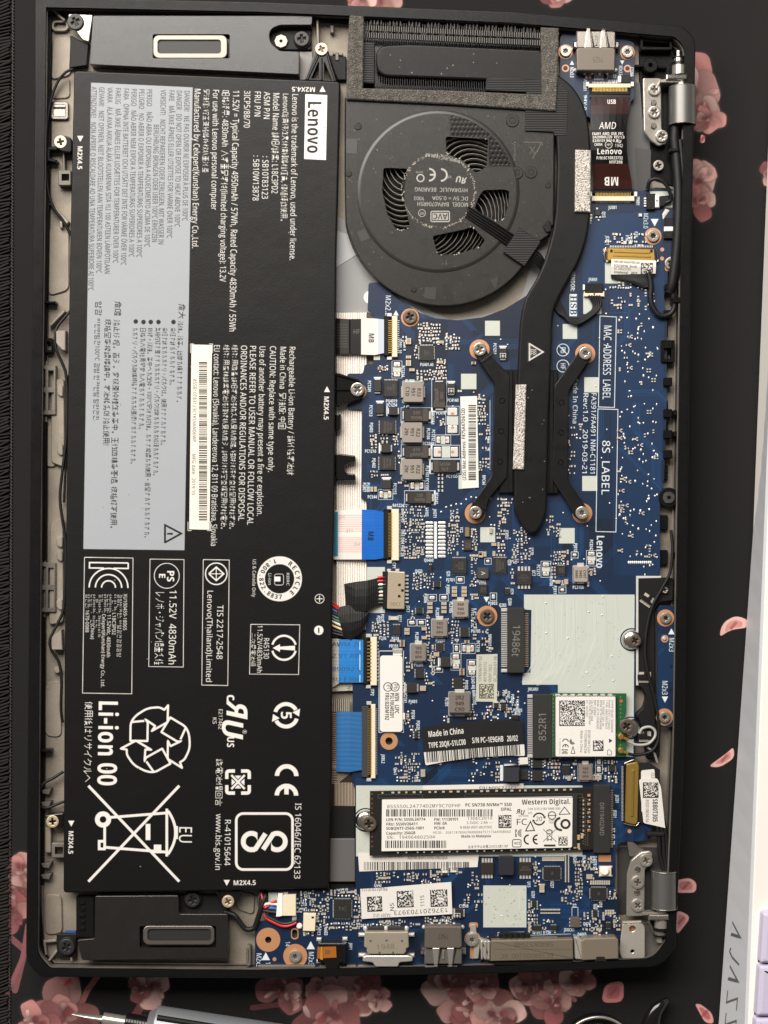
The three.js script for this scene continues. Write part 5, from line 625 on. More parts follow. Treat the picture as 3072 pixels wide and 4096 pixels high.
// ---- integrated circuits
[[1563, 1554, 56, 66, ['QA3111', '341', '32C'], 'v'], [1550, 1708, 62, 56, ['NTXDS', 'PK616DZ', '00CEV3BD'], 'h'], [1548, 1852, 62, 56, ['NTXDS', 'PK6160Z', '00BVVA8'], 'h'], [1706, 1412, 58, 60, ['PU', '6217'], 'vh'], [1837, 2263, 60, 62, ['CV87W', '4613N', 'SS'], 'v'], [1999, 2262, 56, 62, ['NM2S', 'PK5E4BA', '00IWYGGG'], 'v'], [1932, 2358, 36, 40, ['R51', '10CL'], 'v'], [1586, 2520, 34, 40, [], 'v'], [1677, 2442, 26, 26, [], 'h'], [1748, 2336, 24, 26, [], 'h'], [1858, 2528, 32, 40, [], 'h'], [1759, 2588, 30, 32, [], 'vh'], [1679, 2693, 34, 40, [], 'h'], [1833, 2733, 38, 42, [], 'P'], [2245, 2281, 36, 38, ['6AZX', 'BSS'], 'v'], [2096, 3048, 36, 34, [], 'P'], [2150, 3056, 40, 34, [], 'P'], [2096, 3100, 34, 38, [], 'P'], [2150, 3104, 42, 40, [], 'P'], [2264, 3080, 32, 36, [], 'v'], [1370, 3635, 70, 76, ['||||', 'RA', 'ALC'], 'vh'], [2208, 3493, 68, 50, ['KB'], 'vh'], [2394, 3575, 64, 48, ['KB'], 'vh'], [2137, 3616, 18, 26, [], 'P'], [2149, 3713, 34, 20, [], 'v'], [2215, 3711, 30, 18, [], 'v'], [2434, 3702, 24, 20, [], 'v'], [2381, 3655, 18, 26, [], 'P'], [1720, 2270, 14, 22, [], 'v'], [2030, 2364, 22, 18, [], 'v'], [2448, 3074, 24, 26, [], 'h'], [1665, 2940, 16, 30, [], 'P'], [1618, 2866, 12, 26, [], 'P'], [1662, 2760, 8, 8, []], [1985, 2820, 18, 26, [], 'P'], [2014, 2830, 20, 26, [], 'P'], [2000, 2776, 14, 20, []], [1906, 2480, 10, 10, []], [2060, 2870, 30, 18, [], 'v'], [1780, 3488, 22, 30, [], 'P'], [1816, 3478, 22, 24, [], 'P']].forEach(([u, v, w, h, txt, legs = '']) => chip(mb, u, v, w, h, { txt, legs, deg: 90, size: 10 }));
chip(mb, 1871, 2181, 34, 42, { z: 0.8, col: '#2e2622', txt: ['T480', 'PTJB'], deg: 90, size: 10, legs: 'P' }); chip(mb, 1869, 2128, 18, 38, { z: 0.9, col: '#8c7a62', mat: mMetalPrint, r: 4, name: 'crystal', legs: '' });
chip(mb, 1932, 2293, 46, 44, { z: 1.3, col: '#3b3936', txt: ['A'], deg: 90, tcol: '#c9c4ba', size: 24, r: 8 });
chip(mb, 2096, 2311, 60, 56, { z: 1.2, legs: 'S', txt: ['G ■■■', '25LB128E', '■■■■'].map((s) => s.replace(/■/g, '=')), deg: 0, size: 9 }); chip(mb, 1949, 3474, 52, 46, { z: 1.2, col: '#28211a', legs: 'S' }); chip(mb, 2101, 3474, 54, 50, { z: 1.2, col: '#2a231c', legs: 'S', txt: ['B0073NT4', 'G5309'], deg: 180, size: 9 });
{ const b = chip(mb, 2301, 3690, 38, 40, { z: 1.4, col: '#574d44', legs: 'P', r: 4, name: 'push_button' }); PB.poly([[2288, 3665], [2288, 3630], [2312, 3630], [2312, 3665]], null, SK, 2); }
{ const o = put(mb, 'push_button', box(2398, 3466, 2446, 3506, HP_, HP_ + 1.2, { bev: 0.2 }), mats.cream); put(o, 'button_cap', cyl(2420, 3486, 18, HP_ + 1.2, HP_ + 2.1, 0.4, 24), mats.white); for (const [a, b] of [[2396, 3464], [2440, 3464], [2396, 3500], [2440, 3500]]) put(o, 'solder_foot', box(a, b, a + 10, b + 8, HP_, HP_ + 0.5), mats.solder); }
{ const o = put(mb, 'fuse', box(1562, 2466, 1588, 2480, HP_, HP_ + 0.6, { bev: 0.05 }), M([0.55, 0.50, 0.36], 0.5)); put(o, 'end_cap', box(1554, 2464, 1563, 2482, HP_, HP_ + 0.7), mats.tin); put(o, 'end_cap', box(1587, 2464, 1596, 2482, HP_, HP_ + 0.7), mats.tin); }
{ PT.rect(1560, 2596, 1620, 2640, '#a5a19a'); PT.text('R010', 1576, 2615, { size: 13, col: '#222' }); const o = put(mb, 'shunt_resistor', box(1572, 2600, 1608, 2622, HP_, HP_ + 0.5, { art: PT, bev: 0.05 }), mPrint); put(o, 'end_cap', box(1570, 2594, 1610, 2604, HP_, HP_ + 0.7), mats.tin); }
put(mb, 'copper_pad', box(2394, 3420, 2444, 3447, HP_, HP_ + 0.1, { bev: 0 }), mats.copper);
// pin field with the white bar
{ PB.rect(1736, 2086, 1748, 2234, SK); const o = new THREE.Group(); o.name = 'pin_field'; ORG.set(o, org(mb)); mb.add(o); for (let i = 0; i < 10; i++) for (const u of [1702, 1752]) put(o, 'pin_pad', plate(rrect(u, 2086 + i * 14.9, u + 32, 2097 + i * 14.9, 5, 3), HP_, HP_ + 0.4, { bev: 0.35, seg: 2 }), mats.solder); }
// white silk areas
[[1940, 1283, 2000, 1343], [1844, 1495, 1906, 1557], [1921, 2109, 1981, 2169], [2251, 1296, 2309, 1356], [2337, 1509, 2396, 1570], [2329, 1904, 2389, 1964], [2236, 2112, 2299, 2174], [1933, 3542, 2106, 3710], [2420, 1050, 2520, 1134], [2333, 1174, 2406, 1256], [1467, 2268, 1540, 2452], [1424, 3142, 2330, 3426], [1834, 1900, 1900, 1956], [2600, 765, 2690, 830], [1484, 1420, 1520, 1440], [1072, 3570, 1110, 3650]].forEach((p) => whitePad(...p));
PB.poly([[2096, 2378], [2539, 2378], [2534, 3027], [2200, 3027], [2205, 2775], [2232, 2775], [2232, 2739], [2089, 2739], [2091, 2693], [2122, 2691], [2126, 2440], [2096, 2438]], '#b7bcb4');
{ const r = rng(31); for (let i = 0; i < 60; i++) { const u = 2140 + r() * 360, v = 2400 + r() * 330; PB.disc(u, v, 2, '#8f958f'); } for (let i = 0; i < 26; i++) { const u = 2140 + r() * 330, v = 2390 + r() * 60; PB.poly([[u, v], [u, v + 120 + r() * 120], [u - 60, v + 300]], null, '#c3c7c0', 1.6); } for (let k = 0; k < 7; k++) PB.poly([[2110 + k * 6, 2735], [2350 + k * 8, 2560 + k * 3], [2350 + k * 8, 2420]], null, '#c1c5be', 1.8); }
{ const r = rng(33); for (let i = 0; i < 34; i++) PB.disc(1942 + r() * 155, 3550 + r() * 150, 1.2 + r() * 2, '#8d938b'); PB.poly([[1965, 3640], [2000, 3655], [2030, 3690], [2090, 3690]], null, '#c6cac1', 2.5); PB.poly([[2075, 3560], [2078, 3640], [2100, 3650]], null, '#c6cac1', 2.5); for (let i = 0; i < 24; i++) PB.disc(1430 + r() * 40, 3150 + r() * 260, 1.5, '#9aa098'); for (let i = 0; i < 9; i++) PB.poly([[2130 + i * 42, 2384], [2138 + i * 42, 2460 + r() * 200]], null, '#a9aea6', 1.6); }
// ---- silk screen names
silk('M2x2.2', 1553, 1180, 27, 91, 84); tri(PB, 1584, 1252, 22, 0, SK); silk('JFPR1  16', 1600, 1354, 17, 90, 60); silk('PC1214', 1613, 1462, 17, 92, 46); silk('PC1249', 1478, 1522, 17, 91, 46); silk('PC1213', 1484, 1620, 17, 91, 46); silk('PQ4019', 1543, 1604, 17, 0, 46); silk('PC1254', 1545, 1620, 17, 0, 44); silk('PQ403', 1486, 1690, 17, 91, 40); silk('PL806', 1621, 1524, 17, 0, 38); silk('PC4140', 1788, 1601, 18, 0, 46); silk('PC414', 1744, 1653, 17, 0, 38); silk('PC1154', 1732, 1652, 17, 91, 46); silk('PL3104', 1714, 1712, 17, 91, 46); silk('PC1212', 1734, 1718, 17, 91, 46); silk('PC1160', 1691, 1774, 17, 0, 46); silk('PU401.40', 1680, 1458, 17, 0, 54); silk('PC1211', 1980, 1372, 16, 90, 46);
silk('PC1216', 1459, 1805, 18, 0, 46); silk('PQ402', 1496, 1832, 17, 91, 40); silk('PL3103 PC1159', 1710, 1862, 17, 91, 98); silk('PC1155', 1785, 1905, 18, 0, 46); silk('PC1215', 1580, 1932, 17, 91, 46); silk('PL808', 1473, 1930, 17, 91, 38); silk('PL807', 1458, 1930, 17, 91, 38); silk('PC544', 1470, 1988, 18, 0, 38); silk('R41224', 1570, 2022, 18, 0, 46); silk('PC4141', 1746, 1970, 18, 91, 46); silk('U4103', 1708, 2030, 17, 91, 36); silk('JHDT1', 1740, 2036, 17, 91, 36); silk('RPC52', 1808, 2050, 17, 91, 36); silk('Q6460', 1696, 2241, 17, 0, 38); silk('Q633', 1660, 2284, 17, 0, 30); silk('D8907', 1641, 2125, 17, 0, 38); silk('RPC2', 1650, 2207, 17, 0, 30); silk('D86 D85', 1612, 2034, 17, 90, 56); silk('D83 D84 F68 26', 1612, 2118, 17, 91, 108); silk('JCP1', 1577, 2246, 17, 91, 28); silk('YC2', 1846, 2108, 16, 91, 22); silk('YC1', 1898, 2150, 16, 91, 22); silk('Q25', 1794, 2284, 17, 91, 22); silk('PJ701', 1784, 2320, 17, 0, 36); silk('PU602', 1906, 2326, 17, 0, 38); silk('M2x2.2', 1896, 2432, 28, 90, 80); tri(PB, 1946, 2398, 24, 180, SK); silk('PJ803', 1952, 2413, 17, 0, 38); silk('PL3105', 1804, 2406, 17, 91, 46); silk('PL203', 1750, 2430, 17, 91, 38); silk('PJ806', 1703, 2374, 17, 91, 38); silk('PJ805', 1792, 2338, 17, 91, 38); silk('JDC1', 1633, 2422, 17, 91, 28); silk('PF12', 1600, 2460, 17, 91, 28); silk('PQ25', 1530, 2456, 17, 91, 30); silk('PQ26', 1514, 2462, 17, 91, 30); silk('PQ36', 1515, 2553, 17, 0, 30); silk('PQ24', 1566, 2554, 17, 0, 30); silk('PR151', 1556, 2584, 17, 0, 38); silk('PL201', 1668, 2528, 17, 91, 36); silk('PU203', 1742, 2562, 17, 0, 38); silk('PU705', 1884, 2524, 17, 0, 38); silk('PU201', 1656, 2660, 17, 0, 38); silk('PC1218', 1913, 2562, 17, 91, 46); silk('JWWAN1 D52', 1960, 2536, 17, 91, 72); silk('PC1241', 1622, 2770, 17, 91, 42); silk('PJ401', 1634, 2806, 17, 0, 36); silk('PL101', 1787, 2790, 17, 91, 36); silk('PQ102', 1866, 2720, 17, 91, 38); silk('PC1243 46J BARCODE', 1890, 2690, 17, 86, 130); silk('JTP2', 1490, 2755, 17, 91, 28); silk('PQ104', 1653, 2840, 17, 91, 36); silk('PQ629', 1673, 2882, 17, 91, 38); silk('JKBL2', 1533, 3018, 17, 91, 36); silk('Q641', 1582, 3070, 17, 91, 30); silk('F23', 1666, 3100, 17, 91, 24); silk('Q640', 1496, 3542, 17, 0, 30);
silk('MAC  ADDRESS  LABEL', 2431, 1300, 40, 91, 298); PB.poly([[2400, 1264], [2466, 1268], [2458, 1630], [2394, 1628], [2400, 1262]], null, SK, 3); silk('8S  LABEL', 2425, 1760, 40, 91, 220); PB.poly([[2392, 1636], [2472, 1638], [2464, 2128], [2384, 2126], [2392, 1634]], null, SK, 3); silk('FA391/FA491 NM-C1181', 2376, 1570, 25, 91, 330); silk('Rev:1.0   2019-03-21', 2344, 1570, 25, 91, 330); silk('Made In China', 2303, 1500, 24, 91, 196); PB.text('Lenovo', 2402, 2140, { size: 42, deg: 91, len: 134, col: '#c4cbcd', w: 'bold' }); PB.rect(2278, 1176, 2308, 1265, '#c9cfcf'); PB.text('HSB', 2293, 1182, { size: 36, deg: 90, len: 78, col: '#0d2746', w: 'bold', font: 'serif' }); silk('VENDOR:', 2292, 1086, 22, 91, 80); PB.ring(2252, 1400, 24, SK, 3); PB.ring(2252, 1464, 24, SK, 3); silk('Pb', 2252, 1388, 26, 90, 26); silk('HF', 2252, 1452, 26, 90, 26); PB.poly([[2236, 1384], [2268, 1416]], null, SK, 3); silk('JFAN1', 2354, 1118, 18, 0, 36); silk('JPWR1', 2552, 786, 18, 91, 36); silk('M2x3.0', 2584, 852, 24, 91, 62); tri(PB, 2619, 890, 32, 180, SK); silk('JUSB1', 2434, 830, 18, 0, 34); silk('Q13', 2415, 846, 18, 91, 24); silk('JCAM1', 2430, 944, 18, 91, 36); silk('F16', 2508, 940, 16, 90, 24); silk('F65', 2525, 940, 16, 90, 24); silk('F26', 2545, 926, 16, 90, 24); silk('PL3106', 2290, 2349, 18, 0, 46); silk('UC3', 2135, 2280, 18, 91, 24); silk('PC1217', 2154, 2258, 17, 91, 46); silk('PU706', 2206, 2306, 17, 91, 38); silk('PJ811', 2221, 2342, 17, 91, 36); silk('PJ812', 2303, 2172, 17, 91, 36); silk('PC8342', 2366, 2158, 17, 91, 46); silk('JCMDS1', 2028, 2120, 17, 91, 38); silk('RPC55', 2060, 2220, 17, 91, 36); silk('Q28', 2038, 2238, 17, 91, 24); silk('U130', 2128, 2190, 17, 91, 30); silk('Q29', 2048, 2354, 17, 91, 24); silk('Q283', 1996, 2421, 17, 0, 30); silk('Q284', 2040, 2392, 17, 91, 30); silk('RPC44', 1936, 1900, 17, 91, 40); silk('AE', 1941, 1753, 18, 0, 18); silk('AK', 1942, 1797, 18, 0, 18); PB.poly([[1960, 1600], [1960, 1880]], null, SK, 2); silk('JWLAN1', 2112, 2757, 18, 0, 42); silk('JSSD1', 2460, 3240, 17, 91, 32); silk('JLCD1', 2469, 3180, 17, 91, 32); silk('57  67  75', 2454, 3312, 17, 91, 68); silk('PU202', 2252, 3109, 18, 0, 38); silk('PD6', 2016, 2760, 16, 91, 24); silk('PQ441', 2034, 2764, 16, 91, 30); silk('PD804', 2050, 2776, 16, 91, 38); silk('PD806', 2070, 2798, 16, 91, 38); silk('PD805', 2053, 2842, 17, 0, 36); silk('PU3', 2058, 2855, 17, 0, 24);
silk('L14', 1214, 3573, 17, 0, 24); silk('L13', 1216, 3588, 17, 0, 24); silk('L11', 1202, 3604, 17, 0, 24); silk('L12', 1203, 3618, 17, 0, 24); silk('JSPK1', 1194, 3639, 17, 0, 36); silk('JRTC1', 1276, 3708, 17, 91, 34); silk('R10410', 1346, 3556, 18, 0, 46); silk('R10414', 1426, 3703, 18, 0, 46); silk('R10603', 1304, 3696, 18, 91, 46); silk('JHDMI1', 1530, 3698, 17, 0, 42); silk('JUSB2', 1762, 3682, 17, 0, 36); silk('JHP1', 1403, 3772, 17, 91, 28); silk('C1248', 1836, 3624, 18, 0, 38); silk('D94', 1212, 3734, 17, 0, 26); silk('14', 1150, 3766, 24, 90, 20); silk('M2x3', 1036, 3812, 26, 91, 58); silk('M2x3', 1245, 3806, 26, 91, 58); silk('13', 1072, 3848, 26, 90, 20); tri(PB, 1063, 3826, 34, 0, SK); tri(PB, 1243, 3782, 34, 0, SK); silk('U237', 2209, 3524, 17, 91, 28); silk('U15', 2116, 3526, 17, 91, 24); silk('U201', 2133, 3564, 17, 91, 30); silk('S3', 2298, 3614, 18, 91, 18); silk('D4047 D756', 2130, 3729, 17, 0, 74); silk('JDOCK1', 2256, 3720, 17, 0, 42); silk('Q624', 2332, 3696, 17, 0, 30); silk('D4064', 2372, 3717, 17, 0, 36); silk('U200', 2384, 3616, 17, 91, 30); silk('U18', 2403, 3606, 17, 91, 24); silk('Q6247', 2300, 3420, 17, 91, 36); silk('Q6246', 2337, 3420, 17, 91, 36); silk('D4078 S1', 2381, 3424, 17, 91, 56); silk('D751', 2368, 3424, 17, 91, 30); silk('D4065', 2310, 3738, 17, 0, 36);
silk('JUSB2', 2428, 306, 18, 0, 38); silk('JUSB3', 2432, 326, 18, 0, 38); silk('D6044', 2376, 302, 18, 0, 38); silk('D6043', 2376, 314, 18, 0, 38); silk('FLO201', 2341, 318, 17, 91, 46); silk('M2x3.0', 2288, 268, 19, 91, 42); silk('M2x3.0', 2483, 262, 19, 91, 40); silk('C1266', 2528, 268, 17, 91, 38); tri(PB, 2288, 251, 18, 0, SK); tri(PB, 2489, 250, 18, 180, SK); PB.frame(2348, 372, 2400, 470, '#3e6d9a', 2); silk('94V-0', 2342, 380, 15, 91, 60);
silk('M2x3', 2688, 2550, 28, 91, 58); silk('M2x3', 2660, 2722, 28, 91, 58); tri(PB, 2686, 2526, 26, 0, SK); tri(PB, 2660, 2798, 26, 180, SK); PB.disc(2685, 2666, 7, '#0a1525'); PB.disc(2684, 2762, 7, '#0a1525');
// ---- mounting rings
for (const [u, v, R, r] of [[1640, 1270, 36, 20], [1918, 1398, 40, 22], [1434, 1566, 32, 20], [1901, 2052, 42, 22], [2341, 1415, 40, 22], [2329, 2053, 40, 22], [1948, 2464, 41, 20], [1556, 2964, 35, 15], [2612, 945, 34, 18], [1073, 3759, 48, 13], [1181, 3824, 48, 20], [1890, 3756, 32, 14]]) copperRing(mb, u, v, R, r);
for (const [u, v] of [[1098, 3837], [2518, 3325], [2649, 998], [2648, 1034], [2420, 1000]]) put(mb, 'copper_spot', cyl(u, v, 8, HP_, HP_ + 0.06, 0, 16), mats.copper);
put(mb, 'copper_pad', plate(round([[2658, 1040], [2696, 1018], [2696, 1084], [2660, 1084]], 10), HP_, HP_ + 0.07, { bev: 0 }), mats.copper); put(mb, 'copper_slot', plate(rrect(1164, 3712, 1194, 3758, 14), HP_, HP_ + 0.08, { bev: 0, holes: [rrect(1168, 3718, 1190, 3752, 10)] }), mats.copper); put(mb, 'solder_joint', cyl(1197, 3706, 12, HP_, HP_ + 1, 0.4, 14), mats.white);
for (const [u, v] of [[2262, 207], [2510, 210]]) copperRing(ub, u, v, 29, 14); for (const [u, v] of [[2262, 273], [2510, 274]]) copperRing(ub, u, v, 15, 9, HP_, true); for (const [u, v] of [[2662, 2472], [2658, 2868]]) copperRing(ab, u, v, 34, 20, 12.4); copperRing(ab, 2659, 2555, 15, 8, 12.4); put(ab, 'locating_pin', cyl(2659, 2555, 9, 11, 12.9, 0.3, 16), mats.tin);
screw(1640, 1268, HP_ + 0.1, 29, 'brown', 'brown screw below the fan, half ringed in copper', 'board screws', 0.35); screw(1948, 2464, HP_ + 0.1, 29, 'brown', 'brown screw on a full copper ring left of the white pad', 'board screws', 0.7); screw(2612, 945, HP_ + 0.1, 25, 'dark', 'silver screw on the copper ring above the gold camera connector', 'board screws', 0.2, true); screw(2684, 1055, HP_ + 0.1, 27, 'dark', 'silver screw on a copper pad, half hidden by the thick black cable', 'board screws', 0.9); screw(1181, 3824, HP_ + 0.1, 25, 'steel', 'silver screw on the large copper ring near the lower edge of the case', 'board screws', 0.3, true);
screw(2262, 207, HP_ + 0.1, 23, 'steel', 'silver screw left of the usb socket in the upper right corner', 'usb board screws', 0.4, true); screw(2510, 210, HP_ + 0.1, 24, 'steel', 'silver screw right of the usb socket in the upper right corner', 'usb board screws', 0.1, true); screw(2662, 2472, 12.5, 23, 'dark', 'upper screw on the narrow blue side board', 'side board screws', 0.2, true); screw(2658, 2868, 12.5, 23, 'dark', 'lower screw on the narrow blue side board', 'side board screws', 0.5, true);
screw(2633, 664, 9.4, 22, 'dark', 'small silver screw in the dark well below the upper hinge', 'case screws', 0.3); screw(2658, 2360, 11.5, 14, 'dark', 'small dim screw at the top of the black cable bracket', 'case screws', 0.3);
// standoffs with screws
function standoff(u, v, r, lab) { put(mb, 'standoff', lathe([[r * sc(11) / mm, 10.9], [r * sc(11) / mm, 11.3], [r * 0.92 * sc(11) / mm, 12.0], [r * 0.66 * sc(11) / mm, 12.8], [0, 12.85]], 36).translate(P(u, v, 11).x, 0, P(u, v, 11).z), mats.chrome, null, lab); PB.ring(u, v, r + 5, '#0a1730', 5); }
standoff(2527, 2559, 39, 'domed silver standoff at the edge of the white pad'); standoff(1462, 3280, 40, 'domed silver standoff at the end of the storage stick'); standoff(2524, 2912, 38, 'silver standoff beside the wireless card');
screw(2539, 2562, 12.8, 25, 'brown', 'brown screw on the domed standoff right of the white pad', 'standoff screws', 0.5); screw(1476, 3294, 13.2, 31, 'brown', 'brown screw holding the left end of the storage stick', 'standoff screws', 0.15); screw(2506, 2904, 13.2, 30, 'brown', 'dark bronze screw holding the wireless card', 'standoff screws', 0.6);
// ---------------------------------------------------------------- small soldered parts
{
  const r = rng(2024), joint = [], blk = [], tan = [], brn = [], dots = [];
  const smd = (u, v, l, vert, kind) => { const t = vert ? Math.PI / 2 : 0, d = l * 0.37, w = l * 0.5; const k = K * 0.966; joint.push([u - (vert ? 0 : d), v - (vert ? d : 0), HP_ + 0.2, t, l * 0.3 * k, 0.42 * mm, w * k], [u + (vert ? 0 : d), v + (vert ? d : 0), HP_ + 0.2, t, l * 0.3 * k, 0.42 * mm, w * k]); (kind === 't' ? tan : kind === 'b' ? brn : blk).push([u, v, HP_ + 0.19, t, l * 0.46 * k, 0.36 * mm, w * 0.95 * k]); };
  const field = (u0, v0, u1, v1, n, mix = 'kkkt', l = 15) => { const nx = Math.max(1, Math.round((u1 - u0) / 15.5)), ny = Math.max(1, Math.round((v1 - v0) / 14)), cells = []; for (let i = 0; i < nx; i++) for (let j = 0; j < ny; j++) cells.push([i, j]); for (let i = cells.length - 1; i > 0; i--) { const j = r() * (i + 1) | 0; [cells[i], cells[j]] = [cells[j], cells[i]]; } for (const [i, j] of cells.slice(0, Math.ceil(n * 1.12))) { const u = u0 + (i + 0.5) * (u1 - u0) / nx + (r() - 0.5) * 3, v = v0 + (j + 0.5) * (v1 - v0) / ny + (r() - 0.5) * 3; const q = r(); if (q < 0.22) dots.push([u, v, HP_, 0, 1, 1, 1]); else smd(u, v, l * (0.85 + r() * 0.3), r() > 0.6, mix[r() * mix.length | 0]); } };
  const grid = (u, v, nx, ny, du, dv, l, vert, kind) => { for (let i = 0; i < nx; i++) for (let j = 0; j < ny; j++) smd(u + i * du, v + j * dv, l, vert, kind); };
  field(1672, 1292, 1762, 1376, 32); field(1780, 1332, 1838, 1400, 14, 'kkt'); field(1780, 1336, 1792, 1400, 6); field(1744, 1360, 1780, 1380, 4, 't'); field(1655, 1380, 1674, 1440, 5); field(1662, 1478, 1745, 1524, 20, 'kkkt'); field(1744, 1436, 1786, 1520, 22, 'kkt'); field(1514, 1464, 1556, 1486, 5, 'kb'); field(1610, 1340, 1624, 1400, 3);
  field(1830, 1556, 1850, 1574, 2); field(1908, 1576, 1944, 1702, 18, 'kt'); field(1915, 1700, 1960, 1900, 12); field(1480, 1736, 1512, 1792, 8); field(1522, 1734, 1556, 1776, 6); field(1568, 1730, 1594, 1784, 5); field(1480, 1878, 1512, 1912, 4); field(1524, 1892, 1556, 1922, 4); field(1588, 1800, 1606, 1860, 4); field(1756, 1676, 1780, 1704, 4); grid(1762, 1898, 1, 5, 0, 16, 20, false, 'k'); field(1590, 1906, 1612, 1940, 3); field(1614, 1620, 1640, 1650, 3); field(1614, 1920, 1636, 1950, 2);
  field(1612, 2020, 1700, 2070, 14); field(1616, 2074, 1698, 2238, 42); field(1800, 2038, 1838, 2090, 9); field(1790, 2094, 1838, 2220, 20); field(1650, 2288, 1690, 2360, 14); field(1690, 2290, 1770, 2356, 14, 'kkk'); field(1880, 2110, 1910, 2200, 10, 'kt'); field(1986, 2102, 2020, 2240, 14); field(1990, 1990, 2040, 2110, 12, 'kt'); field(2048, 2106, 2126, 2250, 30); field(1880, 2214, 1910, 2350, 12); field(1960, 2090, 1984, 2110, 2); field(2040, 2230, 2060, 2340, 5);
  field(1484, 2486, 1560, 2548, 18); field(1640, 2440, 1660, 2480, 3); field(1560, 2556, 1610, 2570, 2); field(1700, 2450, 1722, 2620, 12); field(1780, 2470, 1800, 2540, 6); field(1800, 2480, 1836, 2580, 12); field(1626, 2628, 1654, 2690, 4, 'kt'); field(1720, 2580, 1742, 2700, 8); field(1700, 2660, 1740, 2740, 8); field(1880, 2450, 1906, 2560, 6); field(1930, 2520, 1970, 2600, 6); field(1716, 2620, 1742, 2650, 3, 't'); field(1600, 2690, 1622, 2790, 4); field(1680, 2630, 1716, 2650, 2); field(1880, 2370, 1930, 2400, 4, 't'); field(1870, 2800, 1910, 2880, 8, 'kb'); field(1770, 2860, 1800, 2890, 4, 'kt'); field(1612, 2840, 1640, 2900, 8); field(1640, 2900, 1664, 2940, 3); field(1930, 2820, 1985, 2890, 10, 'ktb'); field(1985, 2760, 2080, 2880, 22);
  field(1580, 3010, 1680, 3130, 34, 'kkt'); field(1700, 3040, 1770, 3060, 4); field(1870, 3020, 1990, 3130, 12); field(1980, 3044, 2000, 3130, 5, 'kt'); field(2190, 3034, 2240, 3120, 14, 'kb'); field(2280, 3034, 2310, 3120, 8); field(2370, 3094, 2400, 3125, 4, 't'); field(2400, 3040, 2470, 3130, 18, 'kt'); field(2170, 3040, 2190, 3126, 4, 't');
  field(1500, 3488, 1560, 3536, 10); field(1570, 3490, 1720, 3526, 12); field(1820, 3480, 1850, 3500, 3, 't'); field(1850, 3490, 1930, 3640, 14); field(1716, 3480, 1760, 3540, 8, 'kt'); field(1680, 3520, 1716, 3545, 4); field(1470, 3680, 1680, 3704, 16); field(1700, 3664, 1810, 3690, 10);
  field(1246, 3560, 1318, 3720, 34, 'kkt'); field(1318, 3686, 1440, 3720, 14, 'kbt'); field(1415, 3560, 1446, 3690, 14); field(1318, 3560, 1420, 3592, 12, 'kt'); field(1210, 3726, 1260, 3745, 4); field(1196, 3566, 1250, 3660, 10);
  field(2120, 3420, 2180, 3560, 16, 'kkt'); grid(2172, 3436, 12, 1, 7.4, 0, 14, true, 't'); grid(2268, 3424, 1, 13, 0, 8.4, 16, false, 'k'); field(2300, 3440, 2330, 3600, 20); field(2330, 3430, 2368, 3480, 8); grid(2166, 3645, 8, 1, 10, 0, 18, true, 'k'); grid(2364, 3530, 9, 1, 9, 0, 15, true, 't'); grid(2424, 3648, 4, 1, 9.5, 0, 16, true, 't'); field(2110, 3600, 2150, 3740, 22); field(2170, 3680, 2240, 3730, 8); field(2330, 3650, 2480, 3740, 28); field(2430, 3560, 2468, 3600, 6); field(2240, 3560, 2300, 3620, 6); field(2360, 3470, 2396, 3520, 4, 't'); field(2370, 3620, 2400, 3680, 4); field(2260, 3540, 2286, 3580, 3);
  field(2200, 2200, 2262, 2262, 12, 'kkt'); field(2204, 2262, 2226, 2330, 6, 'kb'); field(2262, 2200, 2310, 2260, 4, 't'); field(2215, 2320, 2270, 2346, 4, 't'); field(2345, 2270, 2385, 2345, 6, 'tb'); field(2215, 2090, 2240, 2150, 5); field(2186, 2060, 2212, 2140, 5); field(2215, 1760, 2300, 1900, 14); field(2284, 1690, 2330, 1760, 6); field(1990, 1990, 2060, 2030, 4);
  field(2350, 700, 2400, 730, 0); field(2420, 930, 2600, 990, 16); field(2440, 1130, 2620, 1240, 26, 'kkt'); field(2390, 1140, 2430, 1260, 4); field(2340, 860, 2420, 900, 3);
  // bright bumps of the right strip
  for (let i = 0; i < 140; i++) dots.push([2472 + r() * 160, 1250 + r() * 1050, HP_, 0, 0.55 + r() * 0.5, 0.8, 0.8 + r() * 0.6]); for (let i = 0; i < 40; i++) { const u = 2470 + r() * 150, v = 1260 + r() * 1030; smd(u, v, 14, r() > 0.5, 'kkt'[r() * 3 | 0]); if (r() > 0.4) smd(u + 11, v, 14, true, 'k'); }
  for (let i = 0; i < 12; i++) dots.push([2515 + i * 8, 2250, HP_, 0, 1, 1, 1.6]); for (let i = 0; i < 9; i++) dots.push([1765 + i * 20, 2034 - i * 8 + r() * 14, HP_, 0, 1, 1, 1]); for (let i = 0; i < 120; i++) dots.push([1480 + r() * 1000, 1300 + r() * 2400, HP_, 0, 0.8, 0.8, 0.8]);
  const cube = new THREE.BoxGeometry(1, 1, 1), dome = new THREE.SphereGeometry(4.4 * K, 10, 6, 0, 6.2832, 0, 1.571); 
  // drop whatever would stand inside a larger part
  const boxes = []; mb.updateMatrixWorld(true); mb.children.forEach((c) => { if (c.isMesh && !['board', 'copper_ring', 'copper_pad', 'copper_slot'].includes(c.name)) { const b = new THREE.Box3().setFromObject(c); boxes.push(b); } });
  const free = (L, m = 4) => L.filter(([u, v]) => { const p = P(u, v, HP_ + 0.3), e = m * K; return !boxes.some((b) => p.x > b.min.x - e && p.x < b.max.x + e && p.z > b.min.z - e && p.z < b.max.z + e); });
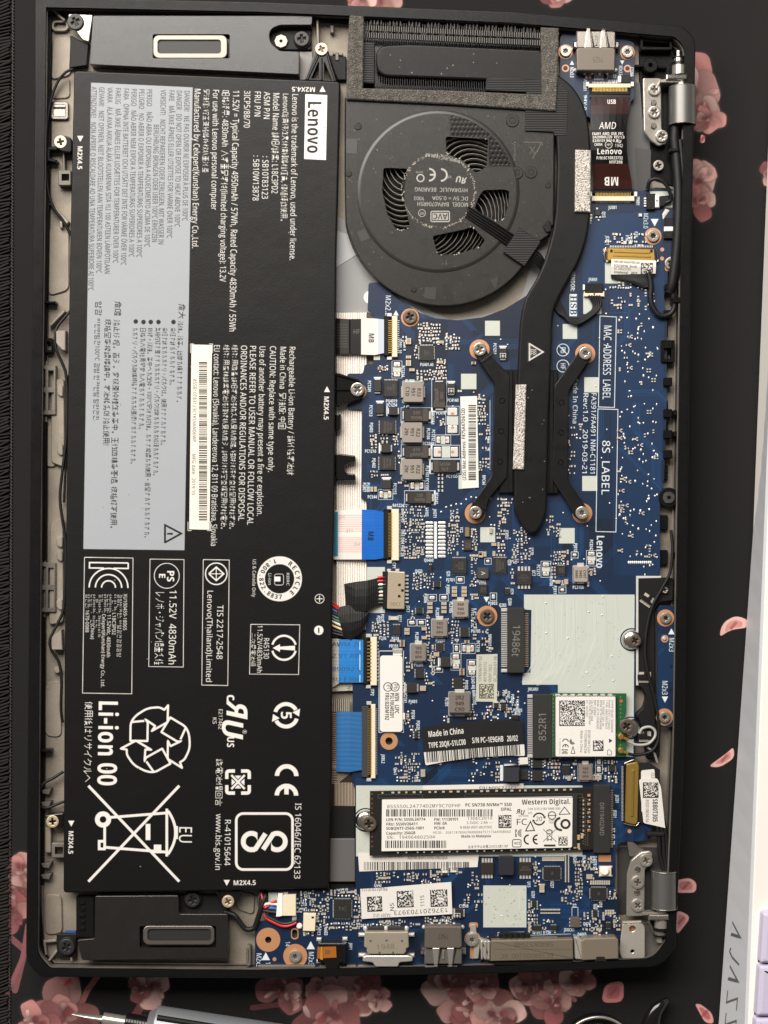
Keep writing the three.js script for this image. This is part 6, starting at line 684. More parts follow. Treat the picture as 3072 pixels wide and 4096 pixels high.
  many(mb, 'solder_joints', cube, mats.solder, free(joint)); many(mb, 'tiny_resistors', cube, mats.chipBlack, free(blk)); many(mb, 'tiny_capacitors', cube, mats.tan, free(tan)); many(mb, 'tiny_brown_parts', cube, mats.brown, free(brn)); many(mb, 'solder_bumps', dome, mats.solder, free(dots, 2));
  // ceramic capacitors large enough to tell apart
  for (const [u, v] of [[1720, 2415], [1720, 2431], [1720, 2447], [1776, 2415], [1776, 2431], [1776, 2447], [1818, 2352], [1818, 2366], [1818, 2381], [1857, 2352], [1857, 2366], [1857, 2381], [1697, 2516], [1697, 2551], [1628, 2519], [1628, 2533], [1634, 1358], [1634, 1371], [1634, 1428], [1634, 1446], [1634, 1458], [1648, 1479], [2080, 1580], [1764, 1368], [1762, 1448], [1762, 1492]]) mlcc(u, v, 21, 12); for (const [u, v] of [[1609, 2567], [1609, 2581], [1868, 2568], [1848, 2681], [1848, 2695]]) mlcc(u, v, 20, 13, mats.brown);
  for (const [u, v] of [[1487, 1957], [1502, 1957], [2371, 3110], [2385, 3110], [2400, 3110], [1963, 2122], [1976, 2215], [1922, 2217], [1940, 2217]]) mlcc(u, v, 12, 20); for (const [u, v, w, h] of [[1692, 2754, 24, 20], [1924, 2218, 18, 24], [1976, 2178, 20, 12], [1746, 2618, 22, 16], [2276, 3116, 14, 14], [2168, 3554, 20, 34], [2358, 3508, 24, 18], [2265, 2327, 16, 20], [2232, 2328, 18, 14], [1692, 3086, 18, 14], [1692, 3101, 18, 14]]) mlcc(u, v, w, h);
  for (const [u, v] of [[1895, 1452], [1520, 1473]]) mlcc(u, v, 18, 12, mats.brown);
}
// ---------------------------------------------------------------- sockets and plugs on the boards
fpc(mb, 'flat_cable_socket', 'cream flat cable socket below the fan', 'v', 1264, 1428, [1536, 1556, 1568, 1590], 16); fpc(mb, 'flat_cable_socket', 'cream socket of the bright blue cable', 'v', 2036, 2242, [1534, 1556, 1566, 1596], 30); fpc(mb, 'flat_cable_socket', 'cream socket of the translucent blue cable', 'v', 2548, 2742, [1453, 1472, 1482, 1508], 12); fpc(mb, 'flat_cable_socket', 'long cream socket of the keyboard cable', 'v', 2818, 3114, [1447, 1474, 1484, 1502], 40, HP_, M([0.045, 0.045, 0.047], 0.35)); fpc(mb, 'flat_cable_socket', 'cream socket at the lower end of the black printed cable', 'h', 2367, 2538, [762, 774, 784, 804], 24);
fpc(ub, 'flat_cable_socket', 'cream socket at the upper end of the black printed cable', 'h', 2355, 2524, [362, 378, 334, 350], 24);
function socketM2(u0, v0, u1, v1, txt, deg, size, pinsL, pinsR, lab) {
  PT.rect(u0 - 6, v0 - 6, u1 + 6, v1 + 6, '#242423'); PT.text(txt, (u0 + u1) / 2, (v0 + v1) / 2, { size, deg, col: '#77736b', mid: true });
  const o = put(mb, 'card_socket', box(u0, v0, u1, v1, HP_, HP_ + 2.2, { art: PT, bev: 0.2 }), mPrint, null, lab), A = [], B = [];
  for (let v = v0 + 22; v < v1 - 20; v += 7.3) { if (pinsL) A.push([pinsL, v - 2, u0, v + 2, HP_, HP_ + 0.6]); if (pinsR) B.push([u1, v - 1.5, pinsR, v + 1.5, HP_, HP_ + 0.4]); }
  if (A.length) leads(o, A, mats.tin, 'pins'); if (B.length) leads(o, B, M([0.55, 0.42, 0.32], 0.4, 0.7), 'pins');
  if (pinsL) for (const v of [v0 + 1, v1 - 16]) put(o, 'solder_foot', box(pinsL, v, u0, v + 14, HP_, HP_ + 0.8, { bev: 0.2 }), mats.solder);
}
socketM2(2030, 2432, 2098, 2692, '19486t', 92, 42, 2005, 2114, 'empty black card socket beside the white pad'); socketM2(2132, 2778, 2208, 3034, '852R1', -90, 42, 2110, 0, 'black socket of the wireless card'); socketM2(2374, 3140, 2442, 3412, 'DR19402MD', 90, 24, 0, 2452, 'black socket of the storage stick');
{ // battery socket
  PT.rect(1546, 2280, 1630, 2440, '#b0a28c'); PT.text('9BCC', 1560, 2418, { size: 22, len: 48, col: '#8a775d' }); for (const [u, v] of [[1598, 2340], [1610, 2362], [1597, 2385]]) PT.rect(u - 5, v - 5, u + 5, v + 5, '#171310');
  const o = put(mb, 'battery_socket', plate(round([[1552, 2284], [1621, 2288], [1618, 2437], [1548, 2436]], 5), HP_, HP_ + 1.9, { art: PT, bev: 0.25, seg: 2 }), mMetalPrint, null, 'pale metal battery socket'); put(o, 'black_body', box(1530, 2286, 1552, 2434, HP_, HP_ + 1.5), mats.black); const L = []; for (let i = 0; i < 8; i++) L.push([1620, 2300 + i * 15, 1634, 2307 + i * 15, HP_, HP_ + 0.6]); leads(o, L, mats.solder, 'pins'); for (const u of [1548, 1582]) put(o, 'shell_tab', box(u, 2276, u + 16, 2288, HP_, HP_ + 1, { bev: 0.3 }), mats.solder);
}
{ // fan plug, speaker plug, clock battery plug, power plug and its neighbour
  const o = put(mb, 'fan_plug', box(2340, 1134, 2412, 1172, HP_, HP_ + 1.3, { bev: 0.2 }), mats.satin, null, 'black and cream plug of the fan'); put(o, 'cream_front', box(2336, 1166, 2418, 1186, HP_, HP_ + 1.1), mats.cream); put(o, 'pin_hole', cyl(2377, 1176, 3.5, HP_ + 1.1, HP_ + 1.14, 0, 12), mats.recess); put(o, 'solder_foot', box(2332, 1138, 2342, 1160, HP_, HP_ + 0.6), mats.white);
  const s = put(mb, 'speaker_socket', plate([[1130, 3580], [1184, 3578], [1184, 3664], [1130, 3664]], HP_, HP_ + 1.5, { bev: 0.15 }), mats.cream, null, 'cream speaker socket near the lower edge'); put(s, 'white_plug', plate([[1112, 3574], [1132, 3574], [1132, 3664], [1118, 3668], [1104, 3668]], HP_, HP_ + 1.7, { bev: 0.2 }), mats.white); leads(s, [0, 1, 2, 3].map((i) => [1184, 3594 + i * 17, 1193, 3599 + i * 17, HP_, HP_ + 0.4]), mats.tin, 'pins'); put(s, 'solder_foot', box(1134, 3568, 1152, 3580, HP_, HP_ + 0.6), mats.solder); put(s, 'solder_foot', box(1168, 3660, 1186, 3690, HP_, HP_ + 0.5), mats.tin);
  const c = put(mb, 'clock_socket', plate([[1214, 3654], [1264, 3656], [1260, 3726], [1212, 3724]], HP_, HP_ + 1.5, { bev: 0.15 }), mats.cream, null, 'small cream two pin socket'); leads(c, [[1262, 3668, 1276, 3674, HP_, HP_ + 0.5], [1262, 3682, 1276, 3688, HP_, HP_ + 0.5]], mats.tin, 'pins'); put(c, 'notch', box(1246, 3666, 1256, 3674, HP_ + 1.5, HP_ + 1.53, { bev: 0 }), mats.recess);
  const p = put(mb, 'power_plug', box(2586, 774, 2622, 838, HP_, HP_ + 1.4, { bev: 0.2 }), mats.satin, null, 'black and white power plug'); put(p, 'white_front', box(2620, 780, 2638, 830, HP_, HP_ + 1.5, { bev: 0.3 }), mats.white); put(p, 'pin_hole', cyl(2628, 803, 3.5, HP_ + 1.5, HP_ + 1.54, 0, 12), mats.recess); put(p, 'wire_cover', plate(round([[2638, 784], [2676, 780], [2680, 800], [2656, 826], [2638, 830]], 6), HP_, HP_ + 1.4, { bev: 0.4 }), mats.rubber); leads(p, [0, 1, 2, 3].map((i) => [2576, 790 + i * 10, 2588, 796 + i * 10, HP_, HP_ + 0.5]), mats.solder, 'pins');
  const d = put(mb, 'switch_plug', box(2656, 924, 2702, 954, HP_, HP_ + 1.3, { bev: 0.2 }), mats.satin, null, 'black plug half under the thick cable'); put(d, 'white_front', box(2658, 906, 2702, 926, HP_, HP_ + 1.4, { bev: 0.3 }), mats.white); put(d, 'wire_cover', box(2660, 872, 2702, 908, HP_, HP_ + 1.2, { bev: 0.4 }), mats.rubber);
  PT.poly([[2646, 830], [2676, 838], [2680, 850], [2652, 882]], '#c9c5bd'); PT.text('10/20', 2656, 868, { size: 14, deg: -45, col: '#333', len: 30 }); put(mb, 'date_tag', plate([[2662, 834], [2678, 842], [2652, 878], [2648, 858]], HP_ + 0.1, HP_ + 0.16, { art: PT, bev: 0 }), mPaper);
  const q = put(mb, 'transistor', box(2379, 838, 2402, 862, HP_, HP_ + 0.8), mats.chipBlack); for (const [u, v] of [[2384, 830], [2382, 864], [2396, 864]]) put(q, 'lead', box(u, v, u + 9, v + 8, HP_, HP_ + 0.4, { bev: 0.12 }), mats.solder); for (const [u, v] of [[2500, 968], [2522, 968], [2562, 858]]) put(mb, 'fuse', box(u - 7, v - 5, u + 7, v + 9, HP_, HP_ + 0.6, { bev: 0.15 }), mats.tin);
}
{ // gold camera connector and gold display connector with their cables' plugs
  const t = thing('camera_cable', 'camera cable with a gold plug, white tag and black sleeve', 'cable', [2530, 1080, 11]);
  put(t, 'gold_plug', plate(round([[2430, 990], [2618, 996], [2622, 1046], [2428, 1042]], 4), HP_ + 0.1, HP_ + 1.5, { bev: 0.25 }), mats.brass); put(t, 'plug_ridge', plate([[2456, 1000], [2600, 1005], [2600, 1014], [2456, 1009]], HP_ + 1.5, HP_ + 1.8, { bev: 0.12 }), mats.brass); put(t, 'plug_ridge', plate([[2452, 1018], [2604, 1024], [2604, 1030], [2452, 1024]], HP_ + 1.5, HP_ + 1.75, { bev: 0.12 }), mats.gold); for (const u of [2446, 2606]) put(t, 'plug_slot', box(u - 5, 998, u + 5, 1010, HP_ + 1.5, HP_ + 1.54, { bev: 0 }), mats.recess);
  put(t, 'wire_bail', tube([[2424, 990, 11.8], [2418, 1010, 11.8], [2418, 1036, 11.8], [2428, 1046, 11.9], [2436, 1038, 12]], 3, 6), mats.steel); put(t, 'wire_bail', tube([[2624, 990, 11.8], [2632, 1030, 11.8], [2632, 1044, 11.8], [2624, 1050, 11.9]], 3, 6), mats.steel); leads(t, Array.from({ length: 26 }, (_, i) => [2440 + i * 6.7, 982, 2443 + i * 6.7, 990, HP_, HP_ + 0.3]), mats.tin, 'pins');
  PT.poly([[2440, 1030], [2630, 1030], [2630, 1110], [2440, 1110]], '#d0ccc5'); const tx = (s, v, l, size, o = {}) => PT.text(s, 2456, v, { size, len: l, deg: 3, col: '#1c1c1c', ...o }); tx('FA491 AMD Standard RGB Cable', 1046, 104, 13, { w: 'bold' }); tx('DC02C00F500   Rev.0A', 1062, 92, 13, { w: 'bold' }); tx('SC10R23735', 1074, 68, 14); tx('Amphenol    2019', 1088, 94, 13, { w: 'bold' }); PT.matrix(2564, 1052, 48, 14, 88);
  put(t, 'white_tag', sheet([[2446, 1036, 2624, 1042, 12.5], [2444, 1066, 2624, 1068, 12.9], [2442, 1098, 2622, 1094, 12.6, -0.3]], 0.15, PT, 6), mPaper, null, 'white printed tag');
  put(t, 'fan_out', sheet([[2444, 1094, 2620, 1090, 12.3], [2446, 1112, 2610, 1112, 12.1, 0.3], [2520, 1130, 2606, 1130, 12.2, 0.4], [2570, 1152, 2608, 1146, 12.3, 0.3]], 0.9, null, 5), mats.rubber);
  put(t, 'sleeve', tube([[2594, 1090, 12.2], [2604, 1140, 12.4], [2602, 1190, 12.4], [2612, 1230, 12.4], [2640, 1262, 12.4], [2680, 1256, 12.2], [2698, 1222, 12.2], [2690, 1160, 12.4], [2694, 1090, 13]], 11, 9), mats.rubber);
  const c = thing('display_cable', 'display cable with a long gold plug and two white tags', 'cable', [2540, 3180, 11]);
  put(c, 'gold_plug', plate(round([[2506, 3056], [2550, 3048], [2558, 3062], [2552, 3290], [2540, 3300], [2500, 3290]], 6), HP_ + 0.1, HP_ + 1.6, { bev: 0.3 }), mats.brass); put(c, 'plug_ridge', plate([[2526, 3080], [2538, 3080], [2534, 3266], [2522, 3266]], HP_ + 1.6, HP_ + 2, { bev: 0.15 }), mats.gold); put(c, 'socket_edge', box(2494, 3060, 2508, 3290, HP_, HP_ + 0.9), mats.blackGloss); leads(c, Array.from({ length: 40 }, (_, i) => [2486, 3066 + i * 5.5, 2496, 3068.6 + i * 5.5, HP_, HP_ + 0.35]), mats.tin, 'pins'); put(c, 'wire_bail', tube([[2498, 3054, 11.8], [2520, 3044, 12], [2540, 3040, 12], [2556, 3050, 11.9]], 3, 6), mats.steel); put(c, 'wire_bail', tube([[2494, 3292, 11.8], [2520, 3300, 12], [2546, 3302, 12], [2556, 3290, 11.9]], 3, 6), mats.steel);
  PT.poly([[2552, 3050], [2672, 3050], [2672, 3320], [2552, 3320]], '#d3cfc8'); PT.matrix(2572, 3130, 62, 16, 89); PT.text('SBB0T305', 2620, 3196, { size: 28, deg: 90, len: 92, col: '#161616', w: 'bold' }); PT.text('8SSD10M34154', 2590, 3198, { size: 18, deg: 90, len: 92, col: '#222' }); PT.text('/23', 2612, 3090, { size: 18, deg: 90, len: 24, col: '#333' });
  put(c, 'fan_out', sheet([[2556, 3052, 2556, 3292, 12], [2600, 3052, 2600, 3292, 12.6], [2640, 3080, 2640, 3290, 12.9]], 1, null, 3), mats.rubber); put(c, 'white_tag', plate(round([[2564, 3082], [2618, 3076], [2626, 3250], [2566, 3250]], 8), 13.0, 13.1, { art: PT, bev: 0 }), mPaper, null, 'lower white tag'); put(c, 'white_tag', plate(round([[2556, 3120], [2570, 3112], [2630, 3114], [2644, 3150], [2660, 3306], [2662, 3312], [2574, 3292]], 8), 13.2, 13.32, { art: PT, bev: 0 }), mPaper, null, 'upper white tag with square code');
  for (const o of [0, 18, 32]) put(c, 'cable_core', tube([[2625 + o * 0.8, 3270, 12.4], [2636 + o, 3360, 12.2], [2640 + o * 0.9, 3420, 12.2], [2656 + o * 0.5, 3480, 12.3], [2662, 3530, 12]], 9, 8), mats.rubber); put(c, 'cable_tie', box(2588, 3330, 2660, 3348, 11.6, 13.2, { bev: 0.4 }), mats.rubber);
}
// ---------------------------------------------------------------- stickers on the main board
{
  const s = (name, pts, lab, h = HP_ + 1.55, m = mPaper) => put(mb, name, plate(pts, h, h + 0.08, { art: PT, bev: 0 }), m, null, lab);
  PT.poly([[1834, 1575], [1930, 1575], [1940, 1960], [1830, 1960]], '#dad6ce'); PT.bars(1874, 1620, 1904, 1924, true, 41); PT.text('(23S) Mac Address: F875A47D612D', 1857, 1922, { size: 20, deg: -91, len: 290, col: '#151515', w: 'bold' });
  s('address_sticker', [[1841, 1586], [1908, 1584], [1915, 1950], [1848, 1954]], 'white sticker with a barcode and address', HP_ + 0.5);
  PT.poly(rrect(1514, 2614, 1620, 2934, 4), '#d8d5cf'); PT.text('WIN   LIPC', 1588, 2771, { size: 24, deg: 90.5, len: 84, col: '#1a1a1a', w: 'bold' }); PT.text('PSL10U49201', 1568, 2771, { size: 22, deg: 90.5, len: 102, col: '#1a1a1a', w: 'bold' }); PT.text('FRU:02DM192', 1548, 2771, { size: 22, deg: 90.5, len: 110, col: '#1a1a1a', w: 'bold' }); PT.ring(1552, 2748, 17, '#222', 3); PT.text('e1', 1554, 2738, { size: 22, deg: 90, len: 20, col: '#222' }); PT.ring(1580, 2748, 17, '#222', 3); PT.text('Pb', 1582, 2736, { size: 22, deg: 90, len: 24, col: '#222' });
  s('part_sticker', rrect(1520, 2622, 1610, 2927, 12), 'white rounded sticker beside the keyboard cable socket', HP_ + 0.8); PB.frame(1516, 2604, 1614, 2930, SK, 3);
  PT.poly(R4(1900, 2610, 1996, 2812), '#b3b4a6'); PT.matrix(1917, 2736, 58, 16, 43, '#4b4634'); ['1376596701152', '43119L01112', 'FA391 10C2', '2C_2020-01-06'].forEach((t, i) => PT.text(t, 1920 + i * 20, 2728 - (i === 2 ? 0 : 0), { size: 16, deg: -89, len: [104, 80, 70, 104][i], col: '#3b392f' })); s('code_sticker', [[1906, 2618], [1990, 2616], [1988, 2807], [1904, 2806]], 'small greenish white sticker with a square code', HP_ + 0.12);
  PT.poly([[1676, 2850], [2110, 2850], [2110, 3070], [1676, 3070]], '#171615'); PT.text('Made in China', 1712, 2937, { size: 33, deg: -6, len: 144, col: '#d6d3cd', w: 'bold' }); PT.text('TYPE 20QK–S1LC00', 1714, 2982, { size: 31, deg: -5.5, len: 150, col: '#d6d3cd', w: 'bold' }); PT.text('S/N PC–1E9GHB   20/02', 1888, 2962, { size: 31, deg: -3, len: 184, col: '#d6d3cd', w: 'bold' });
  PT.on(1690, 3030, -4.6, () => { PT.rect(0, -20, 420, 60, '#d2cec7'); PT.bars(16, -22, 400, 22, false, 52); });
  s('serial_sticker', round([[1683, 2914], [1760, 2898], [1900, 2884], [2040, 2880], [2090, 2884], [2100, 3024], [2040, 3022], [1900, 3030], [1780, 3046], [1702, 3062]], 8), 'black serial sticker with white text and barcode', HP_ + 1.0, printed(prtTex, 0.42, 0));
  PT.poly(R4(1424, 3410, 1920, 3492), '#d5d0c8'); PT.bars(1456, 3448, 1884, 3482, false, 53); PT.text('8SB20N12860L1HF8CW020Y', 1790, 3430, { size: 20, deg: 180, len: 160, col: '#2a2a2a' }); PT.text('MADE IN CHINA', 1610, 3424, { size: 17, deg: 180, len: 60, col: '#333' }); s('barcode_sticker', [[1432, 3412], [1916, 3412], [1910, 3468], [1437, 3486]], 'long white barcode sticker under the storage stick', HP_ + 0.12);
  PT.poly(R4(1690, 3130, 2100, 3168), '#d5d0c8'); PT.text('137729004163', 2068, 3154, { size: 24, deg: 180, len: 152, col: '#2b2b2b' }); s('barcode_sticker', [[1692, 3142], [2094, 3134], [2094, 3176], [1692, 3176]], 'white sticker edge above the storage stick', HP_ + 0.12);
  PT.poly(R4(1434, 3520, 1820, 3680), '#d4d1cb'); PT.on(1624, 3600, -2.2, () => { PT.matrix(-156, -18, 60, 15, 61); PT.matrix(-36, -36, 66, 17, 62); PT.matrix(98, -36, 68, 17, 63); PT.text('PN:45119L01112', -72, -46, { size: 20, deg: 181, len: 104, col: '#222' }); PT.text('FA391 U12', -64, 58, { size: 18, deg: 180, len: 70, col: '#222' }); PT.text('1376201703973', 168, 46, { size: 24, deg: 179, len: 220, col: '#222', font: 'monospace' }); PT.text('NS', -56, 44, { size: 22, deg: -90, len: 34, col: '#222' }); PT.text('111S', 66, 30, { size: 22, deg: -90, len: 46, col: '#222' }); });
  put(mb, 'code_sticker', sheet([[1441, 3556, 1447, 3676, 12], [1520, 3551, 1524, 3671, 11.8], [1640, 3541, 1646, 3665, 12.1], [1740, 3533, 1746, 3660, 12.3], [1805, 3528, 1809, 3656, 12.6]], 0.1, PT, 2), mPaper, null, 'creased white sticker with three square codes');
}
// ---------------------------------------------------------------- flat cables
const CA = new Art(1300, 560, 1600, 3400, 0.7, '#8a8580');            // print of the flat cables on the left
{
  CA.rect(1340, 1270, 1402, 1420, '#1b1918'); for (let i = 0; i < 9; i++) CA.rect(1346, 1296 + i * 11, 1390, 1301 + i * 11, '#3a3633'); CA.rect(1396, 1270, 1446, 1420, '#0d0d0d'); CA.text('HF', 1412, 1326, { size: 26, len: 28, col: '#77736c' }); CA.rect(1444, 1270, 1536, 1430, '#cfcdc8'); CA.rect(1512, 1270, 1536, 1430, '#b7bec9'); CA.text('MB', 1486, 1332, { size: 30, deg: 92, len: 40, col: '#1b1b1b', w: 'bold' });
  CA.rect(1330, 2036, 1452, 2238, '#d9d2cb'); for (let i = 0; i < 8; i++) { CA.rect(1352, 2060 + i * 9, 1448, 2063.4 + i * 9, '#cf9f9c'); CA.rect(1352, 2150 + i * 8, 1448, 2153 + i * 8, '#cf9f9c'); } CA.text('HF', 1380, 2066, { size: 24, deg: 180, len: 28, col: '#aaa29a' }); CA.text('HF', 1412, 2122, { size: 24, deg: 180, len: 30, col: '#a39b93' }); CA.text('HF', 1442, 2176, { size: 24, deg: 180, len: 30, col: '#a39b93' }); CA.rect(1326, 2048, 1352, 2226, '#3b7f97');
  CA.rect(1447, 2036, 1540, 2240, '#0f5db3'); for (let i = 0; i < 14; i++) CA.rect(1447, 2044 + i * 14, 1530, 2046 + i * 14, '#0d56a6'); CA.text('MB', 1484, 2124, { size: 32, deg: 92, len: 40, col: '#0b1320', w: 'bold' });
  CA.rect(1322, 2552, 1358, 2766, '#b6afa4'); for (let i = 0; i < 14; i++) CA.rect(1322, 2560 + i * 14, 1412, 2562 + i * 14, '#9a9388'); CA.text('AWM 20', 1330, 2578, { size: 22, len: 100, col: '#2c2e30' }); CA.rect(1355, 2556, 1456, 2730, '#2473b8'); for (let i = 0; i < 12; i++) CA.rect(1355, 2562 + i * 14, 1450, 2564 + i * 14, '#2069a8'); for (const [s, u, v] of [['2 V1 AW', 1328, 2624], ['80092 V', 1328, 2676], ['SU E308', 1326, 2718], ['AWM 20', 1328, 2578]]) CA.text(s, u, v, { size: 24, len: 118, col: '#274c70' }); for (const [a, b] of [[2566, 2600], [2618, 2680], [2700, 2728]]) CA.rect(1438, a, 1441, b, '#dfe6ee'); CA.rect(1322, 2732, 1412, 2766, '#b2aba0'); CA.text('190', 1340, 2746, { size: 26, deg: 90, len: 28, col: '#3d4a34' }); CA.text('NV', 1396, 2744, { size: 24, deg: 90, len: 24, col: '#3d4a34' });
  CA.rect(1322, 2780, 1420, 3230, '#2a221d'); for (let i = 0; i < 12; i++) CA.rect(1322 + i * 7.6, 2794, 1326 + i * 7.6, 2848, '#b2a99a'); for (let i = 0; i < 30; i++) CA.rect(1322, 2852 + i * 7.4, 1350, 2855.6 + i * 7.4, '#a3937f'); for (let i = 0; i < 14; i++) { const o = i * 6.6; CA.poly([[1418 - o * 0.9, 3226], [1418 - o * 0.9, 3130], [1424 - o, 3096], [1360 - o * 0.3, 3150 - o * 0.9], [1322, 3150 - o * 1.1]].slice(0, 2), null, '#b5a48d', 3.2); CA.poly([[1322, 3132 - o], [1350, 3132 - o], [1424, 3070 - o * 1.6]], null, '#a5957f', 3.2); }
  CA.rect(1345, 2846, 1450, 3090, '#2a5f92'); for (let i = 0; i < 26; i++) CA.poly([[1345, 2854 + i * 9], [1395, 2850 + i * 9.2], [1450, 2858 + i * 9]], null, i % 2 ? '#24578a' : '#316a9e', 2.5);
}
const mCab = M([1, 1, 1], 0.35, 0, { map: CA.texture() });
const flat = (label, u, v, parts) => { const t = thing('flat_cable', label, 'flat cable', [u, v, 10]); for (const [n, rows, nx = 1] of parts) put(t, n, sheet(rows, 0.12, CA, nx), mCab); return t; };
flat('black flat cable with a white end marked MB below the fan', 1445, 1345, [['ribbon', [[1334, 1272, 1334, 1416, 10.4], [1360, 1274, 1360, 1416, 11.4], [1396, 1276, 1396, 1414, 11.7], [1402, 1276, 1402, 1414, 11.5], [1446, 1275, 1444, 1415, 11.5]]], ['white_end', [[1444, 1272, 1442, 1418, 11.7], [1500, 1274, 1500, 1420, 11.9], [1536, 1278, 1536, 1412, 12]]]]);
flat('white striped flat cable with a bright blue end marked MB', 1440, 2138, [['ribbon', [[1320, 2040, 1320, 2238, 10.2], [1360, 2040, 1356, 2238, 11.2, 0.2], [1448, 2040, 1446, 2238, 11.7, 0.3]], 4], ['blue_end', [[1446, 2038, 1444, 2238, 11.85, 0.2], [1500, 2040, 1500, 2238, 12, 0.1], [1536, 2048, 1536, 2232, 12]], 4]]);
flat('clear flat cable with a translucent blue end and faint dark lettering', 1390, 2645, [['ribbon', [[1316, 2554, 1316, 2760, 10.2], [1362, 2556, 1360, 2730, 11.5]]], ['blue_end', [[1356, 2558, 1354, 2730, 11.7, 0.2], [1420, 2558, 1420, 2730, 12, 0.2], [1454, 2560, 1454, 2730, 12]], 4], ['folded_strip', [[1318, 2732, 1318, 2766, 9.8], [1410, 2732, 1410, 2762, 10.2]]]]);
flat('wide striped keyboard cable with a dark blue end film', 1390, 2980, [['ribbon', [[1316, 2796, 1316, 3110, 9.6], [1400, 2796, 1400, 3110, 9.8]]], ['ribbon_bend', [[1316, 2980, 1316, 3160, 9.9], [1408, 2992, 1408, 3128, 10]]], ['ribbon_tail', [[1318, 3120, 1420, 3110, 9.9], [1320, 3222, 1420, 3224, 9.9]]], ['blue_end', [[1346, 2848, 1344, 3086, 11.4, 0.2], [1400, 2848, 1398, 3088, 11.9, 0.25], [1448, 2848, 1447, 3080, 12]], 4]]);
{ // usb cable: black printed film
  const A = new Art(2350, 370, 2550, 780, 2.2, '#0d0d0d'), t = thing('flat_cable', 'black printed flat cable marked USB and MB in the upper right', 'flat cable', [2440, 570, 11]), w = '#d5d2cc';
  A.rect(2350, 388, 2550, 456, '#2c1410'); A.rect(2350, 655, 2550, 756, '#2c1410'); A.text('USB', 2428, 408, { size: 24, len: 36, col: w, w: 'bold' }); A.text('AMD', 2397, 504, { size: 38, len: 68, col: w, sk: -0.12 }); A.text('FA491_AMD_USB_FPC', 2368, 536, { size: 17, len: 126, col: w, w: 'bold' }); A.text('DA30000LZ20  REV:1.0', 2370, 549, { size: 15, len: 128, col: w, w: 'bold' }); A.text('E235131 94V-0', 2370, 563, { size: 15, len: 88, col: w, w: 'bold' }); ul(A, 2462, 564, 18, 0, w); A.text('CHINA', 2377, 578, { size: 15, len: 32, col: w, w: 'bold' }); A.ring(2434, 580, 14, w, 2); A.text('HY', 2425, 580, { size: 14, len: 18, col: w }); A.text('1942', 2458, 583, { size: 18, len: 34, col: w }); A.text('Lenovo', 2386, 606, { size: 32, len: 102, col: w, w: 'bold' }); A.text('P/N:SC10R23732', 2385, 632, { size: 17, len: 106, col: w, w: 'bold' }); A.text('HYF398', 2436, 649, { size: 17, len: 54, col: w, w: 'bold' }); A.text('MB', 2476, 725, { size: 48, deg: 180, len: 60, col: w, w: 'bold' });
  put(t, 'ribbon', sheet([[2366, 378, 2516, 380, 12], [2364, 420, 2516, 422, 12.2, 0.2], [2362, 456, 2512, 458, 12.6, 0.3], [2362, 520, 2506, 530, 13.2, 0.5], [2364, 600, 2508, 608, 13.3, 0.5], [2370, 655, 2514, 658, 12.8, 0.3], [2374, 720, 2526, 722, 12.2, 0.1], [2374, 764, 2530, 764, 12]], 0.12, A, 6), M([1, 1, 1], 0.34, 0, { specularIntensity: 0.35, map: A.texture() }));
  const g = put(t, 'clear_stiffener', sheet([[2358, 378, 2520, 380, 12.05], [2358, 388, 2520, 390, 12.1]], 0.1), mats.blackGloss);
}
